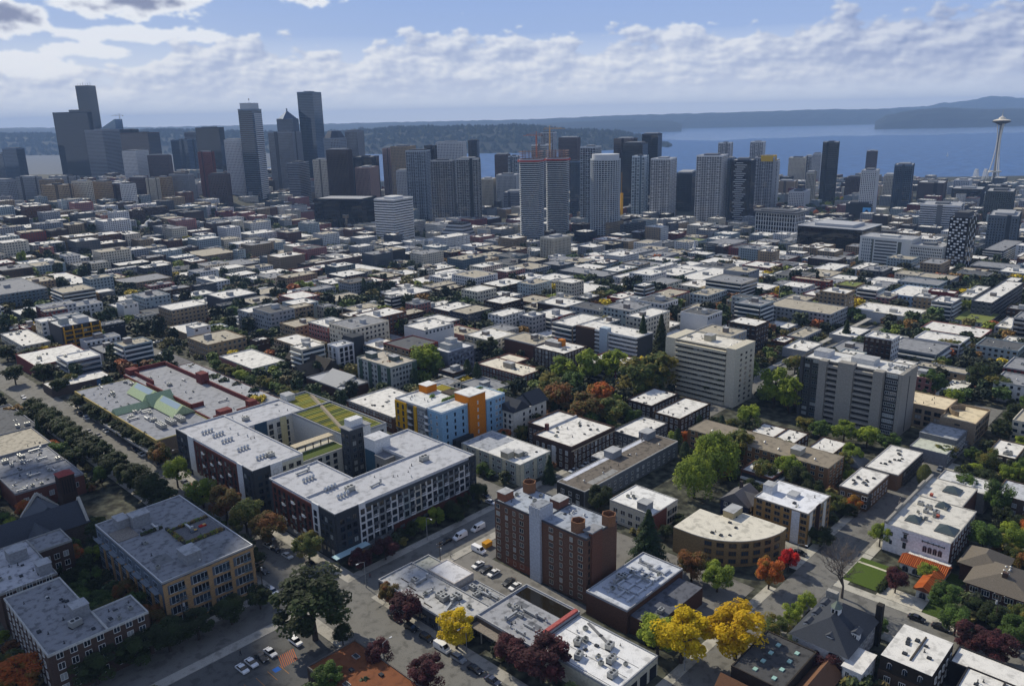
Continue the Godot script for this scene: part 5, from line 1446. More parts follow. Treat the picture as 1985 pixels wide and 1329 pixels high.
	for r in 5:
		wins(n, "L", 125.6, 256, 261.5, 2, 3.4 + r * 2.75, 1, 1, 1.6, 1.7, "30343a")
		wins(n, "L", 125.65, 267, 301, 10, 3.6 + r * 2.75, 1, 1, 1.3, 1.9, "2c2724")
		for k in 4: balcony(n, "L", 125.65, 272 + k * 7.2, 2.6 + r * 2.75, 1.8, "d6d6d2" if (r + k) % 2 else "4a4a48", 0.7, (r + k) % 2 == 1)
		wins(n, "L", 125.6, 308, 317.5, 3, 3.4 + r * 2.75, 1, 1, 1.6, 1.7, "30343a")
		wins(n, "F", 254.6, 127, 132.6, 2, 3.4 + r * 2.75, 1, 1, 1.6, 1.5, "30343a")
		wins(n, "F", 254.8, 133.4, 146.6, 4, 3.6 + r * 2.75, 1, 1, 1.7, 1.6, "44484a")
		wins(n, "F", 297, 148, 167, 5, 3.6 + r * 2.75, 1, 1, 1.8, 1.9, "2c2f33")
		wins(n, "F", 256, 174.6, 187, 4, 3.6 + r * 2.75, 1, 1, 1.5, 1.6, "2c2f33")
	panel(n, "F", 297, 150, 155.6, 4, H + 0.6, m("2f4f66"), 0.3)
	panel(n, "F", 297, 162, 165, 4, H + 0.2, m("cfc48e"), 0.2)
	panel(n, "F", 256, 168.5, 174, 2, H - 1.5, m("2c3a52"), 0.2)
	# stair tower and the pergola terrace
	bx(n, "stair_tower", 165.5, 172, 250, 256, 0, 22.5, m("43484e"))
	bx(n, "stair_tower_cladding", 172.0, 176, 250.5, 256, 0, 22.3, wht)
	bx(n, "tower_roof", 165.2, 176.2, 249.8, 256.4, 22.5, 22.8, m("8f9194", "roof"))
	bx(n, "lift_housing", 167.5, 173.5, 252, 256, 22.8, 25.6, wht)
	wins(n, "F", 250, 166, 171.6, 2, 3, 2.75, 7, 1.5, 1.7, "5c6064")
	wins(n, "L", 165.5, 250.5, 255.6, 2, 3, 2.75, 7, 1.4, 1.7, "5c6064")
	bx(n, "terrace", 147.1, 167.9, 256.5, 268, 0, 13.6, m("c8c5b6"))
	bx(n, "terrace_lawn", 148, 167, 257, 264, 13.6, 13.75, m("5f7030", "grass"))
	for k in 5: bx(n, "pergola_post", 150.6 + k * 3.6, 150.9 + k * 3.6, 265, 265.3, 13.6, 16.2, m("4d3b2c"))
	bx(n, "pergola_roof", 149.5, 167.5, 264.6, 268.4, 16.2, 16.5, m("c7b795"))
	wins(n, "F", 256.5, 150, 164, 4, 3.4, 2.75, 4, 1.6, 1.7, "44484a")
	# sedum rows and the boardwalk
	var cs := ["8b8b2e", "6d7a35", "9aa04a", "5f6a34", "a8a03c"]
	for k in 34:
		var bb := 258.2 + k * 1.72
		var x0 := 169.5 if bb < 296 else 175.4
		var split := 170.0 + (bb - 258) * 0.32
		if split - 0.9 > x0 + 0.4: bx(n, "sedum_row", x0, split - 0.9, bb, bb + 1.2, H - 0.02, H + 0.22, m(cs[rng.randi() % 5], "grass"))
		bx(n, "sedum_row", split + 0.9, 186.8, bb, bb + 1.2, H - 0.02, H + 0.2, m(cs[rng.randi() % 5], "grass"))
	var bw := MB.new()
	bw.beam(lo(n, 170, 258, H + 0.3), lo(n, 188, 313, H + 0.3), 1.3, 0.14)
	inst(n, "boardwalk", bw.mesh(m("9a8c74")))
	stair_box(n, 174.5, 179, 312, 317.5, H, H + 3.0, "d2d0c6")
	stack3(n, 131, 304.5, H)
	stack3(n, 132.5, 298, H)
	stack3(n, 132, 289.5, H)
	stack3(n, 132.2, 277, H)
	stack3(n, 133, 264, H)
	gear1(n, 0, 138, 263, H, 0, 1.2)
	gear1(n, 0, 151, 306, H, 0, 1.2)
	gear(n, 137, 173, 299, 316, H, 6, [3, 2, 1])
	gear(n, 136, 146, 262, 296, H, 5, [2, 1])

func colour_block():
	var n := bld("colour_block_apartments", "apartment block with yellow, grey and sky-blue fronts and an orange stair tower", 205.6, 241.8, "building")
	var bl := m("8db4cf", "paint")
	var og := m("d9801a", "paint")
	var W := m("d4d5d2", "roof")
	vol(n, 205.6, 232, 251, 272, 0, 20, m("6f7478"), W, 0.6, m("c9cac8"))
	vol(n, 206.4, 222, 241.8, 251, 0, 19.9, bl, W, 0.6, m("cfe0ea"))
	vol(n, 231.4, 243, 240, 256, 0, 19.5, bl, W, 0.5, m("b9d6e8"))
	bx(n, "stair_tower", 221.6, 231.4, 240.6, 250, -2, 23.5, og)
	bx(n, "tower_roof", 221.4, 231.6, 240.4, 250.2, 23.5, 23.8, m("dcdcd8", "roof"))
	bx(n, "stair_tower", 219, 225, 266, 271.5, 20, 23.4, og)
	bx(n, "tower_roof", 218.8, 225.2, 265.8, 271.7, 23.4, 23.6, m("dcdcd8", "roof"))
	bx(n, "charcoal_annex", 212, 222.5, 239.5, 241.8, -2, 6.5, m("3c4146"))
	panel(n, "L", 205.6, 264, 272, 7, 19.6, m("d0a01c", "paint"), 0.5)
	panel(n, "L", 205.6, 257, 259, 7, 19.6, m("d0a01c", "paint"), 0.5)
	panel(n, "L", 205.6, 251.2, 256.8, 2, 19.6, m("7c8285"), 0.3)
	for r in 6:
		wins(n, "L", 205.1, 264.4, 271.6, 2, 2.6 + r * 3.0, 1, 1, 1.1, 1.9, "2c3034")
		wins(n, "L", 205.6, 259.2, 263.8, 1, 2.6 + r * 3.0, 1, 1, 3.0, 2.0, "2c3034", 3)
		wins(n, "L", 205.3, 251.6, 256.6, 3, 2.6 + r * 3.0, 1, 1, 1.0, 1.5, "c9cbca")
		wins(n, "L", 206.4, 243.0, 250.6, 2, 2.6 + r * 3.0, 1, 1, 0.9, 1.6, "c9d6dc")
		wins(n, "F", 241.8, 207, 221, 3, 2.6 + r * 3.0, 1, 1, 0.7, 1.5, "26313a", 1)
		wins(n, "F", 240, 232, 236, 1, 2.6 + r * 3.0, 1, 1, 0.6, 1.4, "26313a", 1)
		wins(n, "F", 240, 236.5, 243, 3, 2.6 + r * 3.0, 1, 1, 1.2, 1.6, "cfd6d8")
		inst(n, "window", win_mesh(0.5, 1.5, "e8e4d8", 3, 1), face_xf(n, "F", 240.6, 226.6, 2.8 + r * 3.4))
		balcony(n, "L", 205.6, 261.5, 1.4 + r * 3.0, 2.6, "c9cbca", 1.1)
		balcony(n, "L", 206.0, 250.4, 1.4 + r * 3.0, 2.2, "d6d8d8", 1.2, true)
	bx(n, "roof_garden", 224, 231.6, 251.5, 262, 20, 20.7, m("4f4438"))
	for q in 22: bush_part(n, 216.5 + fmod(q * 0.75, 14.0), 252.2 + 0.6 * (q % 2) + (8.0 if q > 16 else 0.0), 20.6, rng.randf_range(0.7, 1.1), ["4d6a24", "5d7a28", "3e5220"][q % 3])
	for q in 10: bush_part(n, 232.4 + q * 1.0, 253.5, 19.9, rng.randf_range(0.7, 1.1), ["4d6a24", "3e5220"][q % 2])
	bx(n, "sedum_bed", 226, 232, 262.4, 270, 20.0, 20.3, m("a89a2c", "grass"))
	gear(n, 207, 218, 254, 270, 20, 6, [2, 5, 1])

func mid_left_near():
	# low brick store with the bright white roof
	var n := bld("white_roof_brick_store", "low brick store with a bright white roof and dark skylights beside the yellow apartment front", 209.5, 279.5)
	vol(n, 209.5, 236, 279.5, 316.5, 0, 7.4, m("6d4632", "brick"), m(ROOFS.W, "roof"), 0.5, m("a5a29c"))
	wins(n, "L", 209.5, 281, 315, 14, 3.2, 3.0, 2, 1.5, 1.7)
	wins(n, "F", 279.5, 210, 236, 9, 3.2, 3.0, 2, 1.5, 1.7)
	gear(n, 211, 234, 282, 314, 7.4, 12, [5, 3, 3, 5])
	n = bld("folded_roof_chapel", "brick chapel under folded grey metal roof planes", 219, 335, "church")
	vol(n, 219, 236, 335, 368, 0, 6, m("5b3a2e", "brick"), m("b9bbbd", "metal"), 0.5, m("8e9093"))
	var mb := MB.new()
	mb.quad(lo(n, 219, 340, 6.3), lo(n, 236, 346, 7.6), lo(n, 236, 368, 7.3), lo(n, 219, 356, 6.3))
	mb.quad(lo(n, 236, 346, 7.6), lo(n, 236, 368, 7.3), lo(n, 236, 368, 6), lo(n, 236, 346, 6))
	mb.tri(lo(n, 219, 340, 6.3), lo(n, 236, 346, 7.6), lo(n, 236, 346, 6.0))
	inst(n, "roof_plane", mb.mesh(m("a9abac")))
	gear(n, 220, 235, 336, 345, 6, 8, [7, 7, 0])
	n = bld("dark_gabled_church", "dark brown church with steep gables behind the folded roof", 233, 372, "church")
	bx(n, "wall", 233, 243, 372, 412, -2, 5.5, m("3c302a", "brick"))
	gable(n, "roof", 233, 243, 372, 412, 5.5, 5.5, false, m("4a453f", "shingle"))
	bx(n, "wall", 224, 233, 376, 388, -2, 4.5, m("3c302a", "brick"))
	gable(n, "roof", 222, 235, 376, 388, 4.5, 5.0, true, m("56514a", "shingle"))
	n = bld("green_striped_apartments", "grey apartment block striped with dark green panels and a roof terrace", 242.2, 322.9)
	vol(n, 242.2, 259.8, 322.9, 352.8, -0.2, 14.8, m("aeb4ae"), m("b7b0a2", "roof"), 0.6, m("8f958f"))
	for k in 4: panel(n, "L", 242.2, 323.2 + k * 8.2, 326 + k * 8.2, 0, 14.6, m("3e5a4c"), 0.25)
	panel(n, "F", 322.9, 256.6, 259.8, 0, 14.6, m("3e5a4c"), 0.25)
	wins(n, "L", 242.2, 326, 352, 9, 2.0, 2.8, 5, 1.5, 1.5, "8a9092")
	wins(n, "F", 322.9, 243, 256.4, 6, 2.0, 2.8, 5, 1.3, 1.5, "8a9092")
	stair_box(n, 246, 250, 344, 350, 14.8, 17.6, "566660")
	stair_box(n, 251, 255, 331, 336, 14.8, 17.2, "566660")
	for q in 12: bush_part(n, 245 + rng.randf() * 12, 325 + rng.randf() * 10, 14.9, rng.randf_range(0.4, 0.8), ["6e5a3a", "7a3a34", "4f5a2c"][q % 3])
	gear(n, 243, 259, 324, 352, 14.8, 6)
	n = bld("white_modern_apartments", "slim white apartment block with tall dark windows beside a charcoal stair tower", 250, 383)
	vol(n, 250, 261.6, 383, 393, -1, 13.2, m("e0e2e4"), m("c9cbcc", "roof"), 0.6)
	bx(n, "stair_tower", 261.6, 270, 384, 394, -2, 16.6, m("3a4048"))
	bx(n, "charcoal_base", 246, 250, 385, 393, -2, 5.5, m("474d54"))
	wins(n, "L", 250, 384, 392.6, 2, 2.0, 3.1, 4, 1.6, 2.2, "26292d")
	wins(n, "F", 383, 251, 261, 3, 2.0, 3.1, 4, 2.0, 2.2, "26292d")
	gear(n, 251, 261, 384, 392, 13.2, 4)
	n = bld("slate_patterned_block", "slate-blue panelled block with a stepped grey penthouse", 279.2, 318.9)
	vol(n, 279.2, 298.7, 318.9, 332, -0.6, 15.3, m("6d7686"), m("cdced0", "roof"), 0.4)
	for r in 9:
		for k in 8: panel(n, "F", 318.9, 279.6 + k * 2.35 + (0.9 if r % 2 else 0.0), 281.2 + k * 2.35 + (0.9 if r % 2 else 0.0), 0.6 + r * 1.6, 1.5 + r * 1.6, m(["4f586a", "8a94a2", "565e6c"][(r + k) % 3]), 0.06, "facade_panel")
	wins(n, "F", 318.9, 280, 298, 7, 1.8, 3.2, 4, 0.8, 1.6, "2c3036")
	stair_box(n, 283, 293, 322, 330, 15.3, 18.4, "aab0b0")
	stair_box(n, 286, 291, 324, 329, 18.6, 20.6, "b8bcbc")
	# brick pair north of the grove
	n = bld("long_brick_walkup", "three-storey red-brown brick walk-up with a cream roof and two end wings", 290, 272.9)
	vol(n, 290, 306, 272.9, 308, -0.2, 8.6, m("6a3b30", "brick"), m("d9d2c0", "roof"), 0.6, m("8d5a4c", "brick"))
	vol(n, 306, 316, 292, 308, -0.2, 8.5, m("6a3b30", "brick"), m("d9d2c0", "roof"), 0.6, m("8d5a4c", "brick"))
	wins(n, "L", 290, 274, 307, 14, 1.8, 2.8, 3, 1.2, 1.6)
	wins(n, "F", 272.9, 291, 306, 5, 1.8, 2.8, 3, 1.2, 1.6)
	stair_box(n, 296, 299.5, 287, 293, 8.6, 11.4, "a89f8c")
	gear(n, 291, 305, 274, 306, 8.6, 12, [5, 2, 1])
	n = bld("dark_brick_apartments", "dark brown brick apartment block with white roof and an orange stair housing", 324, 273)
	vol(n, 324, 344.3, 273, 296, -0.6, 13.0, m("4c3a34", "brick"), m(ROOFS.W, "roof"), 0.5, m("5d4a43", "brick"))
	wins(n, "L", 324, 274, 295, 8, 1.8, 2.5, 5, 1.3, 1.5)
	wins(n, "F", 273, 325, 344, 7, 1.8, 2.5, 5, 1.3, 1.5)
	stair_box(n, 332, 338, 284, 294, 13, 15.6, "8a8078")
	bx(n, "orange_panel", 335, 338.2, 283.6, 286.8, 13, 17.0, m("c97a28", "paint"))
	gear(n, 325, 343, 274, 284, 13, 6)
	n = bld("cream_gabled_block", "cream block with steep slate gables and stacked corner balconies", 241.5, 233)
	bx(n, "wall", 241.5, 263.5, 233, 243.5, -2, 12.4, m("e6dfcc"))
	for k in 2:
		bx(n, "wall", 241.4 + k * 13, 250.5 + k * 13, 232.9, 243.6, 12.3, 12.6, m("e6dfcc"))
		gable(n, "gable_roof", 241 + k * 13, 251 + k * 13, 232.8, 244, 12.6, 4.6, k == 1, m("454b55", "shingle"))
	gable(n, "roof", 241.5, 263.5, 234, 243.5, 12.45, 3.6, true, m("4d535d", "shingle"))
	wins(n, "F", 233, 246, 262.5, 4, 2.0, 2.7, 4, 1.0, 1.3, "3a3f46")
	for r in 4: balcony(n, "L", 241.5, 234.8, 0.9 + r * 2.7, 2.6, "d6d2c6", 1.2)
	wins(n, "L", 241.5, 234, 243, 3, 2.0, 2.7, 4, 1.1, 1.5, "3a3f46")

func centre_near():
	var W := m(ROOFS.W, "roof")
	var n := bld("sage_panel_apartments", "three-storey block with cream piers, sage panels and a half white roof", 207.8, 197.8)
	vol(n, 207.8, 226, 197.8, 231.5, 0, 9.0, m("98a39c"), m("d6d6d2", "roof"), 0.2, m("bcbcb4"))
	bx(n, "roof_patch", 209, 225, 217, 231, 9.004, 9.012, m("a2a6ac", "oldroof"))
	for k in 5: panel(n, "L", 207.8, 198 + k * 7.6, 199.8 + k * 7.6, 0, 8.8, m("c9c3a4"), 0.15)
	for k in 3: panel(n, "F", 197.8, 208 + k * 7.6, 210.0 + k * 7.6, 0, 8.8, m("c9c3a4"), 0.15)
	wins(n, "L", 207.8, 200, 230, 8, 1.8, 2.8, 3, 2.0, 1.3)
	wins(n, "F", 197.8, 210, 225.6, 4, 1.8, 2.8, 3, 1.8, 1.3)
	stair_box(n, 208.4, 212, 205, 209, 9, 11.6, "b7ae92")
	stair_box(n, 212.5, 216, 203, 206, 9, 10.8, "a8a18a")
	gear(n, 209, 225, 199, 215, 9, 6)
	n = bld("brown_brick_apartments", "dark brown brick apartment block with snow-white roof, stepped parapets and a chimney", 231.2, 191)
	vol(n, 231.2, 260.4, 191, 212, 0, 10.4, m("4e372c", "brick"), W, 0.7, m("5d4438", "brick"))
	vol(n, 240, 260.4, 212, 223, 0, 10.3, m("4e372c", "brick"), W, 0.7, m("5d4438", "brick"))
	wins(n, "L", 231.2, 192, 211, 6, 1.8, 2.9, 3, 1.2, 1.7)
	wins(n, "L", 240, 213, 222.6, 4, 1.8, 2.9, 3, 1.2, 1.7)
	wins(n, "F", 191, 232.5, 259.5, 10, 1.8, 2.9, 3, 1.2, 1.7)
	panel(n, "F", 191, 231.2, 260.4, 8.9, 9.3, m("b9a98a"), 0.2, "string_course")
	panel(n, "L", 231.2, 199.5, 201.5, 1, 9, m("d6d8d8"), 0.3, "bay_window")
	bx(n, "chimney", 238.6, 239.9, 210.6, 212.0, 10.4, 13.4, m("6a3a34", "brick"))
	bx(n, "ridge_wall", 240, 260, 211.7, 212.3, 10.4, 11.2, m("c4c4c4", "roof"))
	gear(n, 233, 259, 193, 211, 10.4, 16, [5, 2, 5, 7, 1])
	n = bld("grey_long_block", "long slate-grey apartment block with a worn tar roof and two lift housings", 209.3, 166.6)
	vol(n, 209.3, 272, 166.6, 180, 0, 7.2, m("74797d"), m("6e675e", "oldroof"), 0.15, m("b0b1ae"))
	bx(n, "roof_strip", 212, 270, 177.6, 179.8, 7.205, 7.213, m("c6cad4", "roof"))
	bx(n, "roof_patch", 216, 232, 168, 171, 7.205, 7.213, m("8f8f8c", "oldroof"))
	panel(n, "L", 209.3, 167, 180, 0, 7.0, m("3a3936"), 0.1)
	wins(n, "F", 166.6, 211, 271, 16, 1.8, 2.6, 2, 1.1, 1.2)
	wins(n, "L", 209.2, 168, 179, 3, 1.8, 2.6, 2, 1.4, 1.4)
	stair_box(n, 239, 245, 176, 180.5, 7.2, 10.0, "9a9ea2")
	stair_box(n, 264, 270, 176.5, 181, 7.2, 10.2, "8b9096")
	bx(n, "overhang", 236.5, 243, 180, 185, 6.8, 7.3, m("bdbdba", "oldroof"))
	gear(n, 212, 270, 168, 177, 7.2, 10, [5, 3, 2, 1])
	# eight-storey brick slab
	n = bld("brick_tower_block", "eight-storey brown brick tower block with a pale concrete lift shaft", 163.1, 129.2, "building")
	var bk := m("75503c", "brick")
	vol(n, 163.1, 178, 129.2, 147, 0, 21.4, bk, m("9ea6b0", "oldroof"), 0.3, m("43474e"))
	vol(n, 163.9, 178, 147, 150.6, 0, 21.2, bk, m("9ea6b0", "oldroof"), 0.0)
	vol(n, 163.4, 177.8, 150.6, 167.2, 0, 21.3, bk, m("a6aeb8", "oldroof"), 0.3, m("43474e"))
	bx(n, "lift_shaft", 162.3, 168.4, 146.6, 151, -2, 25.4, m("b3bac4"))
	bx(n, "shaft_roof", 162.6, 168.1, 146.9, 150.7, 25.4, 25.6, m("8d9298", "oldroof"))
	for q in 3: bx(n, "shaft_rib", 162.1, 162.3, 147.2 + q * 1.3, 147.5 + q * 1.3, 22.5, 25.8, m("c3c8ce"))
	for q in 8:
		wins(n, "L", 163.1, 130.0, 132.8, 1, 1.9 + q * 2.55, 1, 1, 1.6, 1.35, "a8a294")
		wins(n, "L", 163.1, 133.4, 136.4, 1, 1.6 + q * 2.55, 1, 1, 1.0, 1.35, "a8a294")
		wins(n, "L", 163.1, 137.4, 140.4, 1, 1.6 + q * 2.55, 1, 1, 1.0, 1.35, "a8a294")
		wins(n, "L", 163.1, 141.4, 144.2, 1, 1.9 + q * 2.55, 1, 1, 1.5, 1.35, "a8a294")
		wins(n, "L", 163.4, 154, 156.8, 1, 1.9 + q * 2.55, 1, 1, 1.6, 1.35, "a8a294")
		wins(n, "L", 163.4, 157.2, 160, 1, 1.6 + q * 2.55, 1, 1, 1.0, 1.35, "a8a294")
		wins(n, "L", 163.4, 160.6, 163.2, 1, 1.6 + q * 2.55, 1, 1, 1.0, 1.35, "a8a294")
		wins(n, "L", 163.4, 164.4, 167, 1, 1.9 + q * 2.55, 1, 1, 1.5, 1.35, "a8a294")
		panel(n, "F", 129.2, 164.1, 164.8, 1 + q * 2.55, 2.6 + q * 2.55, m("1c1a1a", "flat"), 0.03, "stair_opening")
	bx(n, "brick_pier", 165.2, 170, 128.6, 130, -2, 22.6, m("7a4a36", "brick"))
	bx(n, "pier_top", 165.0, 170.2, 128.5, 132, 22.6, 23.0, m("8d8f92", "roof"))
	panel(n, "L", 163.4, 151.2, 162, 0, 2.8, m("87492e", "brick"), 0.1, "brick_base")
	for q in [[166.0, 134.6], [175.2, 130.2], [175.6, 163.0]]:
		var mb := MB.new()
		var o := PackedVector2Array()
		var i := PackedVector2Array()
		for k in 6:
			var c := lo(n, q[0], q[1], 0)
			o.append(Vector2(c.x + 2.3 * cos(TAU * k / 6 + 0.5), c.z + 2.3 * sin(TAU * k / 6 + 0.5)))
			i.append(Vector2(c.x + 2.0 * cos(TAU * k / 6 + 0.5), c.z + 2.0 * sin(TAU * k / 6 + 0.5)))
		mb.ring(i, o, 21.4, 24.8)
		inst(n, "screen_wall", mb.mesh(m("96633f", "brick")))
	stair_box(n, 164.5, 168.5, 163.5, 167, 21.3, 24.0, "8a5036")
	stair_box(n, 172, 176.5, 147, 151, 21.3, 24.0, "7a4a3a")
	gear(n, 164, 177, 152, 166, 21.3, 8, [7, 1, 2, 5])
	gear(n, 168, 177, 132, 146, 21.4, 8, [7, 1, 2, 5])
	n = bld("flat_roof_motel_block", "cream two-storey block with white roof and one brick end wall", 209, 137)
	vol(n, 209, 225, 137, 155, 0, 8, m("d6cfb8"), m("e0e0dc", "roof"), 0.25, m("b4b4b0"))
	panel(n, "F", 137, 209, 218, 0, 7.8, m("7c4234", "brick"), 0.1)
	wins(n, "F", 137, 218.5, 224.6, 4, 2.0, 3.0, 2, 1.0, 1.8, "3c3c3a")
	wins(n, "L", 209, 138, 154, 5, 2.0, 3.0, 2, 1.8, 1.6)
	stair_box(n, 210, 214, 140, 144, 8, 10.6, "8f9296")
	gear(n, 210, 224, 145, 154, 8, 4)
	# curved tan block on the corner
	n = bld("curved_corner_block", "tan brick corner block with a sweeping curved front and stained cream roof", 206, 98)
	var poly := PackedVector2Array()
	for q in [[205.5, 118.0], [225.7, 128.0], [230.0, 121.0], [226.0, 115.0], [236.0, 108.0]]: pass
	var pts := [Vector2(205.8, 119.5), Vector2(205.8, 126.5), Vector2(222.5, 126.5), Vector2(222.5, 119.0), Vector2(229.5, 114.0), Vector2(229.5, 98.6)]
	for q in 15:
		var t := q / 14.0
		var ang: float = lerpf(0.12, 1.45, t)
		pts.append(Vector2(229.5 - 23.6 * sin(ang), 119.5 - 21.2 * cos(ang)))
	for q in pts:
		var c := lo(n, q.x, q.y, 0)
		poly.append(Vector2(c.x, c.z))
	var mb2 := MB.new()
	mb2.prism(poly, -2, 8.9)
	inst(n, "wall", mb2.mesh(m("a5844f", "brick")))
	var mb3 := MB.new()
	mb3.prism(poly, 8.905, 9.15)
	inst(n, "roof", mb3.mesh(m("d4cfbf", "roof")))
	for q in 7:
		var t := (q + 0.5) / 7.0
		var ang := lerpf(0.16, 1.4, t)
		var pos := lo(n, 229.5 - 23.7 * sin(ang), 119.5 - 21.3 * cos(ang), 0)
		var nrm := Vector3(-sin(ang) * 21.0, 0, cos(ang) * 23.6).normalized()
		for r in 3:
			var bs := Basis(Vector3.UP.cross(nrm), Vector3.UP, nrm)
			inst(n, "window", win_mesh(2.2, 1.4, "5d4a30", [0, 1, 0, 2][rng.randi() % 4], 3), Transform3D(bs, pos + Vector3(0, 2.0 + r * 2.75, 0)))
	stair_box(n, 222.8, 229, 114.2, 118, 6, 11.4, "bca878")
	gear(n, 208, 228, 108, 124, 9.15, 12, [5, 2, 5])
	# yellow brick block
	n = bld("ochre_brick_apartments", "five-storey ochre brick apartment block with white vertical bands and white roof", 237.4, 95)
	vol(n, 237.4, 255.3, 95, 114.3, 0, 11.9, m("b0823f", "brick"), m("dfe1e4", "roof"), 0.25, m("8d8a84"))
	panel(n, "L", 237.4, 97.8, 100.6, 0, 11.7, m("d3d6da"), 0.12)
	panel(n, "F", 95, 238.6, 240.8, 0, 11.7, m("dcd8c8"), 0.12)
	panel(n, "F", 95, 249.5, 251.8, 0, 11.7, m("dcd8c8"), 0.12)
	panel(n, "F", 95, 243.5, 246.5, 0, 12.6, m("3e2a24", "brick"), 0.2, "stair_bay")
	wins(n, "L", 237.4, 95.2, 97.7, 1, 1.7, 2.35, 5, 1.9, 1.3, "7c7466")
	wins(n, "L", 237.4, 100.8, 113.9, 4, 1.7, 2.35, 5, 1.9, 1.3, "7c7466")
	wins(n, "F", 95, 240.8, 243.4, 1, 1.7, 2.35, 5, 1.4, 1.3, "7c7466")
	wins(n, "F", 95, 246.8, 249.4, 1, 1.7, 2.35, 5, 1.4, 1.3, "7c7466")
	wins(n, "F", 95, 252, 255, 1, 1.7, 2.35, 5, 1.4, 1.3, "7c7466")
	stair_box(n, 243, 247, 110.5, 114, 11.9, 14.8, "cfd2d6")
	stair_box(n, 245, 249, 103, 106, 11.9, 12.9, "d4d6d8")
	gear(n, 238, 254, 96, 109, 11.9, 6, [5, 2, 1])
	n = bld("brown_roof_apartments", "very long orange-brick apartment block under a flat brown-grey roof", 280.1, 106.1)
	vol(n, 280.1, 295, 106.1, 167, 0, 10.2, m("96673a", "brick"), m("8b8272", "roof"), 0.1, m("79705f"))
	wins(n, "L", 280.1, 107, 166, 18, 1.7, 2.5, 4, 1.6, 1.3, "b0a58c")
	wins(n, "F", 106.1, 281, 294.5, 4, 1.7, 2.5, 4, 1.6, 1.3, "b0a58c")
	stair_box(n, 284, 289, 119, 123, 10.2, 12.4, "b4aa92")
	for q in 7: gear1(n, 1, 284 + (q % 2) * 3, 113 + q * 7.4, 10.2, 0, 1.2)
	for q in [[295.5, 195.8, 22.6, 13.8, 9.0, "4b3a34", "small dark brick walk-up with white roof behind the cedar grove"], [290.6, 177.4, 26.3, 13.9, 8.6, "55402f", "brown brick walk-up with spotted white roof and chimney beyond the grey long block"], [264.8, 181.9, 23.1, 13.5, 6.4, "6a6c70", "grey walk-up with pale roof and a small porch gable beyond the grey long block"]]:
		n = bld("brick_walkup", q[6], q[0], q[1])
		vol(n, q[0], q[0] + q[2], q[1], q[1] + q[3], 0, q[4], m(q[5], "brick"), W, 0.5)
		wins(n, "L", q[0], q[1] + 0.5, q[1] + q[3] - 0.5, 5, 1.8, 2.7, int(q[4] / 2.8), 1.2, 1.5)
		wins(n, "F", q[1], q[0] + 0.5, q[0] + q[2] - 0.5, 8, 1.8, 2.7, int(q[4] / 2.8), 1.2, 1.5)
		gear(n, q[0], q[0] + q[2], q[1], q[1] + q[3], q[4], 9, [5, 2, 1, 5])

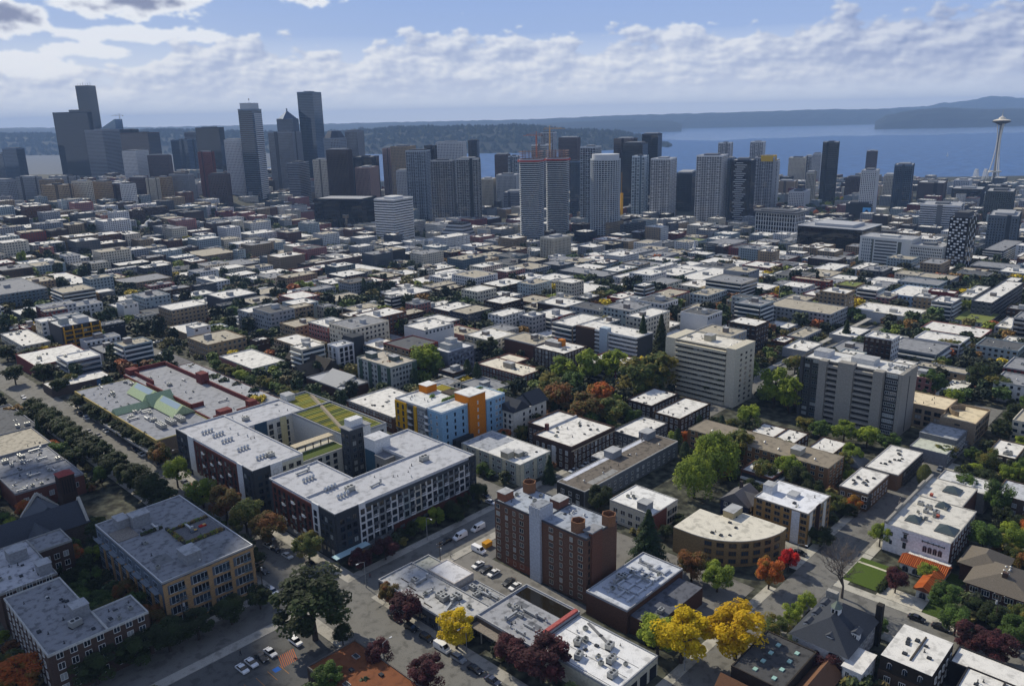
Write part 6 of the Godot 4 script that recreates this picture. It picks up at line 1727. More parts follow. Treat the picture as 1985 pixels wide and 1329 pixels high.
func right_near():
	var W := m(ROOFS.W, "roof")
	var n := bld("brick_corner_walkup", "tan brick walk-up with white roof and corner bays at the crossing", 274.8, 89.3)
	vol(n, 274.8, 296, 89.3, 99.6, 0, 7.2, m("8a6c4c", "brick"), W, 0.2, m("a5a29c"))
	for r in 2: bx(n, "bay", 274.2, 277.6, 88.7, 91.4, 1.2 + r * 2.9, 3.4 + r * 2.9, m("4a4844"))
	wins(n, "L", 274.8, 91.6, 99.4, 3, 2.0, 2.8, 2, 1.3, 1.4)
	wins(n, "F", 89.3, 278, 295.4, 6, 2.0, 2.8, 2, 1.3, 1.4)
	for r in 2: wins(n, "L", 274.2, 89, 91.2, 1, 2.4 + r * 2.9, 1, 1, 1.8, 1.4, "d9d9d4")
	gear(n, 276, 295, 90, 99, 7.2, 10, [5, 3, 5])
	n = bld("white_roof_long_walkup", "long brick walk-up with dark balconies and a stained white roof", 298.9, 86.9)
	vol(n, 298.9, 327, 86.9, 99.3, 0, 6.6, m("8a6a50", "brick"), W, 0.2, m("a5a29c"))
	panel(n, "F", 86.9, 304, 327, 0.5, 6.2, m("3c3a38"), 0.1)
	wins(n, "F", 86.8, 304.5, 326.5, 8, 1.9, 2.8, 2, 1.8, 1.5, "6e6a64")
	for r in 2:
		for k in 8: balcony(n, "F", 86.8, 305.9 + k * 2.75, 0.8 + r * 2.8, 2.2, "4a4a4c", 0.9)
	gear(n, 301, 326, 89, 98, 6.6, 9, [5, 5, 3])
	# concrete slab tower
	n = bld("concrete_slab_tower", "eleven-storey grey concrete slab tower with deep balconies between broad piers", 351, 105.6, "tower")
	var cc := m("9a968c")
	var dk := m("2c2e30")
	vol(n, 352, 369.8, 105.6, 149.8, 0, 29, m("3c3e40"), m("d0d0cc", "roof"), 0.4, cc)
	bx(n, "end_wall", 350.9, 370.2, 104.9, 106.6, -2, 29.6, cc)
	bx(n, "end_wall", 350.9, 370.2, 149.2, 150.6, -2, 29.4, m("4a4b4c"))
	bx(n, "window_slot", 359.8, 360.6, 104.85, 104.9, 1, 27, dk)
	for q in [[112.6, 116.8, 29.6], [125.4, 132.4, 30.6], [137.6, 141.2, 29.8]]: bx(n, "pier", 349.2, 353.2, q[0], q[1], -2, q[2], cc)
	for r in 11:
		for q in [[116.9, 125.3], [132.5, 137.5]]:
			bx(n, "balcony", 350.2, 352.6, q[0], q[1], 0.6 + r * 2.62, 1.7 + r * 2.62, m("a39f96"))
		wins(n, "L", 351.9, 106.8, 112.4, 1, 1.8 + r * 2.62, 1, 1, 4.6, 1.3, "c4c8c6", 6)
		wins(n, "L", 351.9, 141.5, 145.2, 1, 1.8 + r * 2.62, 1, 1, 3.0, 1.4, "6f7a78", 3)
		wins(n, "L", 351.9, 146.0, 149.0, 1, 1.8 + r * 2.62, 1, 1, 2.2, 1.4, "6f7a78", 2)
	stair_box(n, 358, 366, 120, 130, 29, 31.2, "d0d0cc")
	stair_box(n, 357, 364, 140, 147, 29, 31.6, "c6c8cc")
	gear(n, 354, 368, 107, 119, 29, 7, [0, 4, 7])
	# cream balcony tower
	n = bld("cream_balcony_tower", "ten-storey cream slab tower with unbroken balcony bands", 318, 176, "tower")
	var cr := m("cfc7ae")
	vol(n, 319.5, 338, 177, 212, -0.2, 29, m("4a4640"), m("d6d2c6", "roof"), 0.4, cr)
	bx(n, "end_wall", 318.4, 338.3, 176.2, 181, -2, 30, cr)
	bx(n, "end_wall", 318.8, 338.3, 210, 216, -2, 29.6, cr)
	for r in 11: bx(n, "balcony_band", 317.8, 319.5, 181.1, 209.9, 0.3 + r * 2.65, 1.55 + r * 2.65, m("d2c9ac"))
	for r in 10: wins(n, "L", 319.5, 182, 209.5, 9, 2.2 + r * 2.65, 1, 1, 2.2, 1.4, "6e6a60", 2)
	wins(n, "F", 176.2, 322, 337, 3, 2.2, 2.65, 10, 1.6, 0.9, "5a564e", 2)
	stair_box(n, 326, 331, 194, 198, 29, 32, "bcb294")
	gear(n, 321, 336, 180, 209, 29, 10)
	n.position = P(339.5, 178)
	# pale blue fin slab
	n = bld("blue_fin_slab", "seven-storey white-banded slab with a pale blue fin and brown end wing", 352, 232, "building")
	vol(n, 353, 368, 232, 276, -2, 18, m("44484c"), W, 0.4, m("d9d9d6"))
	for r in 8: bx(n, "balcony_band", 351.6, 353, 232.2, 262, 0.2 + r * 2.45, 1.35 + r * 2.45, m("d9dad8"))
	bx(n, "end_wall", 351.4, 354, 262, 276.2, -3, 18.4, m("5c463c", "brick"))
	bx(n, "fin", 350.4, 354.5, 252, 257.5, -3, 20.6, m("a9bccb"))
	for r in 7: wins(n, "L", 353, 233, 261, 9, 2.1 + r * 2.45, 1, 1, 2.0, 1.0, "6a6e72", 2)
	gear(n, 354, 367, 234, 274, 18, 8, [3, 3, 7, 1])
	n.position = P(362, 251)
	# tan block with a curved terrace
	n = bld("tan_terrace_block", "tan stucco apartment block wrapped round a curved sunken roof terrace", 341, 78)
	vol(n, 365, 388, 78, 92, 0, 9, m("a08a6c"), m("d8c9a8", "roof"), 0.9)
	vol(n, 372, 390, 92, 114, 0, 10.5, m("a08a6c"), m("dccdae", "roof"), 0.4)
	for r in 3: wins(n, "F", 78, 366, 387, 6, 2 + r * 2.8, 1, 1, 2.4, 1.6, "5a5044", 2)
	for r in 3: wins(n, "L", 365, 79, 91, 1, 4 + r * 1.9, 1, 1, 2.0, 0.5, "3a342c", 2)
	wins(n, "L", 372, 93, 113, 5, 2.2, 2.8, 3, 2.6, 1.7, "4a4238", 2)
	var mb := MB.new()
	for k in 10:
		var t0 := PI * 0.5 + PI * k / 10.0
		var t1 := PI * 0.5 + PI * (k + 1) / 10.0
		var c := lo(n, 377, 86.5, 9)
		var p0 := c + Vector3(sin(t0) * 5.0, 0, cos(t0) * 5.0)
		var p1 := c + Vector3(sin(t1) * 5.0, 0, cos(t1) * 5.0)
		mb.beam(p0 + Vector3(0, 1.1, 0), p1 + Vector3(0, 1.1, 0), 0.4, 2.2)
	inst(n, "curved_parapet", mb.mesh(m("8d785c")))
	gear(n, 373, 389, 94, 113, 10.5, 8, [2, 1, 5])
	n = bld("grey_terrace_block", "low grey block with stepped roofs beside the tan terrace block", 333.8, 79.9)
	vol(n, 333.8, 346, 79.9, 94, 0, 5.4, m("80838a"), m("bfc3b4", "roof"), 0.2)
	vol(n, 346, 361, 79.9, 94.4, 0, 7.6, m("74777a"), m("9a9ea2", "oldroof"), 0.2)
	wins(n, "F", 79.9, 335, 360, 9, 2.0, 2.7, 2, 1.4, 1.4)
	n = bld("bay_window_walkup", "brown walk-up with white roof and bay windows past the crossing", 343.7, 58)
	vol(n, 343.7, 362, 58, 68, 0, 6.4, m("6a5a4c", "brick"), W, 0.4)
	for k in 3: bx(n, "bay", 342.9, 343.7, 59 + k * 3.4, 61 + k * 3.4, 1, 6, m("a29a8c"))
	wins(n, "F", 58, 344.5, 361.5, 6, 2.0, 2.7, 2, 1.3, 1.4)
	wins(n, "L", 342.9, 58.4, 68.6, 3, 2.2, 2.7, 2, 1.3, 1.4)
	gear(n, 345, 361, 59, 67, 6.4, 5)
	var k := 0
	for q in [[304.9, 139.8, 13.0, 11.0], [303.6, 130.4, 15.0, 9.2], [304.3, 113.9, 15.0, 10.5]]:
		n = bld("brick_bungalow_court", ["white-roofed brick court farthest from the crossing behind the long orange-brick block", "white-roofed brick court between its two twins behind the long orange-brick block", "white-roofed brick court facing the slate-roofed house behind the long orange-brick block"][k], q[0], q[1])
		vol(n, q[0], q[0] + q[2], q[1], q[1] + q[3], 0, 5.6, m("5f4638", "brick"), W, 0.4)
		wins(n, "L", q[0], q[1] + 0.6, q[1] + q[3] - 0.6, 3, 2.0, 2.6, 2, 1.2, 1.2)
		wins(n, "F", q[1], q[0] + 0.6, q[0] + q[2] - 0.6, 4, 2.0, 2.6, 2, 1.2, 1.2)
		gear(n, q[0], q[0] + q[2], q[1], q[1] + q[3], 5.6, 5, [5, 2, 2])
		k += 1
	# white club with the tiled portico
	n = bld("white_clubhouse", "white stucco clubhouse with arched windows, roof skylights and dark brick sides", 252.8, 56)
	vol(n, 252.8, 281, 56, 75.8, 0, 9.3, m("6a4334", "brick"), m("cfccc2", "roof"), 0.25, m("a5a39c"))
	vol(n, 281, 300, 60.5, 75.8, 0, 9.2, m("6a4334", "brick"), m("cfccc2", "roof"), 0.25, m("a5a39c"))
	panel(n, "L", 252.8, 56, 75.8, -1, 9.4, m("e4e6ec"), 0.12, "stucco_front")
	for q in [[252.8, 262.0, 10.4], [262.0, 268.0, 11.2], [268.0, 284.0, 10.3], [284.0, 291.0, 11.3], [291.0, 300.0, 10.4]]: bx(n, "stepped_parapet", q[0], q[1], 75.2, 76.0, 9, q[2], m("9a968c"))
	for q in [[57.6, 64.0, 4]]:
		for c in 4:
			var s := 58.0 + c * 1.5
			inst(n, "arched_window", arch_mesh(1.2, 2.2), face_xf(n, "L", 252.65, s + 0.6, 5.0))
	panel(n, "L", 252.7, 57.4, 64.2, 7.5, 7.62, m("3c3c40"), 0.4, "iron_rail")
	for c in 5: panel(n, "L", 252.7, 57.5 + c * 1.6, 57.6 + c * 1.6, 7.1, 8.0, m("3c3c40"), 0.35, "iron_bracket")
	wins(n, "L", 252.7, 72.4, 74.4, 1, 3.6, 3.0, 2, 0.7, 1.2, "4a4c50", 1)
	wins(n, "L", 252.7, 68.2, 70.2, 1, 3.9, 3.0, 2, 0.9, 1.9, "4a4c50", 1)
	balcony(n, "L", 252.7, 69.2, 5.7, 2.0, "6a6c72", 0.7, true)
	panel(n, "L", 252.7, 68.3, 70.1, 8.2, 8.6, m("6a6c72"), 0.3, "window_hood")
	for q in [[259.0, 69.5, 4.6], [258.0, 59.5, 6.0], [275.5, 65.5, 4.0], [289.5, 66.5, 5.4]]:
		var s2 := bx(n, "skylight_kerb", q[0], q[0] + q[2], q[1] - q[2] / 2, q[1] + q[2] / 2, 9.3, 9.7, m("6a6e70"))
		gable(n, "pyramid_skylight", q[0] + 0.1, q[0] + q[2] - 0.1, q[1] - q[2] / 2 + 0.1, q[1] + q[2] / 2 - 0.1, 9.72, 1.7, true, m("5a6668", "metal"), q[2] / 2 - 0.2, 0.0)
	gear(n, 262, 280, 62, 74, 9.3, 12, [7, 0, 7, 2])
	for q in [[268.0, 64.0], [270.0, 65.0], [283.0, 70.5]]: bx(n, "red_roof_unit", q[0], q[0] + 1.3, q[1], q[1] + 0.9, 9.4, 10.2, m("b04a34"))
	wins(n, "F", 56, 255, 280, 8, 2.4, 3.0, 3, 1.2, 1.6)
	n = bld("tiled_portico", "orange-tiled arcade with white arches in front of the clubhouse", 240, 54, "portico")
	bx(n, "wall", 243.5, 252.6, 54.8, 67.2, -1, 2.8, m("e4e2da"))
	for c in 4: inst(n, "arched_opening", arch_mesh(1.8, 2.0), face_xf(n, "L", 243.4, 56.5 + c * 3.0, 1.3))
	bx(n, "wall", 231.5, 243.5, 54.8, 58.6, -1, 2.8, m("e4e2da"))
	inst(n, "arched_opening", arch_mesh(1.8, 2.0), face_xf(n, "L", 231.4, 56.7, 1.3))
	for q in [[243.0, 250.0, 54.2, 67.6, false], [230.9, 244.0, 54.2, 59.2, true]]:
		gable(n, "tile_bed", q[0], q[1], q[2], q[3], 2.9, 1.5, q[4], m("8a4424"), 0.0, 0.2)
		var u0: float = q[0] if q[4] else q[2]
		var u1: float = q[1] if q[4] else q[3]
		var h0: float = q[2] if q[4] else q[0]
		var h1: float = q[3] if q[4] else q[1]
		var u := u0
		while u < u1:
			for side in 2:
				var mbt := MB.new()
				var e := h0 - 0.2 if side == 0 else h1 + 0.2
				var mid := (h0 + h1) / 2
				var c0 := lo(n, u, e, 2.98) if q[4] else lo(n, e, u, 2.98)
				var c1 := lo(n, u, mid, 4.48) if q[4] else lo(n, mid, u, 4.48)
				mbt.limb(c0, c1, 0.17, 0.17, 5)
				inst(n, "tile_row", mbt.mesh(m(["b8622e", "a8562a", "c06e38"][int(u * 3) % 3], "flat")))
			u += 0.55
	# hipped brown house
	n = bld("hipped_roof_house", "two-storey brick house under a broad grey-brown hipped roof with white vents", 239, 28, "house")
	bx(n, "wall", 239.5, 256, 31, 47.5, -1, 6.2, m("5c3d32", "brick"))
	gable(n, "roof", 239.5, 256, 31, 47.5, 6.2, 3.6, true, m("7d7364", "shingle"), 7.0, 0.9)
	bx(n, "wall", 250, 262, 41, 52, -1, 6.0, m("5c3d32", "brick"))
	gable(n, "roof", 250, 262, 41, 52, 6.1, 3.2, true, m("7d7364", "shingle"), 5.0, 0.8)
	wins(n, "L", 239.5, 32, 47, 5, 1.6, 2.8, 2, 2.0, 1.6, "d9d6cc", 3)
	wins(n, "F", 31, 241, 255.5, 4, 1.6, 2.8, 2, 1.8, 1.5, "d9d6cc", 2)
	bx(n, "chimney", 243.6, 244.8, 38.4, 39.8, 7.5, 10.4, m("5e473d", "brick"))
	for q in 9: gear1(n, 1, 244 + q * 0.7, 39.2 + sin(q * 2.0) * 0.8, 8.9 + 0.06 * q, 0, 0.8)
	# slate mansion with cupola
	n = bld("slate_mansion", "pale house with a steep slate hipped roof, dormers and a white cupola", 179.8, 58.5, "house")
	bx(n, "wall", 180.4, 201.5, 59.4, 73.6, -1, 7.6, m("d9d8d4"))
	gable(n, "roof", 180.4, 201.5, 59.4, 73.6, 7.6, 5.0, true, m("454b55", "shingle"), 7.2, 0.8)
	bx(n, "wall", 177.8, 187.5, 54.6, 59.2, -1, 6.3, m("d9d8d4"))
	bx(n, "flat_roof", 177.6, 187.7, 54.4, 59.6, 6.3, 6.55, W)
	bx(n, "cupola_base", 189.4, 191.4, 65.5, 67.5, 11.6, 13.8, m("e4e4e0"))
	var cu := MB.new()
	cu.cone(lo(n, 190.4, 66.5, 13.8), 1.6, 0.0, 1.9, 8)
	cu.cone(lo(n, 190.4, 66.5, 15.5), 0.06, 0.06, 1.6, 5)
	inst(n, "cupola_roof", cu.mesh(m("6f7a70", "metal")))
	for c in 2: panel(n, "L", 189.4, 65.8 + c * 0.9, 66.4 + c * 0.9, 12.2, 13.3, m("1c2026", "flat"), 0.03, "louvre")
	for q in [[184.0, 71.4], [189.5, 71.6], [195.0, 71.6], [182.4, 64.8], [188.0, 60.4]]:
		bx(n, "dormer", q[0], q[0] + 1.5, q[1] - 1.0, q[1] + 1.0, 8.0, 9.8, m("e0e0dc"))
		gable(n, "dormer_roof", q[0], q[0] + 2.6, q[1] - 1.0, q[1] + 1.0, 9.8, 0.8, true, m("5a5f68", "shingle"), 0.0, 0.15)
		inst(n, "window", win_mesh(0.9, 1.0, "e8e8e4", 0, 2), face_xf(n, "L", q[0], q[1], 9.0))
	bx(n, "chimney", 200.4, 202.2, 58.2, 59.8, -1, 12.4, m("39342f", "brick"))
	bx(n, "chimney", 201.0, 202.6, 70.5, 73.5, 6, 10.6, m("a9a69c"))
	wins(n, "F", 59.4, 188, 200, 5, 2.2, 3.2, 2, 1.1, 1.7, "e8e8e4")
	wins(n, "L", 177.8, 55, 59, 2, 1.8, 2.8, 2, 0.9, 1.5, "c9c9c4")
	wins(n, "F", 54.6, 178.5, 187, 3, 1.8, 2.8, 2, 0.9, 1.5, "c9c9c4")
	# white-roofed townhouses
	n = bld("mansard_townhouse", "dark mansard townhouse with white roof and round-topped dormers", 185.5, 41)
	vol(n, 185.5, 202.5, 41, 53, 0, 8.6, m("3a3128", "shingle"), W, 0.0)
	bx(n, "wall", 185.3, 202.7, 40.8, 53.2, -1, 4.6, m("5a4634", "brick"))
	for c in 3: inst(n, "dormer", arch_mesh(1.1, 1.7), face_xf(n, "L", 185.3, 43.4 + c * 3.6, 6.6))
	wins(n, "L", 185.3, 42, 52.6, 3, 2.6, 3, 1, 1.4, 1.5, "d9d6cc", 3)
	wins(n, "F", 40.8, 187, 202, 5, 2.6, 3.2, 2, 1.2, 1.5, "d9d6cc")
	bx(n, "fire_wall", 188, 200, 46.6, 47.0, 8.6, 9.0, m("4c463e"))
	gear(n, 188, 200, 42, 52, 8.6, 8, [5, 2, 5])
	n = bld("black_townhouses", "black townhouse row with white roofs and glass rails", 186, 24)
	vol(n, 186.4, 196.5, 20, 36, 0, 7.4, m("2d2c2e"), W, 0.3)
	vol(n, 197, 205, 24, 40.2, 0, 6.6, m("2d2c2e"), W, 0.3)
	wins(n, "L", 186.4, 21, 35.6, 5, 1.9, 2.8, 2, 1.8, 1.5, "4a4a4c", 3)
	bx(n, "fire_wall", 188, 196, 27.6, 28.0, 7.4, 7.9, m("3c3a38"))
	gear(n, 188, 196, 22, 35, 7.4, 7, [5, 2, 2])
	n = bld("white_flat_roof_house", "white flat-roofed house beyond the plum trees at the frame edge", 206.5, 12, "house")
	vol(n, 206.5, 216, 4, 24, 0, 6.5, m("d2d4d6"), W, 0.3)
	wins(n, "L", 206.5, 5, 23, 4, 2.0, 2.7, 2, 1.2, 1.3)
	# dark flat roof with brown shingle skirts
	n = bld("tar_roof_hall", "hall with a black tar roof, green skylights and brown shingle skirts", 158.8, 66)
	vol(n, 158.8, 178, 66, 79.5, 0, 6.8, m("40382f", "brick"), m("4c4c4c", "oldroof"), 0.25)
	for q in 8: bx(n, "skylight", 161 + (q % 4) * 4.2, 162.3 + (q % 4) * 4.2, 69 + (q / 4) * 5, 70 + (q / 4) * 5, 6.8, 7.1, m("8fb0a4", "glass"))
	gable(n, "shingle_skirt", 152, 158.6, 64, 80, 3.4, 3.2, false, m("7a4f32", "shingle"))
	bx(n, "wall", 152.3, 158.4, 64.4, 79.8, -1, 3.4, m("5d4636", "brick"))
	gable(n, "shingle_skirt", 160, 178, 59.5, 65.8, 3.4, 3.0, true, m("84583a", "shingle"))
	bx(n, "wall", 160.3, 178, 60, 65.6, -1, 3.4, m("5d4636", "brick"))
	# navy house
	n = bld("navy_frame_house", "dark navy frame house with grey gables and white trim", 239.5, 117, "house")
	bx(n, "wall", 239.5, 250, 117.4, 128, -1, 6.0, m("2b3350"))
	gable(n, "roof", 239.5, 250, 117.4, 128, 6.0, 4.0, true, m("7b7a7c", "shingle"))
	gable(n, "roof", 242, 247, 115.4, 123, 6.0, 3.4, false, m("6f6f72", "shingle"))
	bx(n, "chimney", 245.2, 246.2, 123, 124, 9, 12, m("4c4340", "brick"))
	wins(n, "L", 239.5, 118.5, 127.5, 3, 1.8, 2.8, 2, 1.1, 1.4, "e6e6e2", 2)
	wins(n, "F", 117.4, 240.5, 249.5, 3, 1.8, 2.8, 2, 1.1, 1.4, "e6e6e2", 2)
	balcony(n, "F", 117.4, 246, 2.6, 4.5, "d9d6b8", 1.4)
	n = bld("slate_hip_house", "grey slate hip-roofed house behind the tan corner walk-up", 300.5, 102, "house")
	bx(n, "wall", 300.5, 310, 102, 111, -1, 4.6, m("8a8a84"))
	gable(n, "roof", 300.5, 310, 102, 111, 4.6, 3.4, true, m("6a7074", "shingle"), 4.0, 0.7)
	n = bld("edge_flat_roof_block", "brick flat with silver roof beside the clubhouse's rear trees", 304.5, 40)
	vol(n, 304.5, 320, 36, 56, 0, 7, m("6a5446", "brick"), m("b9bcc0", "oldroof"), 0.4)
	wins(n, "L", 304.5, 37, 55, 5, 2.0, 2.7, 2, 1.3, 1.4)
	gear(n, 305, 319, 37, 55, 7, 6)
	n = bld("club_annex", "low annex with ducts on its pale roof behind the clubhouse", 300.4, 58, "building")
	vol(n, 300.4, 314, 58, 75, 0, 7.4, m("8d8a84"), m("d2d2ce", "roof"), 0.3)
	gear(n, 301, 313, 59, 74, 7.4, 8, [4, 0, 7, 3])

func arch_mesh(w: float, h: float) -> ArrayMesh:
	var key := "arch%.1f%.1f" % [w, h]
	if meshes.has(key): return meshes[key]
	var g := MB.new()
	var f := MB.new()
	var r := w / 2
	var pts := [Vector3(-r, -h / 2, 0.03), Vector3(-r, h / 2 - r, 0.03)]
	for k in 9: pts.append(Vector3(-r * cos(PI * k / 8), h / 2 - r + r * sin(PI * k / 8), 0.03))
	pts.append(Vector3(r, -h / 2, 0.03))
	for k in range(1, pts.size() - 1): g.tri(pts[0], pts[k], pts[k + 1])
	for k in range(1, pts.size() - 1): f.beam(pts[k - 1] + Vector3(0, 0, 0.02), pts[k] + Vector3(0, 0, 0.02), 0.14, 0.14)
	f.beam(Vector3(0, -h / 2, 0.05), Vector3(0, h / 2, 0.05), 0.07, 0.07)
	var am := ArrayMesh.new()
	f.into(am, m("8d8f92", "flat"))
	g.into(am, pane_mat(1))
	meshes[key] = am
	return am

func front_shops():
	var n := bld("white_roof_garage_shop", "single-storey shop with a white roof crowded with cooling units", 133, 96)
	vol(n, 133, 151, 96, 122, 0, 5.6, m("c9c2a6"), m("dedfdf", "roof"), 0.35, m("9a9ea2"))
	for k in 4: panel(n, "F", 96, 134.5 + k * 4.3, 137.6 + k * 4.3, 0, 3.8, m("20242a", "flat"), 0.03, "garage_door")
	for k in 5: gear1(n, 0, 137 + (k % 3) * 4.2, 100 + k * 3.6, 5.6, 0.1 * k, 1.1)
	gear(n, 134, 150, 98, 121, 5.6, 22, [7, 2, 1, 5, 7, 2])
	var mb := MB.new()
	for k in 3: mb.beam(lo(n, 134 + k * 5, 97, 5.66), lo(n, 134 + k * 5, 121, 5.66), 0.1, 0.06)
	inst(n, "conduit", mb.mesh(m("5a5c60", "flat")))
	var mb2 := MB.new()
	mb2.beam(lo(n, 150, 118, 5.75), lo(n, 146, 107, 5.75), 0.8, 0.2)
	inst(n, "walk_pad", mb2.mesh(m("75777a")))
	n = bld("ponded_roof_shop", "shop whose grey roof holds a dark rain pond beside a red parapet", 131.5, 122.6)
	vol(n, 131.5, 152, 122.6, 143, 0, 5.9, m("6a5f58", "brick"), m("9a9ca0", "oldroof"), 0.5, m("b0b2b4"))
	bx(n, "rain_pond", 146.2, 151.4, 124.5, 142.2, 5.902, 5.914, m("1d1a12", "glass"))
	bx(n, "red_parapet", 137.5, 151.4, 122.7, 123.9, 5.9, 7.0, m("b04a44"))
	for k in 3: bx(n, "roof_mat", 138 + k * 2.5, 140 + k * 2.5, 126 + k * 4.6, 130 + k * 4.6, 5.903, 5.92, m("6a6d72", "oldroof"))
	gear(n, 132, 145, 124, 142, 5.9, 16, [0, 7, 4, 1, 2])
	for k in 4: bx(n, "arcade_post", 129.2, 129.5, 124 + k * 5, 124.3 + k * 5, -0.5, 4.0, m("b4aa98"))
	bx(n, "awning_roof", 128.6, 131.5, 122.6, 143, 4.0, 4.3, m("8c8274"))
	n = bld("corner_shop_row", "shop row at the crossing with stained concrete-grey roof and ducts", 124.5, 143.6)
	vol(n, 124.5, 137.5, 143.6, 179, 0, 5.4, m("4a4c52"), m("b6b6b4", "oldroof"), 0.4, m("a9abac"))
	vol(n, 137.5, 145.5, 143.6, 158, 0, 4.2, m("8d857a"), m("9fa0a0", "oldroof"), 0.3, m("a9abac"))
	vol(n, 137.5, 145.5, 159, 171, 0, 6.3, m("c3b9ae"), m("cfcfd0", "roof"), 0.2)
	vol(n, 137.5, 144.5, 171.4, 179, 0, 5.0, m("8d857a"), m("a2a49c", "oldroof"), 0.4, m("a9abac"))
	gear1(n, 4, 129, 152, 5.4, 0.4, 1.0)
	gear1(n, 0, 131, 156, 5.4, 0.0, 1.2)
	for k in 4: bx(n, "roof_timber", 126 + k * 1.2, 126.2 + k * 1.2, 156 + k * 5, 159.5 + k * 5, 5.4, 5.62, m("3c342c"))
	gear(n, 126, 137, 145, 178, 5.4, 14, [4, 1, 2, 7, 0])
	gear(n, 138, 145, 145, 157, 4.2, 8, [0, 7, 4])
	wins(n, "L", 124.5, 145, 178, 9, 2.2, 3, 1, 2.6, 2.4, "3a3a3c", 3)
	n = bld("blank_brick_hall", "blank brown brick hall with a silver roof maze of ducts", 159.4, 111.8)
	vol(n, 159.4, 188, 111.8, 126.2, 0, 7.4, m("6b4532", "brick"), m("c4c9d0", "roof"), 0.4, m("9a9ea6"))
	for k in 14: bx(n, "roof_duct", 163 + (k % 5) * 4.6, 166.4 + (k % 5) * 4.6 * (1.0 if k % 2 else 1.0), 114 + (k / 5) * 3.4, 114.6 + (k / 5) * 3.4, 7.5, 8.1, m("d2d6da", "metal"))
	for k in 6: bx(n, "roof_rack", 164 + k * 3.6, 164.4 + k * 3.6, 113.6, 124, 7.45, 7.8, m("c6cad0", "metal"))
	gear(n, 161, 187, 113, 125, 7.4, 12, [0, 7, 4])
	bx(n, "wall", 160.5, 186, 103.6, 111.7, -1, 5.6, m("5f3d2e", "brick"))
	bx(n, "flat_roof", 160.6, 185.9, 103.7, 111.6, 5.605, 5.7, m("5d6068", "oldroof"))
	gear(n, 161, 170, 104, 111, 5.7, 3, [0, 3])
	n = bld("brown_roof_shop", "shop with a rust-brown flat roof and pale skylights by the parking lot", 88, 128)
	vol(n, 88, 103, 128, 161, 0, 4.8, m("5b4a40", "brick"), m("7a4c30", "roof"), 0.35, m("6e665e"))
	for k in 6: gear1(n, 3 if k % 2 else 5, 91 + (k % 3) * 4, 137 + k * 3.6, 4.8, PI / 2, 1.1)
	for k in 4: bx(n, "roof_unit", 92 + k * 2.3, 93.4 + k * 2.3, 131, 133, 4.8, 6.0, m("a6a8aa", "metal"))
	n = bld("white_annex_shop", "small annex with a white-rimmed grey roof next to the rust-brown roof", 96, 118)
	vol(n, 94, 103.6, 108, 127.6, 0, 5.2, m("8b8d90"), m("b5b8bc", "roof"), 0.4, m("d6d8da"))
	n = bld("lot_kiosk_shop", "low shop with a plain grey roof beside the parking stalls", 62, 158)
	vol(n, 60, 72, 140, 166, 0, 4.2, m("6e6f72"), m("9fa2a6", "oldroof"), 0.3)
	# left middle: red brick and white low roofs past the avenue
	n = bld("red_brick_stores", "red and brown brick stores with a pale roof past the grocery hall", 126, 508)
	vol(n, 126, 158, 508, 545, -1, 6.5, m("7d2f2c", "brick"), m(ROOFS.W, "roof"), 0.5)
	panel(n, "F", 508, 132, 150, -1, 6.3, m("54463e", "brick"), 0.1)
	wins(n, "F", 507.9, 133, 149.5, 6, 1.6, 2.6, 2, 1.3, 1.4)
	bx(n, "chimney", 151, 152.4, 512, 513.4, 6, 10, m("d9d9d6"))
	gear(n, 128, 156, 510, 544, 6.5, 8)
	n = bld("white_roof_corner_store", "single-storey corner store with a bright roof and blue mural end", 120, 461)
	vol(n, 120, 151, 461, 476, 0, 4.6, m("5b4f48"), m("dcdad2", "roof"), 0.3)
	panel(n, "F", 461, 143, 151, 0, 4.4, m("3d6a94"), 0.05, "mural_wall")
	gear(n, 122, 150, 462, 475, 4.6, 4)
	n = bld("yellow_frame_apartments", "apartment block with a golden balcony frame and charcoal side", 157, 550)
	vol(n, 157, 181, 558, 582, -3, 15, m("4a4c50"), m("c9cac8", "roof"), 0.6)
	var yl := m("c4932c", "paint")
	for r in 5:
		bx(n, "balcony_frame", 158.2, 181, 556.6, 558, 0.1 + r * 3.0, 0.7 + r * 3.0, yl)
		wins(n, "F", 558, 159, 180.5, 6, 1.8 + r * 3.0, 1, 1, 2.2, 1.8, "2a2a2c")
	for c in 5: bx(n, "balcony_post", 158.2 + c * 5.6, 158.8 + c * 5.6, 556.4, 558, -1, 15, yl)
	stair_box(n, 160, 165, 566, 572, 15, 19, "9fa6a4")
	stair_box(n, 169, 176, 562, 572, 15, 18.4, "c9ccce")
	gear(n, 158, 180, 559, 581, 15, 6)

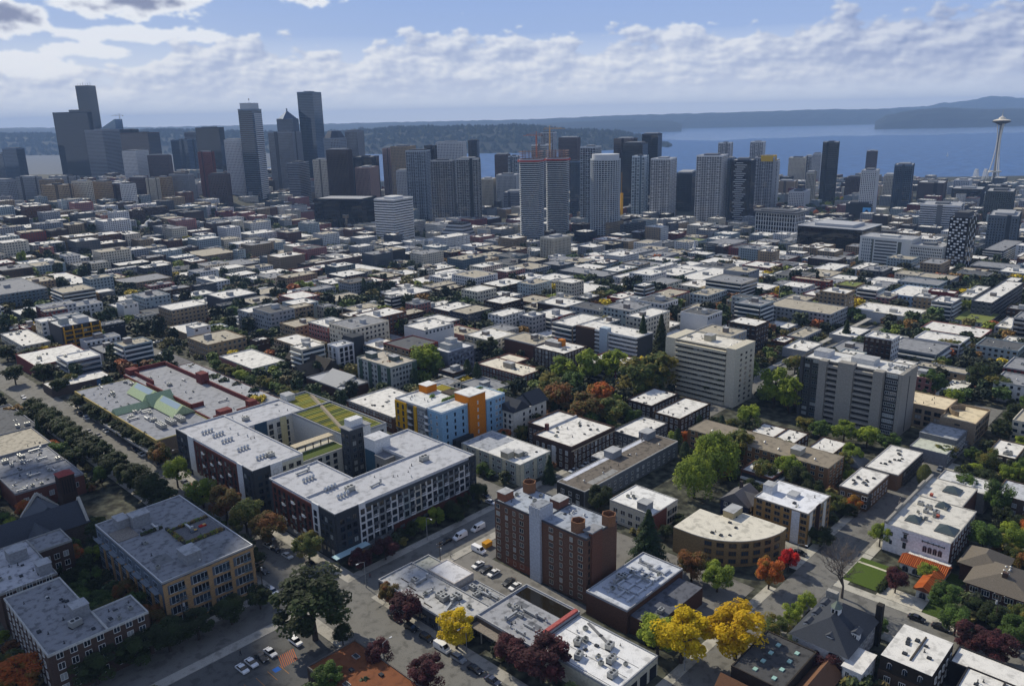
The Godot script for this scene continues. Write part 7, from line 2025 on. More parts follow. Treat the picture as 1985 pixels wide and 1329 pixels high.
# ------------------------------------------------------------------ mid-city blocks
const STOREY := ["one", "one", "two", "three", "four", "five", "six", "seven", "eight", "nine", "ten", "eleven", "twelve", "thirteen", "fourteen", "fifteen"]
const WORDS := {"wh": "white", "cr": "cream", "tn": "tan brick", "br": "red-brown brick", "db": "dark brick", "gy": "light grey", "dg": "slate-grey", "ch": "charcoal", "rd": "red brick", "bl": "blue", "sb": "sky-blue", "sl": "teal-grey", "yl": "golden", "gn": "green", "tq": "pale grey-green", "pk": "dusty pink"}
const RWORDS := {"W": "white", "G": "grey", "T": "cream", "D": "black", "B": "brown", "N": "planted"}
func mid(r: Array, fill: bool):
	var a: float = r[0]
	var b: float = r[1]
	var la: float = r[2]
	var lb: float = r[3]
	var h: float = r[5]
	var fl := maxi(1, int(round(h / 2.9)))
	var two: bool = r[6] != r[7]
	var label := "%s-storey %s%s block with %s roof near %s" % [STOREY[mini(fl, 15)], WORDS[r[7]], (" and " + WORDS[r[6]]) if two else "", RWORDS[r[8]], MARKS[r[10]]]
	var n := bld("apartment_block" if fl > 2 else "low_rise_block", label, a, b, "building", "flat-roofed blocks near " + MARKS[r[10]], r[4])
	vol(n, a, a + la, b, b + lb, -1.0, h, wm(r[7]), rm(r[8]), 0.0 if h < 3.5 else 0.55, m("b9b9b4") if rng.randf() < 0.35 else null)
	bx(n, "foundation", a + 0.1, a + la - 0.1, b + 0.1, b + lb - 0.1, -7.0, -1.0, m("6a665e"))
	if two: panel(n, "L", a, b, b + lb, -1.0, h - 0.1, wm(r[6]), 0.05)
	var st: String = r[9]
	var g := MB.new()
	var g2 := MB.new()
	var dy := h / fl
	for f in 2:
		var len := lb if f == 0 else la
		for q in fl:
			var y := dy * q + dy * 0.55
			if st == "b":
				var xf := face_xf(n, "L" if f == 0 else "F", a - 0.06 if f == 0 else b - 0.06, (b + lb / 2) if f == 0 else (a + la / 2), y)
				g.box(Vector3(-len / 2 + 0.6, -dy * 0.25, 0), Vector3(len / 2 - 0.6, dy * 0.28, 0.05), xf)
				g2.box(Vector3(-len / 2 + 0.4, -dy * 0.5, 0), Vector3(len / 2 - 0.4, -dy * 0.26, 1.0), xf)
			elif st == "v":
				pass
			elif st == "p" or q == fl - 1 and f == 1:
				var c := maxi(2, int(len / 2.9))
				for k in c:
					if rng.randf() < 0.06: continue
					var s := len * (k + 0.5) / c
					var xf := face_xf(n, "L" if f == 0 else "F", a - 0.05 if f == 0 else b - 0.05, (b + s) if f == 0 else (a + s), y)
					var w := 0.62 if k % 3 else 0.85
					g.box(Vector3(-w, -dy * 0.24, 0), Vector3(w, dy * 0.25, 0.05), xf)
					g2.box(Vector3(-w - 0.1, -dy * 0.24 - 0.12, 0), Vector3(w + 0.1, -dy * 0.24, 0.16), xf)
		if st == "v":
			for k in int(len / 2.2):
				var s := 1.1 + k * 2.2
				var xf := face_xf(n, "L" if f == 0 else "F", a - 0.05 if f == 0 else b - 0.05, (b + s) if f == 0 else (a + s), 0)
				g.box(Vector3(-0.6, 0.4, 0), Vector3(0.6, h - 0.8, 0.05), xf)
				g2.box(Vector3(0.6, 0.2, 0), Vector3(0.9, h - 0.3, 0.5), xf)
	var o := inst(n, "window", g.mesh(pane_mat(rng.randi() % 3)))
	o.set_meta("kind", "stuff")
	var o2 := inst(n, "window_sill", g2.mesh(m("d0d0ca" if r[7] != "wh" else "8d9296", "flat")))
	o2.set_meta("kind", "stuff")
	if rng.randf() < 0.55 and la > 9 and lb > 9 and h > 5:
		var pa := a + la * rng.randf_range(0.2, 0.5)
		var pb := b + lb * rng.randf_range(0.25, 0.55)
		stair_box(n, pa, pa + rng.randf_range(2.5, 5), pb, pb + rng.randf_range(2.5, 5), h, h + rng.randf_range(2.0, 3.2), ["9a9ea2", "c9c7be", "8a8078", "b5b9bc"][rng.randi() % 4])
	if minf(la, lb) > 4.5: gear(n, a, a + la, b, b + lb, h, (4 + rng.randi() % 6) if not fill else (2 + rng.randi() % 4), [1, 2, 3, 7, 5, 0, 5])

# ------------------------------------------------------------------ towers
func off(p: PackedVector2Array, d: float) -> PackedVector2Array:
	var o := PackedVector2Array()
	var n := p.size()
	for k in n:
		var e0 := (p[k] - p[(k + n - 1) % n]).normalized()
		var e1 := (p[(k + 1) % n] - p[k]).normalized()
		var n0 := Vector2(e0.y, -e0.x)
		var n1 := Vector2(e1.y, -e1.x)
		var mm := (n0 + n1).normalized()
		o.append(p[k] + mm * d / maxf(0.4, mm.dot(n0)))
	return o
func rect(la: float, lb: float) -> PackedVector2Array:
	return PackedVector2Array([Vector2(0, 0), Vector2(0, -lb), Vector2(la, -lb), Vector2(la, 0)])
func tower(called: String, label: String, at: Vector3, turn: float, p: PackedVector2Array, h: float, st: String, col: String, opt := {}) -> Node3D:
	var n := thing(called, label, "tower", at, turn)
	var hex: String = WALLS.get(col, col)
	if p.size() > 2 and Geometry2D.is_polygon_clockwise(p): p.reverse()
	var core := MB.new()
	core.prism(p, -40, h)
	var glass := m("12181f", "curtain")
	if st == "g": glass = m(Color(hex).darkened(0.4).to_html(false), "curtain")
	if st == "r": glass = m(Color(hex).darkened(0.5).to_html(false), "curtain")
	if st == "n": glass = wm(col) if WALLS.has(col) else m(hex)
	inst(n, "core", core.mesh(glass))
	var bands := MB.new()
	var piers := MB.new()
	var cfg: Dictionary = {"g": [4.0, 0.45, 0.10, 3.2, 0.22, 0.14], "b": [3.6, 1.9, 0.25, 0.0, 0.0, 0.0], "p": [3.4, 1.5, 0.25, 3.3, 1.5, 0.3], "v": [3.6, 0.5, 0.12, 2.8, 1.3, 0.5], "r": [3.1, 0.5, 0.15, 4.6, 0.5, 0.25], "s": [3.4, 0.35, 0.1, 0.0, 0.0, 0.0], "n": [9.0, 0.3, 0.1, 0.0, 0.0, 0.0]}
	var c: Array = cfg[st]
	if opt.has("cfg"): c = opt.cfg
	var o := off(p, c[2])
	var y := 2.0
	while y < h - 1.0:
		bands.ring(p, o, y, y + c[1])
		y += c[0]
	bands.ring(p, off(p, maxf(0.3, c[2])), h - 1.6, h + 0.9)
	if c[3] > 0.0:
		for k in p.size():
			var a := p[k]
			var b := p[(k + 1) % p.size()]
			var len := a.distance_to(b)
			var cnt := maxi(1, int(round(len / c[3])))
			if p.size() > 10: cnt = 1
			var d := (b - a) / maxf(len, 0.01)
			var nn := Vector2(d.y, -d.x)
			for q in cnt + 1:
				var s := a + d * len * q / cnt
				piers.box(Vector3(-c[4] / 2, 0, -0.05), Vector3(c[4] / 2, h - 0.8, c[5]), Transform3D(Basis(Vector3(nn.y, 0, -nn.x), Vector3.UP, Vector3(nn.x, 0, nn.y)), Vector3(s.x, 0, s.y)))
	if (st == "r" and p.size() < 9) or opt.has("painted_recess"):
		var rails := MB.new()
		var painted_recess := MB.new()
		for k in p.size():
			var a := p[k]
			var b := p[(k + 1) % p.size()]
			var len := a.distance_to(b)
			var d := (b - a) / maxf(len, 0.01)
			var nn := Vector2(d.y, -d.x)
			var bs := Basis(Vector3(nn.y, 0, -nn.x), Vector3.UP, Vector3(nn.x, 0, nn.y))
			if st == "r":
				for fr in [0.12, 0.5, 0.88]:
					var s: Vector2 = a + d * len * fr
					var yy := 5.1
					while yy < h - 6.0:
						if int(yy * 7.0 + fr * 31.0 + k * 3) % 5 != 0: rails.box(Vector3(-2.2, yy, 0), Vector3(2.2, yy + 1.15, 1.4), Transform3D(bs, Vector3(s.x, 0, s.y)))
						yy += 3.1
			if opt.has("painted_recess"):
				var s := a + d * len * float(opt.painted_recess)
				painted_recess.box(Vector3(-len * 0.07, 1, -0.2), Vector3(len * 0.07, h + 1.5, 0.9), Transform3D(bs, Vector3(s.x, 0, s.y)))
		if rails.v.size(): inst(n, "balcony", rails.mesh(m(Color(hex).lightened(0.55).to_html(false)))).set_meta("kind", "stuff")
		if painted_recess.v.size(): inst(n, "fin", painted_recess.mesh(m(Color(hex).darkened(0.45).to_html(false)))).set_meta("kind", "stuff")  # recess shade painted as a darker strip standing proud of each face
	var bhex := hex
	if st in ["g"]: bhex = Color(hex).lightened(0.05).to_html(false)
	if st == "r": bhex = Color(hex).lightened(0.6).to_html(false)
	if st == "s": bhex = "3a3f46"
	if opt.has("band"): bhex = opt.band
	inst(n, "floor_band", bands.mesh(m(bhex))).set_meta("kind", "stuff")
	if piers.v.size(): inst(n, "pier", piers.mesh(m(opt.get("pier", bhex)))).set_meta("kind", "stuff")
	var rf := MB.new()
	rf.prism(off(p, -0.2), h + 0.01, h + 0.25)
	inst(n, "roof", rf.mesh(m("a6a8aa", "roof")))
	if not opt.has("bare"):
		var c0 := Vector2.ZERO
		for q in p: c0 += q / p.size()
		var pl := MB.new()
		var q2 := PackedVector2Array()
		for q in p: q2.append(c0 + (q - c0) * opt.get("plant", 0.55))
		pl.prism(q2, h + 0.2, h + opt.get("planth", 4.5))
		inst(n, "plant_room", pl.mesh(m(opt.get("plantc", "6f747a"))))
	return n

func ell(w: float, d: float, n := 24, pw := 2.0) -> PackedVector2Array:
	var o := PackedVector2Array()
	for k in n:
		var t := -TAU * k / n
		var c := cos(t)
		var s := sin(t)
		o.append(Vector2(w / 2 * signf(c) * pow(absf(c), 2.0 / pw), d / 2 * signf(s) * pow(absf(s), 2.0 / pw)))
	return o

func crane(label: String, at: Vector3, h: float, turn: float, jib: float, hex: String):
	var n := thing("tower_crane", label, "crane", at, turn)
	var a := MB.new()
	for s in [-0.8, 0.8]:
		for t in [-0.8, 0.8]: a.beam(Vector3(s, -4, t), Vector3(s, h, t), 0.35)
	for k in int(h / 2.5): a.beam(Vector3(-0.8, k * 2.5, 0.8), Vector3(0.8, k * 2.5 + 2.5, 0.8), 0.2)
	inst(n, "mast", a.mesh(m(hex, "flat")))
	var j := MB.new()
	j.beam(Vector3(-12, h, 0), Vector3(jib, h, 0), 0.6, 0.5)
	j.beam(Vector3(-10, h + 2.2, 0), Vector3(jib * 0.8, h + 1.6, 0), 0.35, 0.35)
	for k in 10: j.beam(Vector3(jib * 0.08 * k, h, 0), Vector3(jib * 0.08 * (k + 0.5), h + 1.8, 0), 0.22)
	j.beam(Vector3(0, h, 0), Vector3(0, h + 6, 0), 0.6)
	j.beam(Vector3(0, h + 6, 0), Vector3(jib * 0.7, h + 1.8, 0), 0.15)
	j.beam(Vector3(0, h + 6, 0), Vector3(-11, h + 0.5, 0), 0.15)
	inst(n, "jib", j.mesh(m(hex, "flat")))
	var w := MB.new()
	w.box(Vector3(-12.5, h - 1.8, -0.8), Vector3(-9.5, h + 0.2, 0.8))
	inst(n, "counterweight", w.mesh(m("7a7a78")))

func landmarks():
	# dark triple tower on the far hill edge
	var n := tower("black_skyscraper", "tallest near-black skyscraper with stepped concave slabs on the skyline", SPOT.columbia, 1.396, rect(34, 118), 188, "g", "c05", {"bare": 1, "band": "33363e"})
	for q in [[10.0, 44.0, 10.0, -34.0, 265.0], [24.0, 64.0, -30.0, -80.0, 196.0]]:
		var mb := MB.new()
		mb.prism(PackedVector2Array([Vector2(q[0], q[2]), Vector2(q[0], q[3]), Vector2(q[1], q[3]), Vector2(q[1], q[2])]), -20, q[4])
		inst(n, "tall_slab", mb.mesh(m("23262d", "curtain")))
	var an := MB.new()
	for k in 6: an.cone(Vector3(16 + 3 * k, 265, -28 + 6 * k), 0.5, 0.2, 6 + 2 * (k % 3), 5)
	inst(n, "antenna", an.mesh(m("3a3d42", "flat")))
	# glass wedge with slanted crown
	n = tower("glass_wedge_tower", "blue glass tower with a sharply slanted crown on the skyline", SPOT.wedge, 1.396, rect(36, 54), 137, "g", "5c7690", {"bare": 1})
	var mb2 := MB.new()
	mb2.tri(Vector3(0, 137, 0), Vector3(0, 137, -54), Vector3(0, 165, 0))
	mb2.tri(Vector3(36, 137, 0), Vector3(36, 165, 0), Vector3(36, 137, -54))
	mb2.quad(Vector3(0, 165, 0), Vector3(0, 137, -54), Vector3(36, 137, -54), Vector3(36, 165, 0))
	mb2.quad(Vector3(0, 137, 0), Vector3(0, 165, 0), Vector3(36, 165, 0), Vector3(36, 137, 0))
	inst(n, "slanted_crown", mb2.mesh(m("6f8ca6", "curtain")))
	# blue glass tower with pale crown and flag
	n = tower("crowned_glass_tower", "tall blue glass tower with white striped side, pale curved crown and flag", SPOT.crown, 1.396, rect(44, 31), 190, "b", "8aa0b6", {"band": "7c92a8", "cfg": [4.0, 0.9, 0.2, 0.0, 0.0, 0.0], "plant": 0.8, "planth": 13.0, "plantc": "c3cad0"})
	var st := MB.new()
	for k in 44: st.box(Vector3(9, 3 + k * 4.1, 0.1), Vector3(44, 4.9 + k * 4.1, 0.6))
	inst(n, "white_stripe", st.mesh(m("d6d9dc"))).set_meta("kind", "stuff")
	var fl := MB.new()
	fl.cone(Vector3(22, 199, -15), 0.25, 0.15, 14, 5)
	inst(n, "flagpole", fl.mesh(m("55585c", "flat")))
	var fg := MB.new()
	fg.box(Vector3(20.6, 208.5, -15.4), Vector3(24.4, 212.5, -15.2))
	inst(n, "flag", fg.mesh(m("a8a29a", "flat")))
	# pyramid-topped tower
	n = tower("pyramid_top_tower", "tower with barrel-arched shoulders under a dark pyramid roof", SPOT.pyramid, 1.396, rect(36, 42), 169, "v", "6f7d90", {"bare": 1})
	mb2 = MB.new()
	mb2.cone(Vector3(18, 169, -21), 27, 2.5, 19, 4)
	mb2.cone(Vector3(18, 188, -21), 2.0, 1.6, 7, 8)
	inst(n, "pyramid_roof", mb2.mesh(m("56657a", "metal")), Transform3D(Basis.IDENTITY, Vector3.ZERO))
	# octagonal tower with mansard
	n = tower("octagonal_tower", "octagonal tower with pale grid crown and dark mansard roof", SPOT.octagon, 1.396, ell(54, 54, 8), 150, "p", "8d98a6", {"bare": 1})
	mb2 = MB.new()
	mb2.cone(Vector3(0, 150.2, 0), 26, 15, 16, 8)
	inst(n, "mansard_roof", mb2.mesh(m("49505c", "metal")))
	# white banded office with chamfered corners
	n = tower("white_banded_office", "white office tower with bold horizontal bands and stepped chamfered corner", SPOT.banded, PI / 2 - 0.55, PackedVector2Array([Vector2(0, 0), Vector2(0, -34), Vector2(16, -44), Vector2(40, -44), Vector2(48, -34), Vector2(48, -6), Vector2(40, 0)]), 58, "b", "e6e7e6", {"cfg": [3.2, 1.75, 0.4, 0.0, 0.0, 0.0], "plant": 0.5, "planth": 3.0, "plantc": "d9dad8"})
	n.scale = Vector3(1.25, 1.3, 1.2)
	# black convention hall
	n = tower("black_convention_hall", "black glass convention hall with a pale-edged upper box", SPOT.hall, PI / 2 - 0.3, rect(60, 66), 44, "g", "20242c", {"bare": 1, "band": "2a2f38"})
	n.scale = Vector3(1.0, 1.5, 1.45)
	mb2 = MB.new()
	mb2.box(Vector3(-3, 0, -66), Vector3(6, 22, -4))
	inst(n, "lower_hall", mb2.mesh(m("2c343c", "curtain")))
	for k in 9:
		var dg := MB.new()
		dg.beam(Vector3(-3.3, 11, -64 + k * 7), Vector3(-3.3, 21, -60.5 + k * 7), 0.5)
		dg.beam(Vector3(-3.3, 21, -60.5 + k * 7), Vector3(-3.3, 11, -57 + k * 7), 0.5)
		inst(n, "diagonal_brace", dg.mesh(m("343b42", "flat")))
	# terraced office
	n = thing("terraced_office", "stepped grey office with long dark ribbon windows below the dark glass towers", "building", SPOT.terrace, PI / 2 - 0.5)
	n.scale = Vector3(1.3, 1.35, 0.8)
	for k in 7:
		var t := MB.new()
		t.box(Vector3(k * 2.2, k * 4.0, -78 + k * 4), Vector3(34, k * 4.0 + 2.2, -k * 3.0))
		inst(n, "terrace", t.mesh(m("c2c5c8")))
		var t2 := MB.new()
		t2.box(Vector3(k * 2.2 + 0.6, k * 4.0 + 2.2, -77 + k * 4), Vector3(33.4, k * 4.0 + 4.0, -k * 3.0 - 0.6))
		inst(n, "ribbon_window", t2.mesh(m("23282f", "glass")))
	# twin curved residential towers under construction
	for k in 2:
		n = tower("curved_balcony_tower", ["curved residential tower with wavy white balconies, the farther from the round glass tower", "curved residential tower with wavy white balconies, next to the round glass tower"][k], SPOT.twin_a if k == 0 else SPOT.twin_b, PI / 2 - 0.3, ell(35, 35, 28, 3.0), [137.0, 135.0][k], "r", "6f8796", {"cfg": [3.1, 1.0, 1.3, 0.0, 0.0, 0.0], "band": "c9d0d5", "bare": 1})
		var hh: float = [137.0, 135.0][k]
		var fr := MB.new()
		for q in 4: fr.ring(ell(30, 30, 20, 3.0), ell(38, 38, 20, 3.0), hh + 1 + q * 3.6, hh + 1.5 + q * 3.6)
		for q in 12: fr.cone(Vector3(14 * cos(q * TAU / 12), hh, 14 * sin(q * TAU / 12)), 0.5, 0.5, 14, 5)
		inst(n, "unfinished_floor", fr.mesh(m("8b6a60"))).set_meta("kind", "stuff")
		var rd := MB.new()
		rd.ring(ell(40, 40, 24, 3.0), ell(42, 42, 24, 3.0), hh - 3.0, hh - 0.6)
		inst(n, "red_safety_screen", rd.mesh(m("a2443a", "flat")))
	n = tower("round_glass_tower", "round pale glass residential tower with ribbed balconies", SPOT.round, 0.0, ell(47, 47, 32), 134, "r", "7f95a4", {"cfg": [3.1, 0.8, 0.9, 3.0, 0.5, 1.0], "band": "c6ced4", "plant": 0.94, "planth": 8.0, "plantc": "c9ced2"})
	# yellow construction wraps
	n = thing("yellow_tower_cap", "yellow debris-netting cap wrapped round the top of an unfinished tower", "netting", SPOT.yellow, PI / 2 - 0.44)
	for q in [[0.0, 0.0, 26.0, -24.0], [30.0, 2.0, 46.0, -20.0]]:
		var t := MB.new()
		t.ring(PackedVector2Array([Vector2(q[0] + 1, q[1] - 1), Vector2(q[0] + 1, q[3] + 1), Vector2(q[2] - 1, q[3] + 1), Vector2(q[2] - 1, q[1] - 1)]), PackedVector2Array([Vector2(q[0], q[1]), Vector2(q[0], q[3]), Vector2(q[2], q[3]), Vector2(q[2], q[1])]), 0, 11.5)
		inst(n, "netting", t.mesh(m("c9a21a", "flat")))
	n = thing("yellow_hoist_mast", "tall yellow hoist shaft standing among the glass towers", "hoist", SPOT.hoist, 0.5)
	var hz := MB.new()
	hz.box(Vector3(-2.4, -4, -2.4), Vector3(2.4, 56, 2.4))
	inst(n, "shaft", hz.mesh(m("d09a18", "flat")))
	var hz2 := MB.new()
	hz2.beam(Vector3(0, 56, 0), Vector3(0, 96, 0), 0.9)
	inst(n, "mast", hz2.mesh(m("8a6a30", "flat")))
	crane("slim orange tower crane above the wavy balcony towers", SPOT.crane_a, 30, 2.6, 24, "b8663c")
	crane("yellow tower crane rising behind the wavy balcony towers", SPOT.crane_b, 46, 0.3, 30, "c0943c")
	crane("tower crane with a raised jib behind the dark skyline towers", SPOT.crane_c, 12, 2.9, 30, "8a8f96")
	# dark tower with white light bars
	n = tower("white_bar_tower", "black tower striped with staggered white bars", SPOT.bars, PI / 2 - 0.44, rect(40, 26), 132, "g", "2a3038", {"band": "333a44"})
	n.scale = Vector3(1.2, 0.9, 1.35)
	for k in 30:
		var t := MB.new()
		t.box(Vector3(-0.8, 8 + k * 4.1, -23 + (k * 7 % 5)), Vector3(-0.3, 8.9 + k * 4.1, -6 - (k * 5 % 7)))
		inst(n, "white_bar", t.mesh(m("d6dadd", "flat")))
	# hex office with white frame
	n = tower("white_frame_office", "broad office with a white window frame grid and dark overhanging roof", SPOT.frame, PI / 2 - AZ, rect(26, 64), 44, "p", "e2e4e4", {"cfg": [7.0, 0.9, 0.4, 4.2, 0.9, 0.5], "plant": 0.8, "planth": 4.0, "plantc": "5a5e64"})
	n.scale = Vector3(1.3, 1.02, 1.05)
	var ov := MB.new()
	ov.prism(PackedVector2Array([Vector2(-5, 4), Vector2(-5, -66), Vector2(14, -74), Vector2(36, -66), Vector2(36, 4)]), 44.3, 46.5)
	inst(n, "overhanging_roof", ov.mesh(m("565a60")))
	# dark campus office
	n = tower("dark_campus_office", "long near-black office with a pale roof rim and mechanical screens", SPOT.campus, PI / 2 - AZ, rect(58, 96), 42, "g", "20211f", {"band": "2c2c2a", "plant": 0.6, "planth": 4.5, "plantc": "b9bcc0"})
	n.scale = Vector3(1.2, 0.88, 0.92)
	var rim := MB.new()
	rim.ring(off(rect(58, 96), -1.0), off(rect(58, 96), 0.8), 42, 43.2)
	inst(n, "roof_rim", rim.mesh(m("d6d8d8")))
	# white hospital and wing
	n = tower("white_hospital", "white hospital block with blank end walls and stacked balcony bands", SPOT.hospital, PI / 2 - AZ, rect(26, 66), 39, "n", "e4e4de", {"plant": 0.35, "planth": 2.5, "plantc": "d2d2cc"})
	n.scale = Vector3(1.2, 0.92, 0.82)
	for q in 9:
		var t := MB.new()
		t.box(Vector3(-0.25, 4 + q * 3.8, -46), Vector3(-0.05, 5.9 + q * 3.8, -18))
		inst(n, "window_band", t.mesh(m("3c444a", "glass")))
		for k in 5:
			var t2 := MB.new()
			t2.box(Vector3(-0.22, 4.2 + q * 3.8, -51.5 - k * 2.8), Vector3(-0.04, 6.6 + q * 3.8, -50 - k * 2.8))
			inst(n, "window", t2.mesh(m("6a747a", "glass")))
	var dk := MB.new()
	dk.box(Vector3(-0.2, 2, -50), Vector3(-0.02, 37, -47.8))
	dk.box(Vector3(-0.2, 2, -16.5), Vector3(-0.02, 36, -12))
	inst(n, "olive_panel", dk.mesh(m("6a6f60")))
	n = tower("hospital_wing", "pale gridded wing joined to the white hospital block", SPOT.wing, PI / 2 - AZ, rect(30, 46), 33, "p", "dcdcd4", {"cfg": [3.6, 1.3, 0.3, 2.6, 0.9, 0.35], "plant": 0.4, "planth": 3.0})
	n.scale = Vector3(0.8, 0.88, 0.68)
	# zebra tower
	n = tower("zebra_panel_tower", "slim black tower chequered with white panels", SPOT.zebra, PI / 2 - AZ, rect(24, 22), 68, "g", "24272c", {"band": "2c3036", "plant": 0.7, "planth": 6.0, "plantc": "55585c"})
	n.scale = Vector3(1.3, 0.87, 0.82)
	for r in 20:
		for k in 6:
			if (r + k * 2) % 3 == 0: continue
			var t := MB.new()
			t.box(Vector3(-0.35, 3 + r * 3.3, -21 + k * 3.4), Vector3(-0.05, 4.7 + r * 3.3, -18.6 + k * 3.4))
			inst(n, "white_panel", t.mesh(m("dcdedf", "flat")))
		for k in 4:
			if (r * 2 + k) % 3 != 0: continue
			var t := MB.new()
			t.box(Vector3(3 + k * 5.4, 3 + r * 3.3, 0.05), Vector3(4.2 + k * 5.4, 7.6 + r * 3.3, 0.35))
			inst(n, "white_panel", t.mesh(m("dcdedf", "flat")))
	# screen on the dark block
	n = thing("video_screen", "tall blue video screen on the black block", "screen", SPOT.screen, PI / 2 - 0.52)
	var sc := MB.new()
	sc.box(Vector3(-0.4, 0, -14), Vector3(0, 20, 0))
	inst(n, "display", sc.mesh(m("5aa4dc", "flat")))
	var sc2 := MB.new()
	sc2.lathe([Vector2(0.2, 2), Vector2(2.4, 4), Vector2(1.2, 9), Vector2(3.8, 12), Vector2(1.0, 16), Vector2(0.1, 17)], 8, Vector3(0, 0, -7))
	var scm := inst(n, "picture_shape", sc2.mesh(m("1e3a56", "flat")))
	scm.scale = Vector3(0.1, 1, 1)
	scm.position.x = -0.45
	# the needle
	n = thing("observation_needle", "white saucer-topped observation tower on hourglass legs beside the bay", "tower", SPOT.needle, 0.5)
	n.scale = Vector3.ONE * 1.06
	for k in 3:
		var mb := MB.new()
		for s in [-1.0, 1.0]:
			var prev := Vector3.ZERO
			for q in 21:
				var y := q * 7.6
				var t := y / 152.0
				var rr := 4.2 + 16.0 * pow(1.0 - minf(t / 0.72, 1.0), 1.7) + 6.0 * pow(maxf(0.0, (t - 0.72) / 0.28), 1.8)
				var ang: float = TAU * k / 3 + s * (0.16 + 0.10 * sin(PI * t))
				var c := Vector3(rr * cos(ang), y, rr * sin(ang))
				if q > 0: mb.beam(prev, c, 1.7, 2.0)
				prev = c
		inst(n, "leg", mb.mesh(m("e8e4da")))
	var co := MB.new()
	co.cone(Vector3(0, -6, 0), 3.2, 3.0, 156, 6)
	inst(n, "lift_core", co.mesh(m("8f8a80")))
	var sa := MB.new()
	sa.lathe([Vector2(4, 146), Vector2(12, 150.5), Vector2(19, 153), Vector2(21, 154.2), Vector2(21, 155.2), Vector2(16, 156)], 32)
	inst(n, "saucer_underside", sa.mesh(m("4a4844")))
	var sb := MB.new()
	sb.lathe([Vector2(16, 156), Vector2(19.6, 157), Vector2(19.6, 158), Vector2(12, 160.2), Vector2(7.5, 161.6), Vector2(7.0, 164.5), Vector2(3.2, 166.2), Vector2(1.4, 168.5), Vector2(0.5, 171)], 32)
	inst(n, "saucer_top", sb.mesh(m("e6dcc6")))
	var gw := MB.new()
	gw.lathe([Vector2(15.4, 155.6), Vector2(18.6, 157.2)], 32)
	inst(n, "glass_band", gw.mesh(m("1f2730", "glass")))
	var sp := MB.new()
	sp.cone(Vector3(0, 170, 0), 0.6, 0.15, 15, 6)
	inst(n, "spire", sp.mesh(m("b9b4a8")))
	var rg := MB.new()
	rg.ring(ell(18, 18, 20), ell(30, 30, 20), 30, 33)
	inst(n, "low_deck", rg.mesh(m("d6d2c4")))
	# science-centre arches
	for k in 3:
		n = thing("white_arch", "slender white ribbed arches standing beside the observation tower", "arch", SPOT.arches + Vector3(-34 + k * 24, 0, k * 6), 0.2, "white arches by the observation tower")
		var mb := MB.new()
		for q in 4:
			var prev := Vector3(-7, 0, q * 3.0)
			for t in 9:
				var c := Vector3(-7 + 14.0 * (t + 1) / 9, 30.0 * sin(PI * (t + 1) / 9.0) * 0.9 + 4, q * 3.0)
				mb.beam(prev, c, 0.8)
				prev = c
		inst(n, "rib", mb.mesh(m("e4e4e0"))).set_meta("kind", "stuff")
	# white dome and church spire
	n = thing("white_dome_hall", "small white domed hall among the hill apartments", "building", SPOT.dome, 0.6)
	var dm := MB.new()
	dm.lathe([Vector2(9, 6), Vector2(8.4, 9.5), Vector2(6.4, 12.6), Vector2(3.2, 14.6), Vector2(0.6, 15.4), Vector2(0.5, 18)], 20)
	inst(n, "dome", dm.mesh(m("dcdcd8")))
	var dw := MB.new()
	dw.box(Vector3(-16, -6, -10), Vector3(24, 8, 10))
	inst(n, "hall", dw.mesh(m("d6d4ce")))
	n = thing("white_steeple", "slim white church steeple by the grey apartments", "church", SPOT.spire, PI / 2 - AZ)
	var spm := MB.new()
	spm.box(Vector3(-3.5, -3, -3.5), Vector3(3.5, 12, 3.5))
	inst(n, "belfry", spm.mesh(m("dcdcda")))
	var spr := MB.new()
	spr.cone(Vector3(0, 12, 0), 3.6, 0.1, 15, 8)
	inst(n, "spire", spr.mesh(m("d2d4d6")))

# ------------------------------------------------------------------ plants
const LEAF := {"g": ["33451a", "465c24"], "d": ["20280f", "2c3818"], "l": ["566620", "788428"], "y": ["ad9612", "c4ac1c"], "q": ["a88a10", "bd9f18"], "o": ["9a5220", "7c5c22"], "r": ["9a181c", "bc281e"], "p": ["32171a", "452024"], "u": ["504620", "66421e"], "h": ["414c20", "635c26"], "c": ["1a2a15", "263a1c"], "x": ["ffffff", "ffffff"]}
func leafq(mb: MB, c: Vector3, s: float, dir: Vector3):
	var n := (dir + Vector3(rng.randf_range(-1, 1), rng.randf_range(-0.6, 1), rng.randf_range(-1, 1)) * 0.9).normalized()
	var u := n.cross(Vector3(0.31, 0.93, 0.17)).normalized()
	u = u.rotated(n, rng.randf() * TAU)
	var v := n.cross(u)
	mb.quad(c - u * s, c + v * s * 0.62, c + u * s, c - v * s * 0.62)
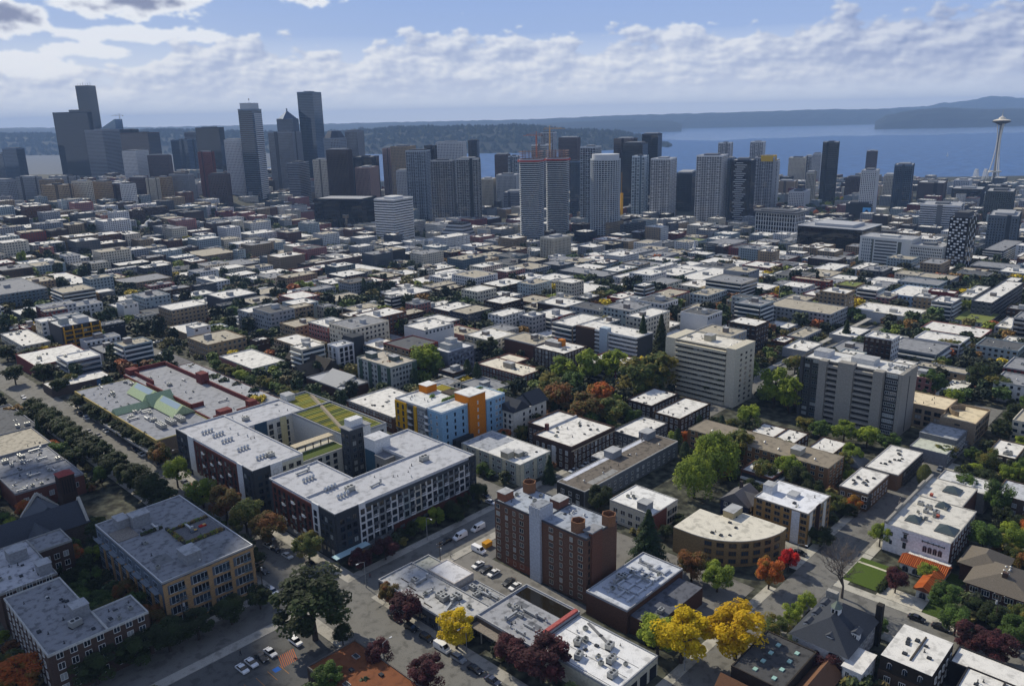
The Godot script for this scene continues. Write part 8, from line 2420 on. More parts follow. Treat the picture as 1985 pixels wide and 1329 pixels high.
# unit crowns: 12 m tall trees, 5 m radius
func crown_mesh(kind: String, col: String, variant: int, leaves: int) -> ArrayMesh:
	var key := "crown%s%s%d_%d" % [kind, col, variant, leaves]
	if meshes.has(key): return meshes[key]
	rng.seed = hash(kind) + variant * 977
	var a := MB.new()
	var b := MB.new()
	if kind == "round" or kind == "wide" or kind == "bush":
		var cl := []
		var k := 34
		for q in k:
			var d := Vector3(rng.randf_range(-1, 1), rng.randf_range(-0.75, 1), rng.randf_range(-1, 1)).normalized() * pow(rng.randf(), 0.3)
			var cy := 6.7
			var ry := 4.8
			if kind == "bush":
				cy = 5.5
				ry = 5.5
			cl.append([Vector3(d.x * 3.7, cy + d.y * ry * 0.82, d.z * 3.7), rng.randf_range(0.75, 1.75)])
		var sz := 0.33 * sqrt(4200.0 / leaves)
		for q in leaves:
			var c: Array = cl[q % k]
			var d := Vector3(rng.randfn(), rng.randfn(), rng.randfn()).normalized()
			var pos: Vector3 = c[0] + d * c[1] * pow(rng.randf(), 0.33)
			leafq(b if (q % k) % 3 == 0 or rng.randf() < 0.12 else a, pos, sz * rng.randf_range(0.7, 1.35), d + Vector3(0, 0.5, 0))
	elif kind == "cone":
		for q in leaves:
			var t := pow(rng.randf(), 0.75)
			var y := 12.0 - t * 11.0
			var tier := 0.72 + 0.28 * (1.0 - fposmod(y * 1.1, 1.0))
			var r := (0.25 + 4.4 * t) * tier * pow(rng.randf(), 0.3)
			var an := rng.randf() * TAU
			r *= 0.8 + 0.2 * sin(an * 5 + variant + floor(y * 1.1) * 2.1)
			leafq(b if rng.randf() < 0.3 else a, Vector3(r * cos(an), y - r * 0.25, r * sin(an)), 0.42 * sqrt(2600.0 / leaves), Vector3(cos(an), 0.9, sin(an)))
	elif kind == "column":
		for q in leaves:
			var y := 0.6 + rng.randf() * 11.4
			var prof := 1.5 * pow(sin(PI * clampf((y + 1.2) / 13.4, 0, 1)), 0.6)
			var an := rng.randf() * TAU
			var r := prof * pow(rng.randf(), 0.3) * 2.4
			leafq(b if rng.randf() < 0.25 else a, Vector3(r * cos(an), y, r * sin(an)), 0.34 * sqrt(2200.0 / leaves), Vector3(cos(an), 0.6, sin(an)))
	elif kind == "willow":
		for s in 90:
			var an := rng.randf() * TAU
			var r := 4.6 * sqrt(rng.randf())
			var top := 11.6 - 0.16 * r * r + rng.randf_range(-1, 0.6)
			var len := rng.randf_range(3.0, 7.5) * (0.5 + r / 9.0)
			for q in leaves / 90:
				var t := rng.randf()
				leafq(b if s % 3 == 0 else a, Vector3(r * cos(an) + rng.randfn() * 0.35, maxf(0.5, top - len * t), r * sin(an) + rng.randfn() * 0.35), 0.27, Vector3(cos(an), 0.4, sin(an)))
	var am := ArrayMesh.new()
	if col == "x":
		b.into(am, leaf_by_copy())
		a.into(am, leaf_by_copy())
	else:
		a.into(am, m(LEAF[col][0], "leaf"))
		b.into(am, m(LEAF[col][1], "leaf"))
	meshes[key] = am
	return am
func leaf_by_copy() -> StandardMaterial3D:
	if not mats.has("copyleaf"):
		var s := StandardMaterial3D.new()
		s.vertex_color_use_as_albedo = true
		s.roughness = 0.8
		s.cull_mode = BaseMaterial3D.CULL_DISABLED
		mats.copyleaf = s
	return mats.copyleaf
func trunk_mesh(kind: String) -> ArrayMesh:
	var key := "trunk" + kind
	if meshes.has(key): return meshes[key]
	var t := MB.new()
	if kind == "bare":
		rng.seed = 41
		branch(t, Vector3.ZERO, Vector3(0.02, 1, 0.01), 2.3, 0.26, 0)
	else:
		t.limb(Vector3(0, -0.6, 0), Vector3(0.1, 4.5, 0.05), 0.34, 0.22, 7)
		if kind != "cone" and kind != "column":
			for k in 6:
				var a := k * 1.13
				t.limb(Vector3(0.1, 3.4 + 0.3 * k, 0.05), Vector3(2.4 * cos(a), 6.4 + 0.4 * k, 2.4 * sin(a)), 0.15, 0.06, 5)
		t.limb(Vector3(0.1, 4.5, 0.05), Vector3(0, 9.5, 0), 0.22, 0.06, 6)
	meshes[key] = t.mesh(m("4a3f36" if kind != "bare" else "6a6058", "wall"))
	return meshes[key]
func branch(t: MB, p: Vector3, d: Vector3, l: float, r: float, lev: int):
	var e := p + d * l
	t.limb(p, e, r, r * 0.68, 6 if lev < 2 else 3)
	if lev >= 7: return
	var k := 3 if lev < 2 else 2 + int(rng.randf() < 0.45)
	for q in k:
		var nd := (d + Vector3(rng.randfn(), rng.randf_range(-0.1, 0.6), rng.randfn()) * (0.62 if lev < 3 else 0.6)).normalized()
		branch(t, e, nd, l * rng.randf_range(0.7, 0.92), r * 0.66, lev + 1)
func bush_part(n: Node3D, a: float, b: float, y: float, r: float, hex: String):
	var key := "bushp" + hex
	if not meshes.has(key):
		var mb := MB.new()
		for q in 90:
			var d := Vector3(rng.randfn(), rng.randfn(), rng.randfn()).normalized()
			leafq(mb, d * pow(rng.randf(), 0.4) * Vector3(1, 0.9, 1), 0.26, d)
		meshes[key] = mb.mesh(m(hex, "leaf"))
	inst(n, "planting", meshes[key], Transform3D(Basis(Vector3.UP, rng.randf() * TAU).scaled(Vector3.ONE * r), lo(n, a, b, y)))
const KIND := {"r": "round", "w": "wide", "b": "bush", "c": "cone", "k": "column", "v": "willow"}
func tree(r: Array):
	# a, b, height, radius, kind, colour, label, group
	var kind: String = KIND[r[4]]
	var sc := Vector3(r[3] / 5.0, r[2] / 12.0, r[3] / 5.0)
	var p := P(r[0], r[1])
	var y := ter(p.x, p.z)
	var d := -p.z
	var lv := 8000 if d < 300 else (3000 if d < 520 else 900)
	if kind == "willow": lv = 7200
	var called: String = {"round": "broadleaf_tree", "wide": "broadleaf_tree", "bush": "shrub", "cone": "conifer_tree", "column": "cypress_tree", "willow": "willow_tree"}[kind]
	var n := thing(called, r[6], "shrub" if kind == "bush" else "tree", Vector3(p.x, y, p.z), hash(r[0] * 7.1 + r[1]) % 628 / 100.0, r[7])
	if kind == "bush": sc = Vector3(r[3] / 5.0, r[2] / 10.0, r[3] / 5.0)
	else: inst(n, "trunk", trunk_mesh(kind), Transform3D(Basis.IDENTITY.scaled(sc), Vector3.ZERO))
	inst(n, "crown", crown_mesh(kind, r[5], int(abs(r[0] * 3 + r[1])) % (3 if d < 520 else 2), lv), Transform3D(Basis.IDENTITY.scaled(sc), Vector3.ZERO))

# ------------------------------------------------------------------ vehicles, poles, people
func car_proto(kind: String, hex: String) -> Node3D:
	var n := Node3D.new()
	var L := 4.6
	var Wd := 1.8
	var prof := [[0.0, 0.35], [0.02, 0.75], [0.9, 0.92], [1.15, 0.95], [3.9, 0.98], [4.5, 0.9], [4.6, 0.4]]
	var cab := [[1.05, 0.94], [1.85, 1.42], [3.2, 1.45], [4.0, 0.97]]
	if kind == "suv":
		prof = [[0.0, 0.4], [0.02, 0.95], [1.1, 1.08], [4.5, 1.1], [4.6, 0.45]]
		cab = [[1.05, 1.08], [1.7, 1.68], [4.1, 1.68], [4.5, 1.1]]
	elif kind == "van":
		L = 5.4
		Wd = 2.0
		prof = [[0.0, 0.4], [0.05, 1.0], [0.9, 1.2], [5.3, 1.25], [5.4, 0.45]]
		cab = [[0.85, 1.2], [1.6, 2.15], [5.3, 2.2], [5.4, 1.25]]
	var tone := m(hex, "gloss")
	var b := MB.new()
	side(b, prof, Wd, 1.0, L)
	b.box(Vector3(-L / 2 + 0.05, 0.3, -Wd / 2 + 0.1), Vector3(L / 2 - 0.05, 0.5, Wd / 2 - 0.1))
	inst(n, "body", b.mesh(tone))
	var c := MB.new()
	side(c, cab, Wd, 0.86, L)
	inst(n, "cabin_glass" if kind != "van" else "cargo_body", c.mesh(m("12161b", "glass") if kind != "van" else tone))
	if kind == "van":
		var ws := MB.new()
		ws.quad(Vector3(-L / 2 + 0.88, 1.28, -0.8), Vector3(-L / 2 + 1.5, 2.1, -0.72), Vector3(-L / 2 + 1.5, 2.1, 0.72), Vector3(-L / 2 + 0.88, 1.28, 0.8))
		for s in [-1.0, 1.0]: ws.box(Vector3(-L / 2 + 1.6, 1.4, s * 0.98 - 0.02), Vector3(-L / 2 + 2.5, 1.95, s * 0.98 + 0.02))
		inst(n, "windscreen", ws.mesh(m("12161b", "glass")))
	else:
		var rf := MB.new()
		rf.box(Vector3(-L / 2 + cab[1][0] + 0.1, cab[1][1] - 0.03, -Wd / 2 * 0.84), Vector3(-L / 2 + cab[2][0] - 0.05, cab[2][1] + 0.03, Wd / 2 * 0.84))
		inst(n, "roof_panel", rf.mesh(tone))
	for x in [-L / 2 + 0.85, L / 2 - 0.85]:
		for s in [-1.0, 1.0]:
			var w := MB.new()
			w.cone(Vector3.ZERO, 0.33, 0.33, 0.22, 12)
			inst(n, "wheel", w.mesh(m("141414", "flat")), Transform3D(Basis(Vector3.RIGHT, PI / 2), Vector3(x, 0.33, s * (Wd / 2 - 0.12) - 0.11)))
	for s in [-1.0, 1.0]:
		var h := MB.new()
		h.box(Vector3(-L / 2 - 0.03, 0.6, s * 0.65 - 0.18), Vector3(-L / 2 + 0.1, 0.76, s * 0.65 + 0.18))
		inst(n, "headlight", h.mesh(m("d8dadc", "gloss")))
		var t := MB.new()
		t.box(Vector3(L / 2 - 0.1, 0.7, s * 0.68 - 0.16), Vector3(L / 2 + 0.03, 0.86, s * 0.68 + 0.16))
		inst(n, "tail_light", t.mesh(m("7a1412", "gloss")))
	return n
func side(b: MB, prof: Array, w: float, top: float, L: float):
	var k := prof.size()
	var y0: float = prof[0][1]
	for q in k - 1:
		var p0: Array = prof[q]
		var p1: Array = prof[q + 1]
		var w0 := w / 2 * lerpf(1.0, top, clampf((p0[1] - y0) * 2.2, 0, 1))
		var w1 := w / 2 * lerpf(1.0, top, clampf((p1[1] - y0) * 2.2, 0, 1))
		var a0 := Vector3(p0[0] - L / 2, p0[1], -w0)
		var a1 := Vector3(p1[0] - L / 2, p1[1], -w1)
		var c0 := Vector3(p0[0] - L / 2, p0[1], w0)
		var c1 := Vector3(p1[0] - L / 2, p1[1], w1)
		b.quad(a0, a1, c1, c0)
		b.quad(a0, Vector3(a0.x, y0 - 0.02, -w / 2), Vector3(a1.x, y0 - 0.02, -w / 2), a1)
		b.quad(c0, c1, Vector3(c1.x, y0 - 0.02, w / 2), Vector3(c0.x, y0 - 0.02, w / 2))
var protos := {}
func car(kind: String, hex: String, a: float, b: float, dir: float, label: String, group: String):
	var key := kind + hex
	var n: Node3D
	if not protos.has(key): protos[key] = car_proto(kind, hex)
	n = protos[key].duplicate()
	n.name = nm({"car": "sedan_car", "suv": "suv_car", "van": "cargo_van"}[kind])
	add_child(n)
	n.position = P(a, b, terab(a, b) + 0.1)
	n.rotation.y = PI / 2 - AZ + dir
	tag(n, label, "van" if kind == "van" else "car", group)

func pole(a: float, b: float, h: float, lamp: bool, label: String, turn := 0.0):
	var n := thing("street_lamp" if lamp else "utility_pole", label, "lamp" if lamp else "pole", P(a, b, terab(a, b)), PI / 2 - AZ + turn, "street lamps along the near streets" if lamp else "wooden utility poles in the near blocks")
	var t := MB.new()
	t.cone(Vector3(0, -0.5, 0), 0.16, 0.1, h + 0.5, 7)
	inst(n, "post", t.mesh(m("8d9092" if lamp else "5a4c40", "wall")))
	if lamp:
		var ar := MB.new()
		ar.beam(Vector3(0, h, 0), Vector3(1.4, h + 0.5, 0), 0.1)
		ar.beam(Vector3(1.4, h + 0.5, 0), Vector3(2.4, h + 0.5, 0), 0.1)
		inst(n, "arm", ar.mesh(m("8d9092", "wall")))
		var hd := MB.new()
		hd.box(Vector3(2.2, h + 0.36, -0.16), Vector3(3.0, h + 0.54, 0.16))
		inst(n, "lamp_head", hd.mesh(m("c9cbcc", "flat")))
	else:
		for k in 2:
			var ar := MB.new()
			ar.box(Vector3(-1.3, h - 0.6 - k * 1.1, -0.08), Vector3(1.3, h - 0.42 - k * 1.1, 0.08))
			inst(n, "crossarm", ar.mesh(m("5a4c40", "wall")))
		var tr := MB.new()
		tr.cone(Vector3(0.4, h - 3.4, 0), 0.28, 0.28, 1.0, 8)
		inst(n, "transformer", tr.mesh(m("9a9c9c", "flat")))
		for k in 3:
			var iz := MB.new()
			iz.cone(Vector3(-1.2 + k * 1.2, h - 0.42, 0), 0.07, 0.05, 0.22, 5)
			inst(n, "insulator", iz.mesh(m("c9cbca", "flat")))
func wires(p: Array, label: String):
	var n := thing("overhead_wire", label, "wire", P(p[0][0], p[0][1]))
	for k in 3:
		var mb := MB.new()
		for q in p.size() - 1:
			var prev := Vector3.ZERO
			for s in 13:
				var t := s / 12.0
				var c := P(lerpf(p[q][0], p[q + 1][0], t), lerpf(p[q][1], p[q + 1][1], t) + 0.9 * (k - 1), lerpf(p[q][2], p[q + 1][2], t) - 1.1 * 4 * t * (1 - t)) - n.position
				if s > 0: mb.limb(prev, c, 0.022, 0.022, 3)
				prev = c
		inst(n, "cable", mb.mesh(m("1c1c1e", "flat")))

# a walking figure as one smooth skin over tapered bones
func person(a: float, b: float, top: String, legs: String, label: String):
	var j := {"pelvis": [Vector3(0, 0.95, 0), 0.15], "chest": [Vector3(0.02, 1.34, 0), 0.17], "neck": [Vector3(0.03, 1.52, 0), 0.06], "head": [Vector3(0.05, 1.66, 0), 0.105], "kl": [Vector3(0.16, 0.52, 0.1), 0.075], "fl": [Vector3(0.12, 0.06, 0.11), 0.055], "tl": [Vector3(0.3, 0.04, 0.12), 0.04], "kr": [Vector3(-0.06, 0.52, -0.1), 0.075], "fr": [Vector3(-0.28, 0.1, -0.11), 0.055], "tr": [Vector3(-0.12, 0.04, -0.12), 0.04], "sl": [Vector3(0.02, 1.42, 0.19), 0.075], "el": [Vector3(-0.08, 1.14, 0.25), 0.05], "hl": [Vector3(0.05, 0.9, 0.25), 0.035], "sr": [Vector3(0.02, 1.42, -0.19), 0.075], "er": [Vector3(0.06, 1.13, -0.25), 0.05], "hr": [Vector3(0.24, 0.96, -0.24), 0.035], "hpl": [Vector3(0, 0.92, 0.09), 0.11], "hpr": [Vector3(0, 0.92, -0.09), 0.11]}
	var bones := [["pelvis", "chest"], ["chest", "neck"], ["neck", "head"], ["hpl", "kl"], ["kl", "fl"], ["fl", "tl"], ["hpr", "kr"], ["kr", "fr"], ["fr", "tr"], ["chest", "sl"], ["sl", "el"], ["el", "hl"], ["chest", "sr"], ["sr", "er"], ["er", "hr"], ["hpl", "pelvis"], ["hpr", "pelvis"]]
	var c := 0.035
	var dims := Vector3i(24, 54, 20)
	var o := Vector3(-0.4, -0.03, -0.36)
	var f := PackedFloat32Array()
	f.resize((dims.x + 1) * (dims.y + 1) * (dims.z + 1))
	var sx := dims.x + 1
	var sxy := sx * (dims.y + 1)
	for z in dims.z + 1:
		for y in dims.y + 1:
			for x in dims.x + 1:
				var p := o + Vector3(x, y, z) * c
				var s := 0.0
				for bn in bones:
					var A: Vector3 = j[bn[0]][0]
					var B: Vector3 = j[bn[1]][0]
					var t := clampf((p - A).dot(B - A) / (B - A).length_squared(), 0, 1)
					s += exp(-40.0 * (p.distance_to(A.lerp(B, t)) - lerpf(j[bn[0]][1], j[bn[1]][1], t)))
				f[x + y * sx + z * sxy] = -log(maxf(s, 1e-12)) / 40.0
	var ids := {}
	var up := MB.new()
	var dn := MB.new()
	var pts := PackedVector3Array()
	for z in dims.z:
		for y in dims.y:
			for x in dims.x:
				var acc := Vector3.ZERO
				var cnt := 0
				for e in [[0, 1], [0, 2], [0, 4], [1, 3], [1, 5], [2, 3], [2, 6], [3, 7], [4, 5], [4, 6], [5, 7], [6, 7]]:
					var i0: int = e[0]
					var i1: int = e[1]
					var v0 := f[x + (i0 & 1) + (y + (i0 >> 1 & 1)) * sx + (z + (i0 >> 2)) * sxy]
					var v1 := f[x + (i1 & 1) + (y + (i1 >> 1 & 1)) * sx + (z + (i1 >> 2)) * sxy]
					if (v0 < 0) != (v1 < 0):
						acc += Vector3(i0 & 1, i0 >> 1 & 1, i0 >> 2).lerp(Vector3(i1 & 1, i1 >> 1 & 1, i1 >> 2), v0 / (v0 - v1))
						cnt += 1
				if cnt:
					ids[Vector3i(x, y, z)] = pts.size()
					pts.append(o + (Vector3(x, y, z) + acc / cnt) * c)
	var am := ArrayMesh.new()
	var head := MB.new()
	for k in ids:
		for ax in 3:
			var e1: Vector3i = [Vector3i(1, 0, 0), Vector3i(0, 1, 0), Vector3i(0, 0, 1)][ax]
			var u: Vector3i = [Vector3i(0, 1, 0), Vector3i(0, 0, 1), Vector3i(1, 0, 0)][ax]
			var w: Vector3i = [Vector3i(0, 0, 1), Vector3i(1, 0, 0), Vector3i(0, 1, 0)][ax]
			var v0 := f[k.x + k.y * sx + k.z * sxy]
			var k1: Vector3i = k + e1
			var v1 := f[k1.x + k1.y * sx + k1.z * sxy]
			if (v0 < 0) == (v1 < 0): continue
			if not (ids.has(k - u) and ids.has(k - w) and ids.has(k - u - w)): continue
			var q := [pts[ids[k]], pts[ids[k - u]], pts[ids[k - u - w]], pts[ids[k - w]]]
			var t := head if q[0].y > 1.52 else (up if q[0].y > 0.98 else dn)
			t.quad(q[0], q[1], q[2], q[3])
	head.into(am, m("a07258", "flat"))
	up.into(am, m(top, "flat"))
	dn.into(am, m(legs, "flat"))
	var n := thing("person", label, "person", P(a, b, 0.06), 1.2 + a)
	inst(n, "figure", am)
	var hr := MB.new()
	hr.lathe([Vector2(0.125, 1.63), Vector2(0.13, 1.7), Vector2(0.1, 1.77), Vector2(0.01, 1.8)], 10, Vector3(0.03, 0, 0))
	inst(n, "hair", hr.mesh(m("2a221c", "flat")))

# ------------------------------------------------------------------ sky, sea, land, streets
const CLOUDLETS := [[-23.6, 7.25, 4.7, 1.1, 1.0], [-30.2, 6.1, 2.6, 1.15, 0.8], [-12.8, 7.7, 2.2, 0.75, 0.6], [-23.0, 5.4, 5.2, 0.55, 0.14], [-29.5, 3.6, 3.2, 0.9, 0.22], [-26.5, 4.4, 3.0, 0.5, 0.14]]
func cloud_top(az: float) -> float:
	var t := fposmod(az + 33.0, 66.0) if absf(az) > 33.0 else az + 33.0
	var x := t / 66.0 * (CLOUD.size() - 1)
	var k := mini(int(x), CLOUD.size() - 2)
	return lerpf(CLOUD[k], CLOUD[k + 1], smoothstep(0, 1, x - k))
func make_sky() -> ImageTexture:
	var W := 4096
	var Hh := 2048
	var n1 := FastNoiseLite.new()
	n1.seed = 5
	n1.noise_type = FastNoiseLite.TYPE_SIMPLEX_SMOOTH
	n1.frequency = 1.0
	n1.fractal_octaves = 6
	n1.fractal_gain = 0.55
	var n2 := FastNoiseLite.new()
	n2.seed = 19
	n2.noise_type = FastNoiseLite.TYPE_CELLULAR
	n2.cellular_return_type = FastNoiseLite.RETURN_DISTANCE
	n2.frequency = 1.0
	n2.fractal_octaves = 3
	n2.fractal_type = FastNoiseLite.FRACTAL_FBM
	var lw := 512
	var lh := 256
	var low := PackedByteArray()
	low.resize(lw * lh * 3)
	for y in lh:
		var el := 90.0 - 180.0 * (y + 0.5) / lh
		for x in lw:
			var az := fposmod(360.0 * (x + 0.5) / lw + 180.0, 360.0) - 180.0
			var c := sky_col(el, az, n1, n2, 1)
			var k := (y * lw + x) * 3
			low[k] = c.r8
			low[k + 1] = c.g8
			low[k + 2] = c.b8
	var im := Image.create_from_data(lw, lh, false, Image.FORMAT_RGB8, low)
	im.resize(W, Hh, Image.INTERPOLATE_CUBIC)
	# the part of the sky near the skyline again, finer
	var r0 := int((90.0 - 13.0) / 180.0 * Hh)
	var r1 := int(90.5 / 180.0 * Hh)
	var half := int(40.0 / 360.0 * W)
	var band := PackedByteArray()
	band.resize(half * 2 * (r1 - r0) * 3)
	for y in range(r0, r1):
		var el := 90.0 - 180.0 * (y + 0.5) / Hh
		for x in half * 2:
			var c := sky_col(el, 360.0 * (x - half + 0.5) / W, n1, n2, 0)
			var k := ((y - r0) * half * 2 + x) * 3
			band[k] = c.r8
			band[k + 1] = c.g8
			band[k + 2] = c.b8
	var bi := Image.create_from_data(half * 2, r1 - r0, false, Image.FORMAT_RGB8, band)
	im.blit_rect(bi, Rect2i(half, 0, half, r1 - r0), Vector2i(0, r0))
	im.blit_rect(bi, Rect2i(0, 0, half, r1 - r0), Vector2i(W - half, r0))
	return ImageTexture.create_from_image(im)
func dens(el: float, az: float, top: float, n1: FastNoiseLite, n2: FastNoiseLite) -> float:
	var bill := 0.5 - n2.get_noise_2d(az * 0.62, el * 1.05) * 0.5
	return (top - el) * 0.9 + (bill - 0.45) * 1.5 + n1.get_noise_2d(az * 0.22, el * 0.5) * 1.6
func sky_col(el: float, az: float, n1: FastNoiseLite, n2: FastNoiseLite, coarse: int) -> Color:
	var e := maxf(el, 0.0)
	var blue := Color(0.72, 0.79, 0.91).lerp(Color(0.57, 0.68, 0.88), clampf(e / 10.0, 0, 1)).lerp(Color(0.22, 0.35, 0.60), clampf((e - 10.0) / 50.0, 0, 1))
	var haze := Color(0.965, 0.972, 0.985)
	var c := blue.lerp(haze, pow(clampf(1.0 - e / 5.4, 0, 1), 0.7) * 0.95)
	c = c.lerp(Color(0.88, 0.90, 0.93), 0.45 * smoothstep(2.0, -30.0, az) * smoothstep(-75.0, -45.0, az) * clampf(1.15 - e / 9.0, 0, 1))
	if e < 11.0:
		var top := cloud_top(az)
		var d := dens(e, az, top, n1, n2)
		var cov := smoothstep(-0.10, 0.26, d) * smoothstep(0.4, 2.4, e + n1.get_noise_2d(az * 0.3 + 40.0, e) * 0.7)
		if cov > 0.0:
			var up := dens(e + 0.20, az - 0.26, top, n1, n2)
			var up2 := dens(e + 0.8, az - 0.7, top, n1, n2)
			var lit := clampf(0.60 + 0.85 * (d - up - 0.17) + 0.2 * (d - up2 - 0.7) - 0.13 * maxf(0.0, d - 0.6), 0, 1)
			var gloom := smoothstep(10.0, 30.0, az) * smoothstep(60.0, 40.0, az)
			var dark := Color(0.66, 0.71, 0.83).lerp(Color(0.52, 0.58, 0.74), gloom)
			var cc := dark.lerp(Color(0.95, 0.952, 0.96), lit * (1.0 - 0.25 * gloom))
			cc = cc.lerp(haze, pow(clampf(1.0 - e / 4.4, 0, 1), 1.2) * 0.8)
			c = c.lerp(cc, cov * 0.82)
	# scattered higher cumulus
	var fine := n1.get_noise_2d(az * 0.34, e * 0.7)
	var v := n1.get_noise_2d(az * 0.03 + 11.0, e * 0.07 + 3.0) * 0.9 + fine * 0.25 + 0.02
	if e < 12.0:
		v = lerpf(-1.0, v, smoothstep(9.5, 12.0, e))
		for q in CLOUDLETS:
			var d := Vector2((az - q[0]) / q[2], (e - q[1]) / q[3]).length()
			v = maxf(v, minf((1.0 - d) * 0.75 + fine * 0.5, q[4]))
	var cv := smoothstep(0.0, 0.16, v)
	if cv > 0.0:
		var belly := smoothstep(0.22, 0.62, v)
		var cc := Color(0.955, 0.962, 0.975).lerp(Color(0.80, 0.81, 0.83), smoothstep(12.0, 25.0, e)).lerp(Color(0.52, 0.55, 0.66), belly * (0.95 if e < 12.0 else 0.45))
		c = c.lerp(cc, cv * 0.93)
	return c

func strip(p: Array, half: float, y: float) -> MB:
	# a ribbon over the terrain between street-grid points
	var mb := MB.new()
	for q in p.size() - 1:
		var A := Vector2(p[q][0], p[q][1])
		var B := Vector2(p[q + 1][0], p[q + 1][1])
		var d := (B - A).normalized()
		var s := Vector2(-d.y, d.x) * half
		var k := maxi(1, int(A.distance_to(B) / 14.0))
		for t in k:
			var u := A.lerp(B, float(t) / k)
			var v := A.lerp(B, float(t + 1) / k)
			mb.quad(P(u.x - s.x, u.y - s.y, terab(u.x, u.y) + y), P(u.x + s.x, u.y + s.y, terab(u.x, u.y) + y), P(v.x + s.x, v.y + s.y, terab(v.x, v.y) + y), P(v.x - s.x, v.y - s.y, terab(v.x, v.y) + y))
	return mb
func slab_ab(a0: float, a1: float, b0: float, b1: float, y0: float, y1: float, xf := 0.0) -> MB:
	var mb := MB.new()
	mb.box(Vector3(0, y0, -(b1 - b0)), Vector3(a1 - a0, y1, 0), Transform3D(Basis(Vector3.UP, PI / 2 - AZ), P(a0, b0)))
	return mb

func setting_land():
	var mb := MB.new()
	var step := 30.0
	for zi in 110:
		for xi in 150:
			var x0 := -2250.0 + xi * step
			var z0 := 150.0 - zi * step
			var q := []
			for c in [[0, 0], [0, 1], [1, 1], [1, 0]]:
				var x: float = x0 + c[0] * step
				var z: float = z0 - c[1] * step
				var y := ter(x, z)
				y = lerpf(y, -96.0, sst(2500, 3050, -z + 0.08 * x))
				if x < -700.0 and -z > 2500: y = maxf(y, -82.0)
				q.append(Vector3(x, y, z))
			mb.quad(q[0], q[1], q[2], q[3])
	setting("ground", mb.mesh(m("55574a", "ground")), "sloping city ground of paved yards and planted strips under the blocks", "ground")
	# flats beyond downtown
	mb = MB.new()
	mb.quad(Vector3(-9000, -82.5, -3100), Vector3(-9000, -82.5, -7200), Vector3(-1250, -82.5, -7200), Vector3(-1250, -82.5, -3100))
	setting("industrial_flats", mb.mesh(m("70757a", "ground")), "pale flat harbour land beyond the black skyscraper", "ground")
	# streets
	for s in [[[[113.5, -60.0], [113.5, 1100.0]], 8.5, "main_street", "wide main street with a yellow centre line and parked cars"], [[[122.0, 186.0], [560.0, 186.0]], 6.0, "side_street", "side street running past the brick tower block with white vans"], [[[-40.0, 197.5], [105.0, 197.5]], 6.5, "side_street", "side street beside the small parking lot"], [[[125.0, 85.0], [420.0, 85.0]], 6.0, "cross_street", "sunlit cross street passing the white clubhouse"], [[[214.5, -60.0], [214.5, 91.0]], 6.6, "lane_road", "residential road in front of the clubhouse lawn"], [[[197.0, 192.0], [197.0, 640.0]], 5.5, "back_street", "tree-lined back street behind the courtyard apartments"], [[[125.0, 450.0], [205.0, 450.0]], 6.0, "hill_street", "hill street past the grocery hall corner"]]:
		setting(s[2], strip(s[0], s[1], 0.05 if s[0][1][1] < 700.0 and s[0][1][0] < 300.0 else 0.12).mesh(m("75746f", "asphalt")), s[3], "road")
	for s in [[101.4, 105.0, -60.0, 191.0], [101.4, 105.0, 204.0, 445.0], [122.0, 125.4, -60.0, 79.0], [122.0, 125.4, 91.0, 180.0], [122.0, 126.4, 192.0, 444.0]]:
		setting("pavement", slab_ab(s[0], s[1], s[2], s[3], -0.4, 0.16).mesh(m("a7a49b", "asphalt")), "concrete pavement along the wide main street", "pavement").set_meta("group", "pavements")
	for s in [[122.0, 560.0, 192.0, 195.2], [126.0, 191.0, 176.6, 180.0], [-40.0, 101.4, 204.0, 207.4], [-40.0, 101.4, 187.4, 191.0]]:
		setting("pavement", slab_ab(s[0], s[1], s[2], s[3], -0.4, 0.165).mesh(m("a7a49b", "asphalt")), "concrete pavement along the side street", "pavement").set_meta("group", "pavements")
	for s in [[222.0, 340.0, 91.0, 94.0], [221.1, 340.0, 76.0, 79.0], [125.4, 208.0, 91.0, 94.0], [221.1, 224.5, -60.0, 76.0], [204.4, 207.9, -60.0, 79.0]]:
		setting("pavement", slab_ab(s[0], s[1], s[2], s[3], -0.4, 0.155).mesh(m("b3b0a4", "asphalt")), "pale pavement round the clubhouse crossing", "pavement").set_meta("group", "pavements")
	# parking lots and yards
	for s in [[62.0, 101.3, 161.5, 187.3, "parking_lot", "small asphalt parking lot with painted stalls at the corner", "5d5d5b"], [146.0, 162.2, 127.0, 176.4, "parking_lot", "asphalt lot and alley beside the brick tower block", "7c7a75"], [162.2, 191.0, 168.0, 176.5, "parking_lot", "paved yard with skip and white van at the end of the brick tower block", "6c6b68"], [178.5, 204.0, 96.0, 176.0, "parking_lot", "shaded paved yard behind the brick tower block", "777570"], [226.0, 236.8, 91.2, 116.0, "driveway", "pale driveway between the curved block and the ochre block", "9a978e"], [181.0, 200.0, 440.5, 500.0, "parking_lot", "open parking lot past the grey annex", "6a6a6c"]]:
		setting(s[4], slab_ab(s[0], s[1], s[2], s[3], -0.3, 0.07).mesh(m(s[6], "asphalt")), s[5], "paving")
	setting("lawn", slab_ab(226.6, 243.0, 67.8, 78.6, -0.3, 0.22).mesh(m("5c7328", "grass")), "bright green lawn in front of the clubhouse", "lawn")
	setting("lawn", slab_ab(224.6, 252.0, 50.0, 54.6, -0.3, 0.2).mesh(m("4f6626", "grass")), "small shaded lawn beside the tiled portico", "lawn")
	setting("garden_path", slab_ab(239.2, 240.2, 67.9, 78.5, 0.0, 0.236).mesh(m("c9c4ae", "asphalt")), "narrow pale path crossing the clubhouse lawn", "path")
	setting("forecourt", slab_ab(224.6, 231.4, 54.8, 67.6, -0.3, 0.2).mesh(m("c2bdae", "asphalt")), "pale paved forecourt before the tiled portico", "paving")
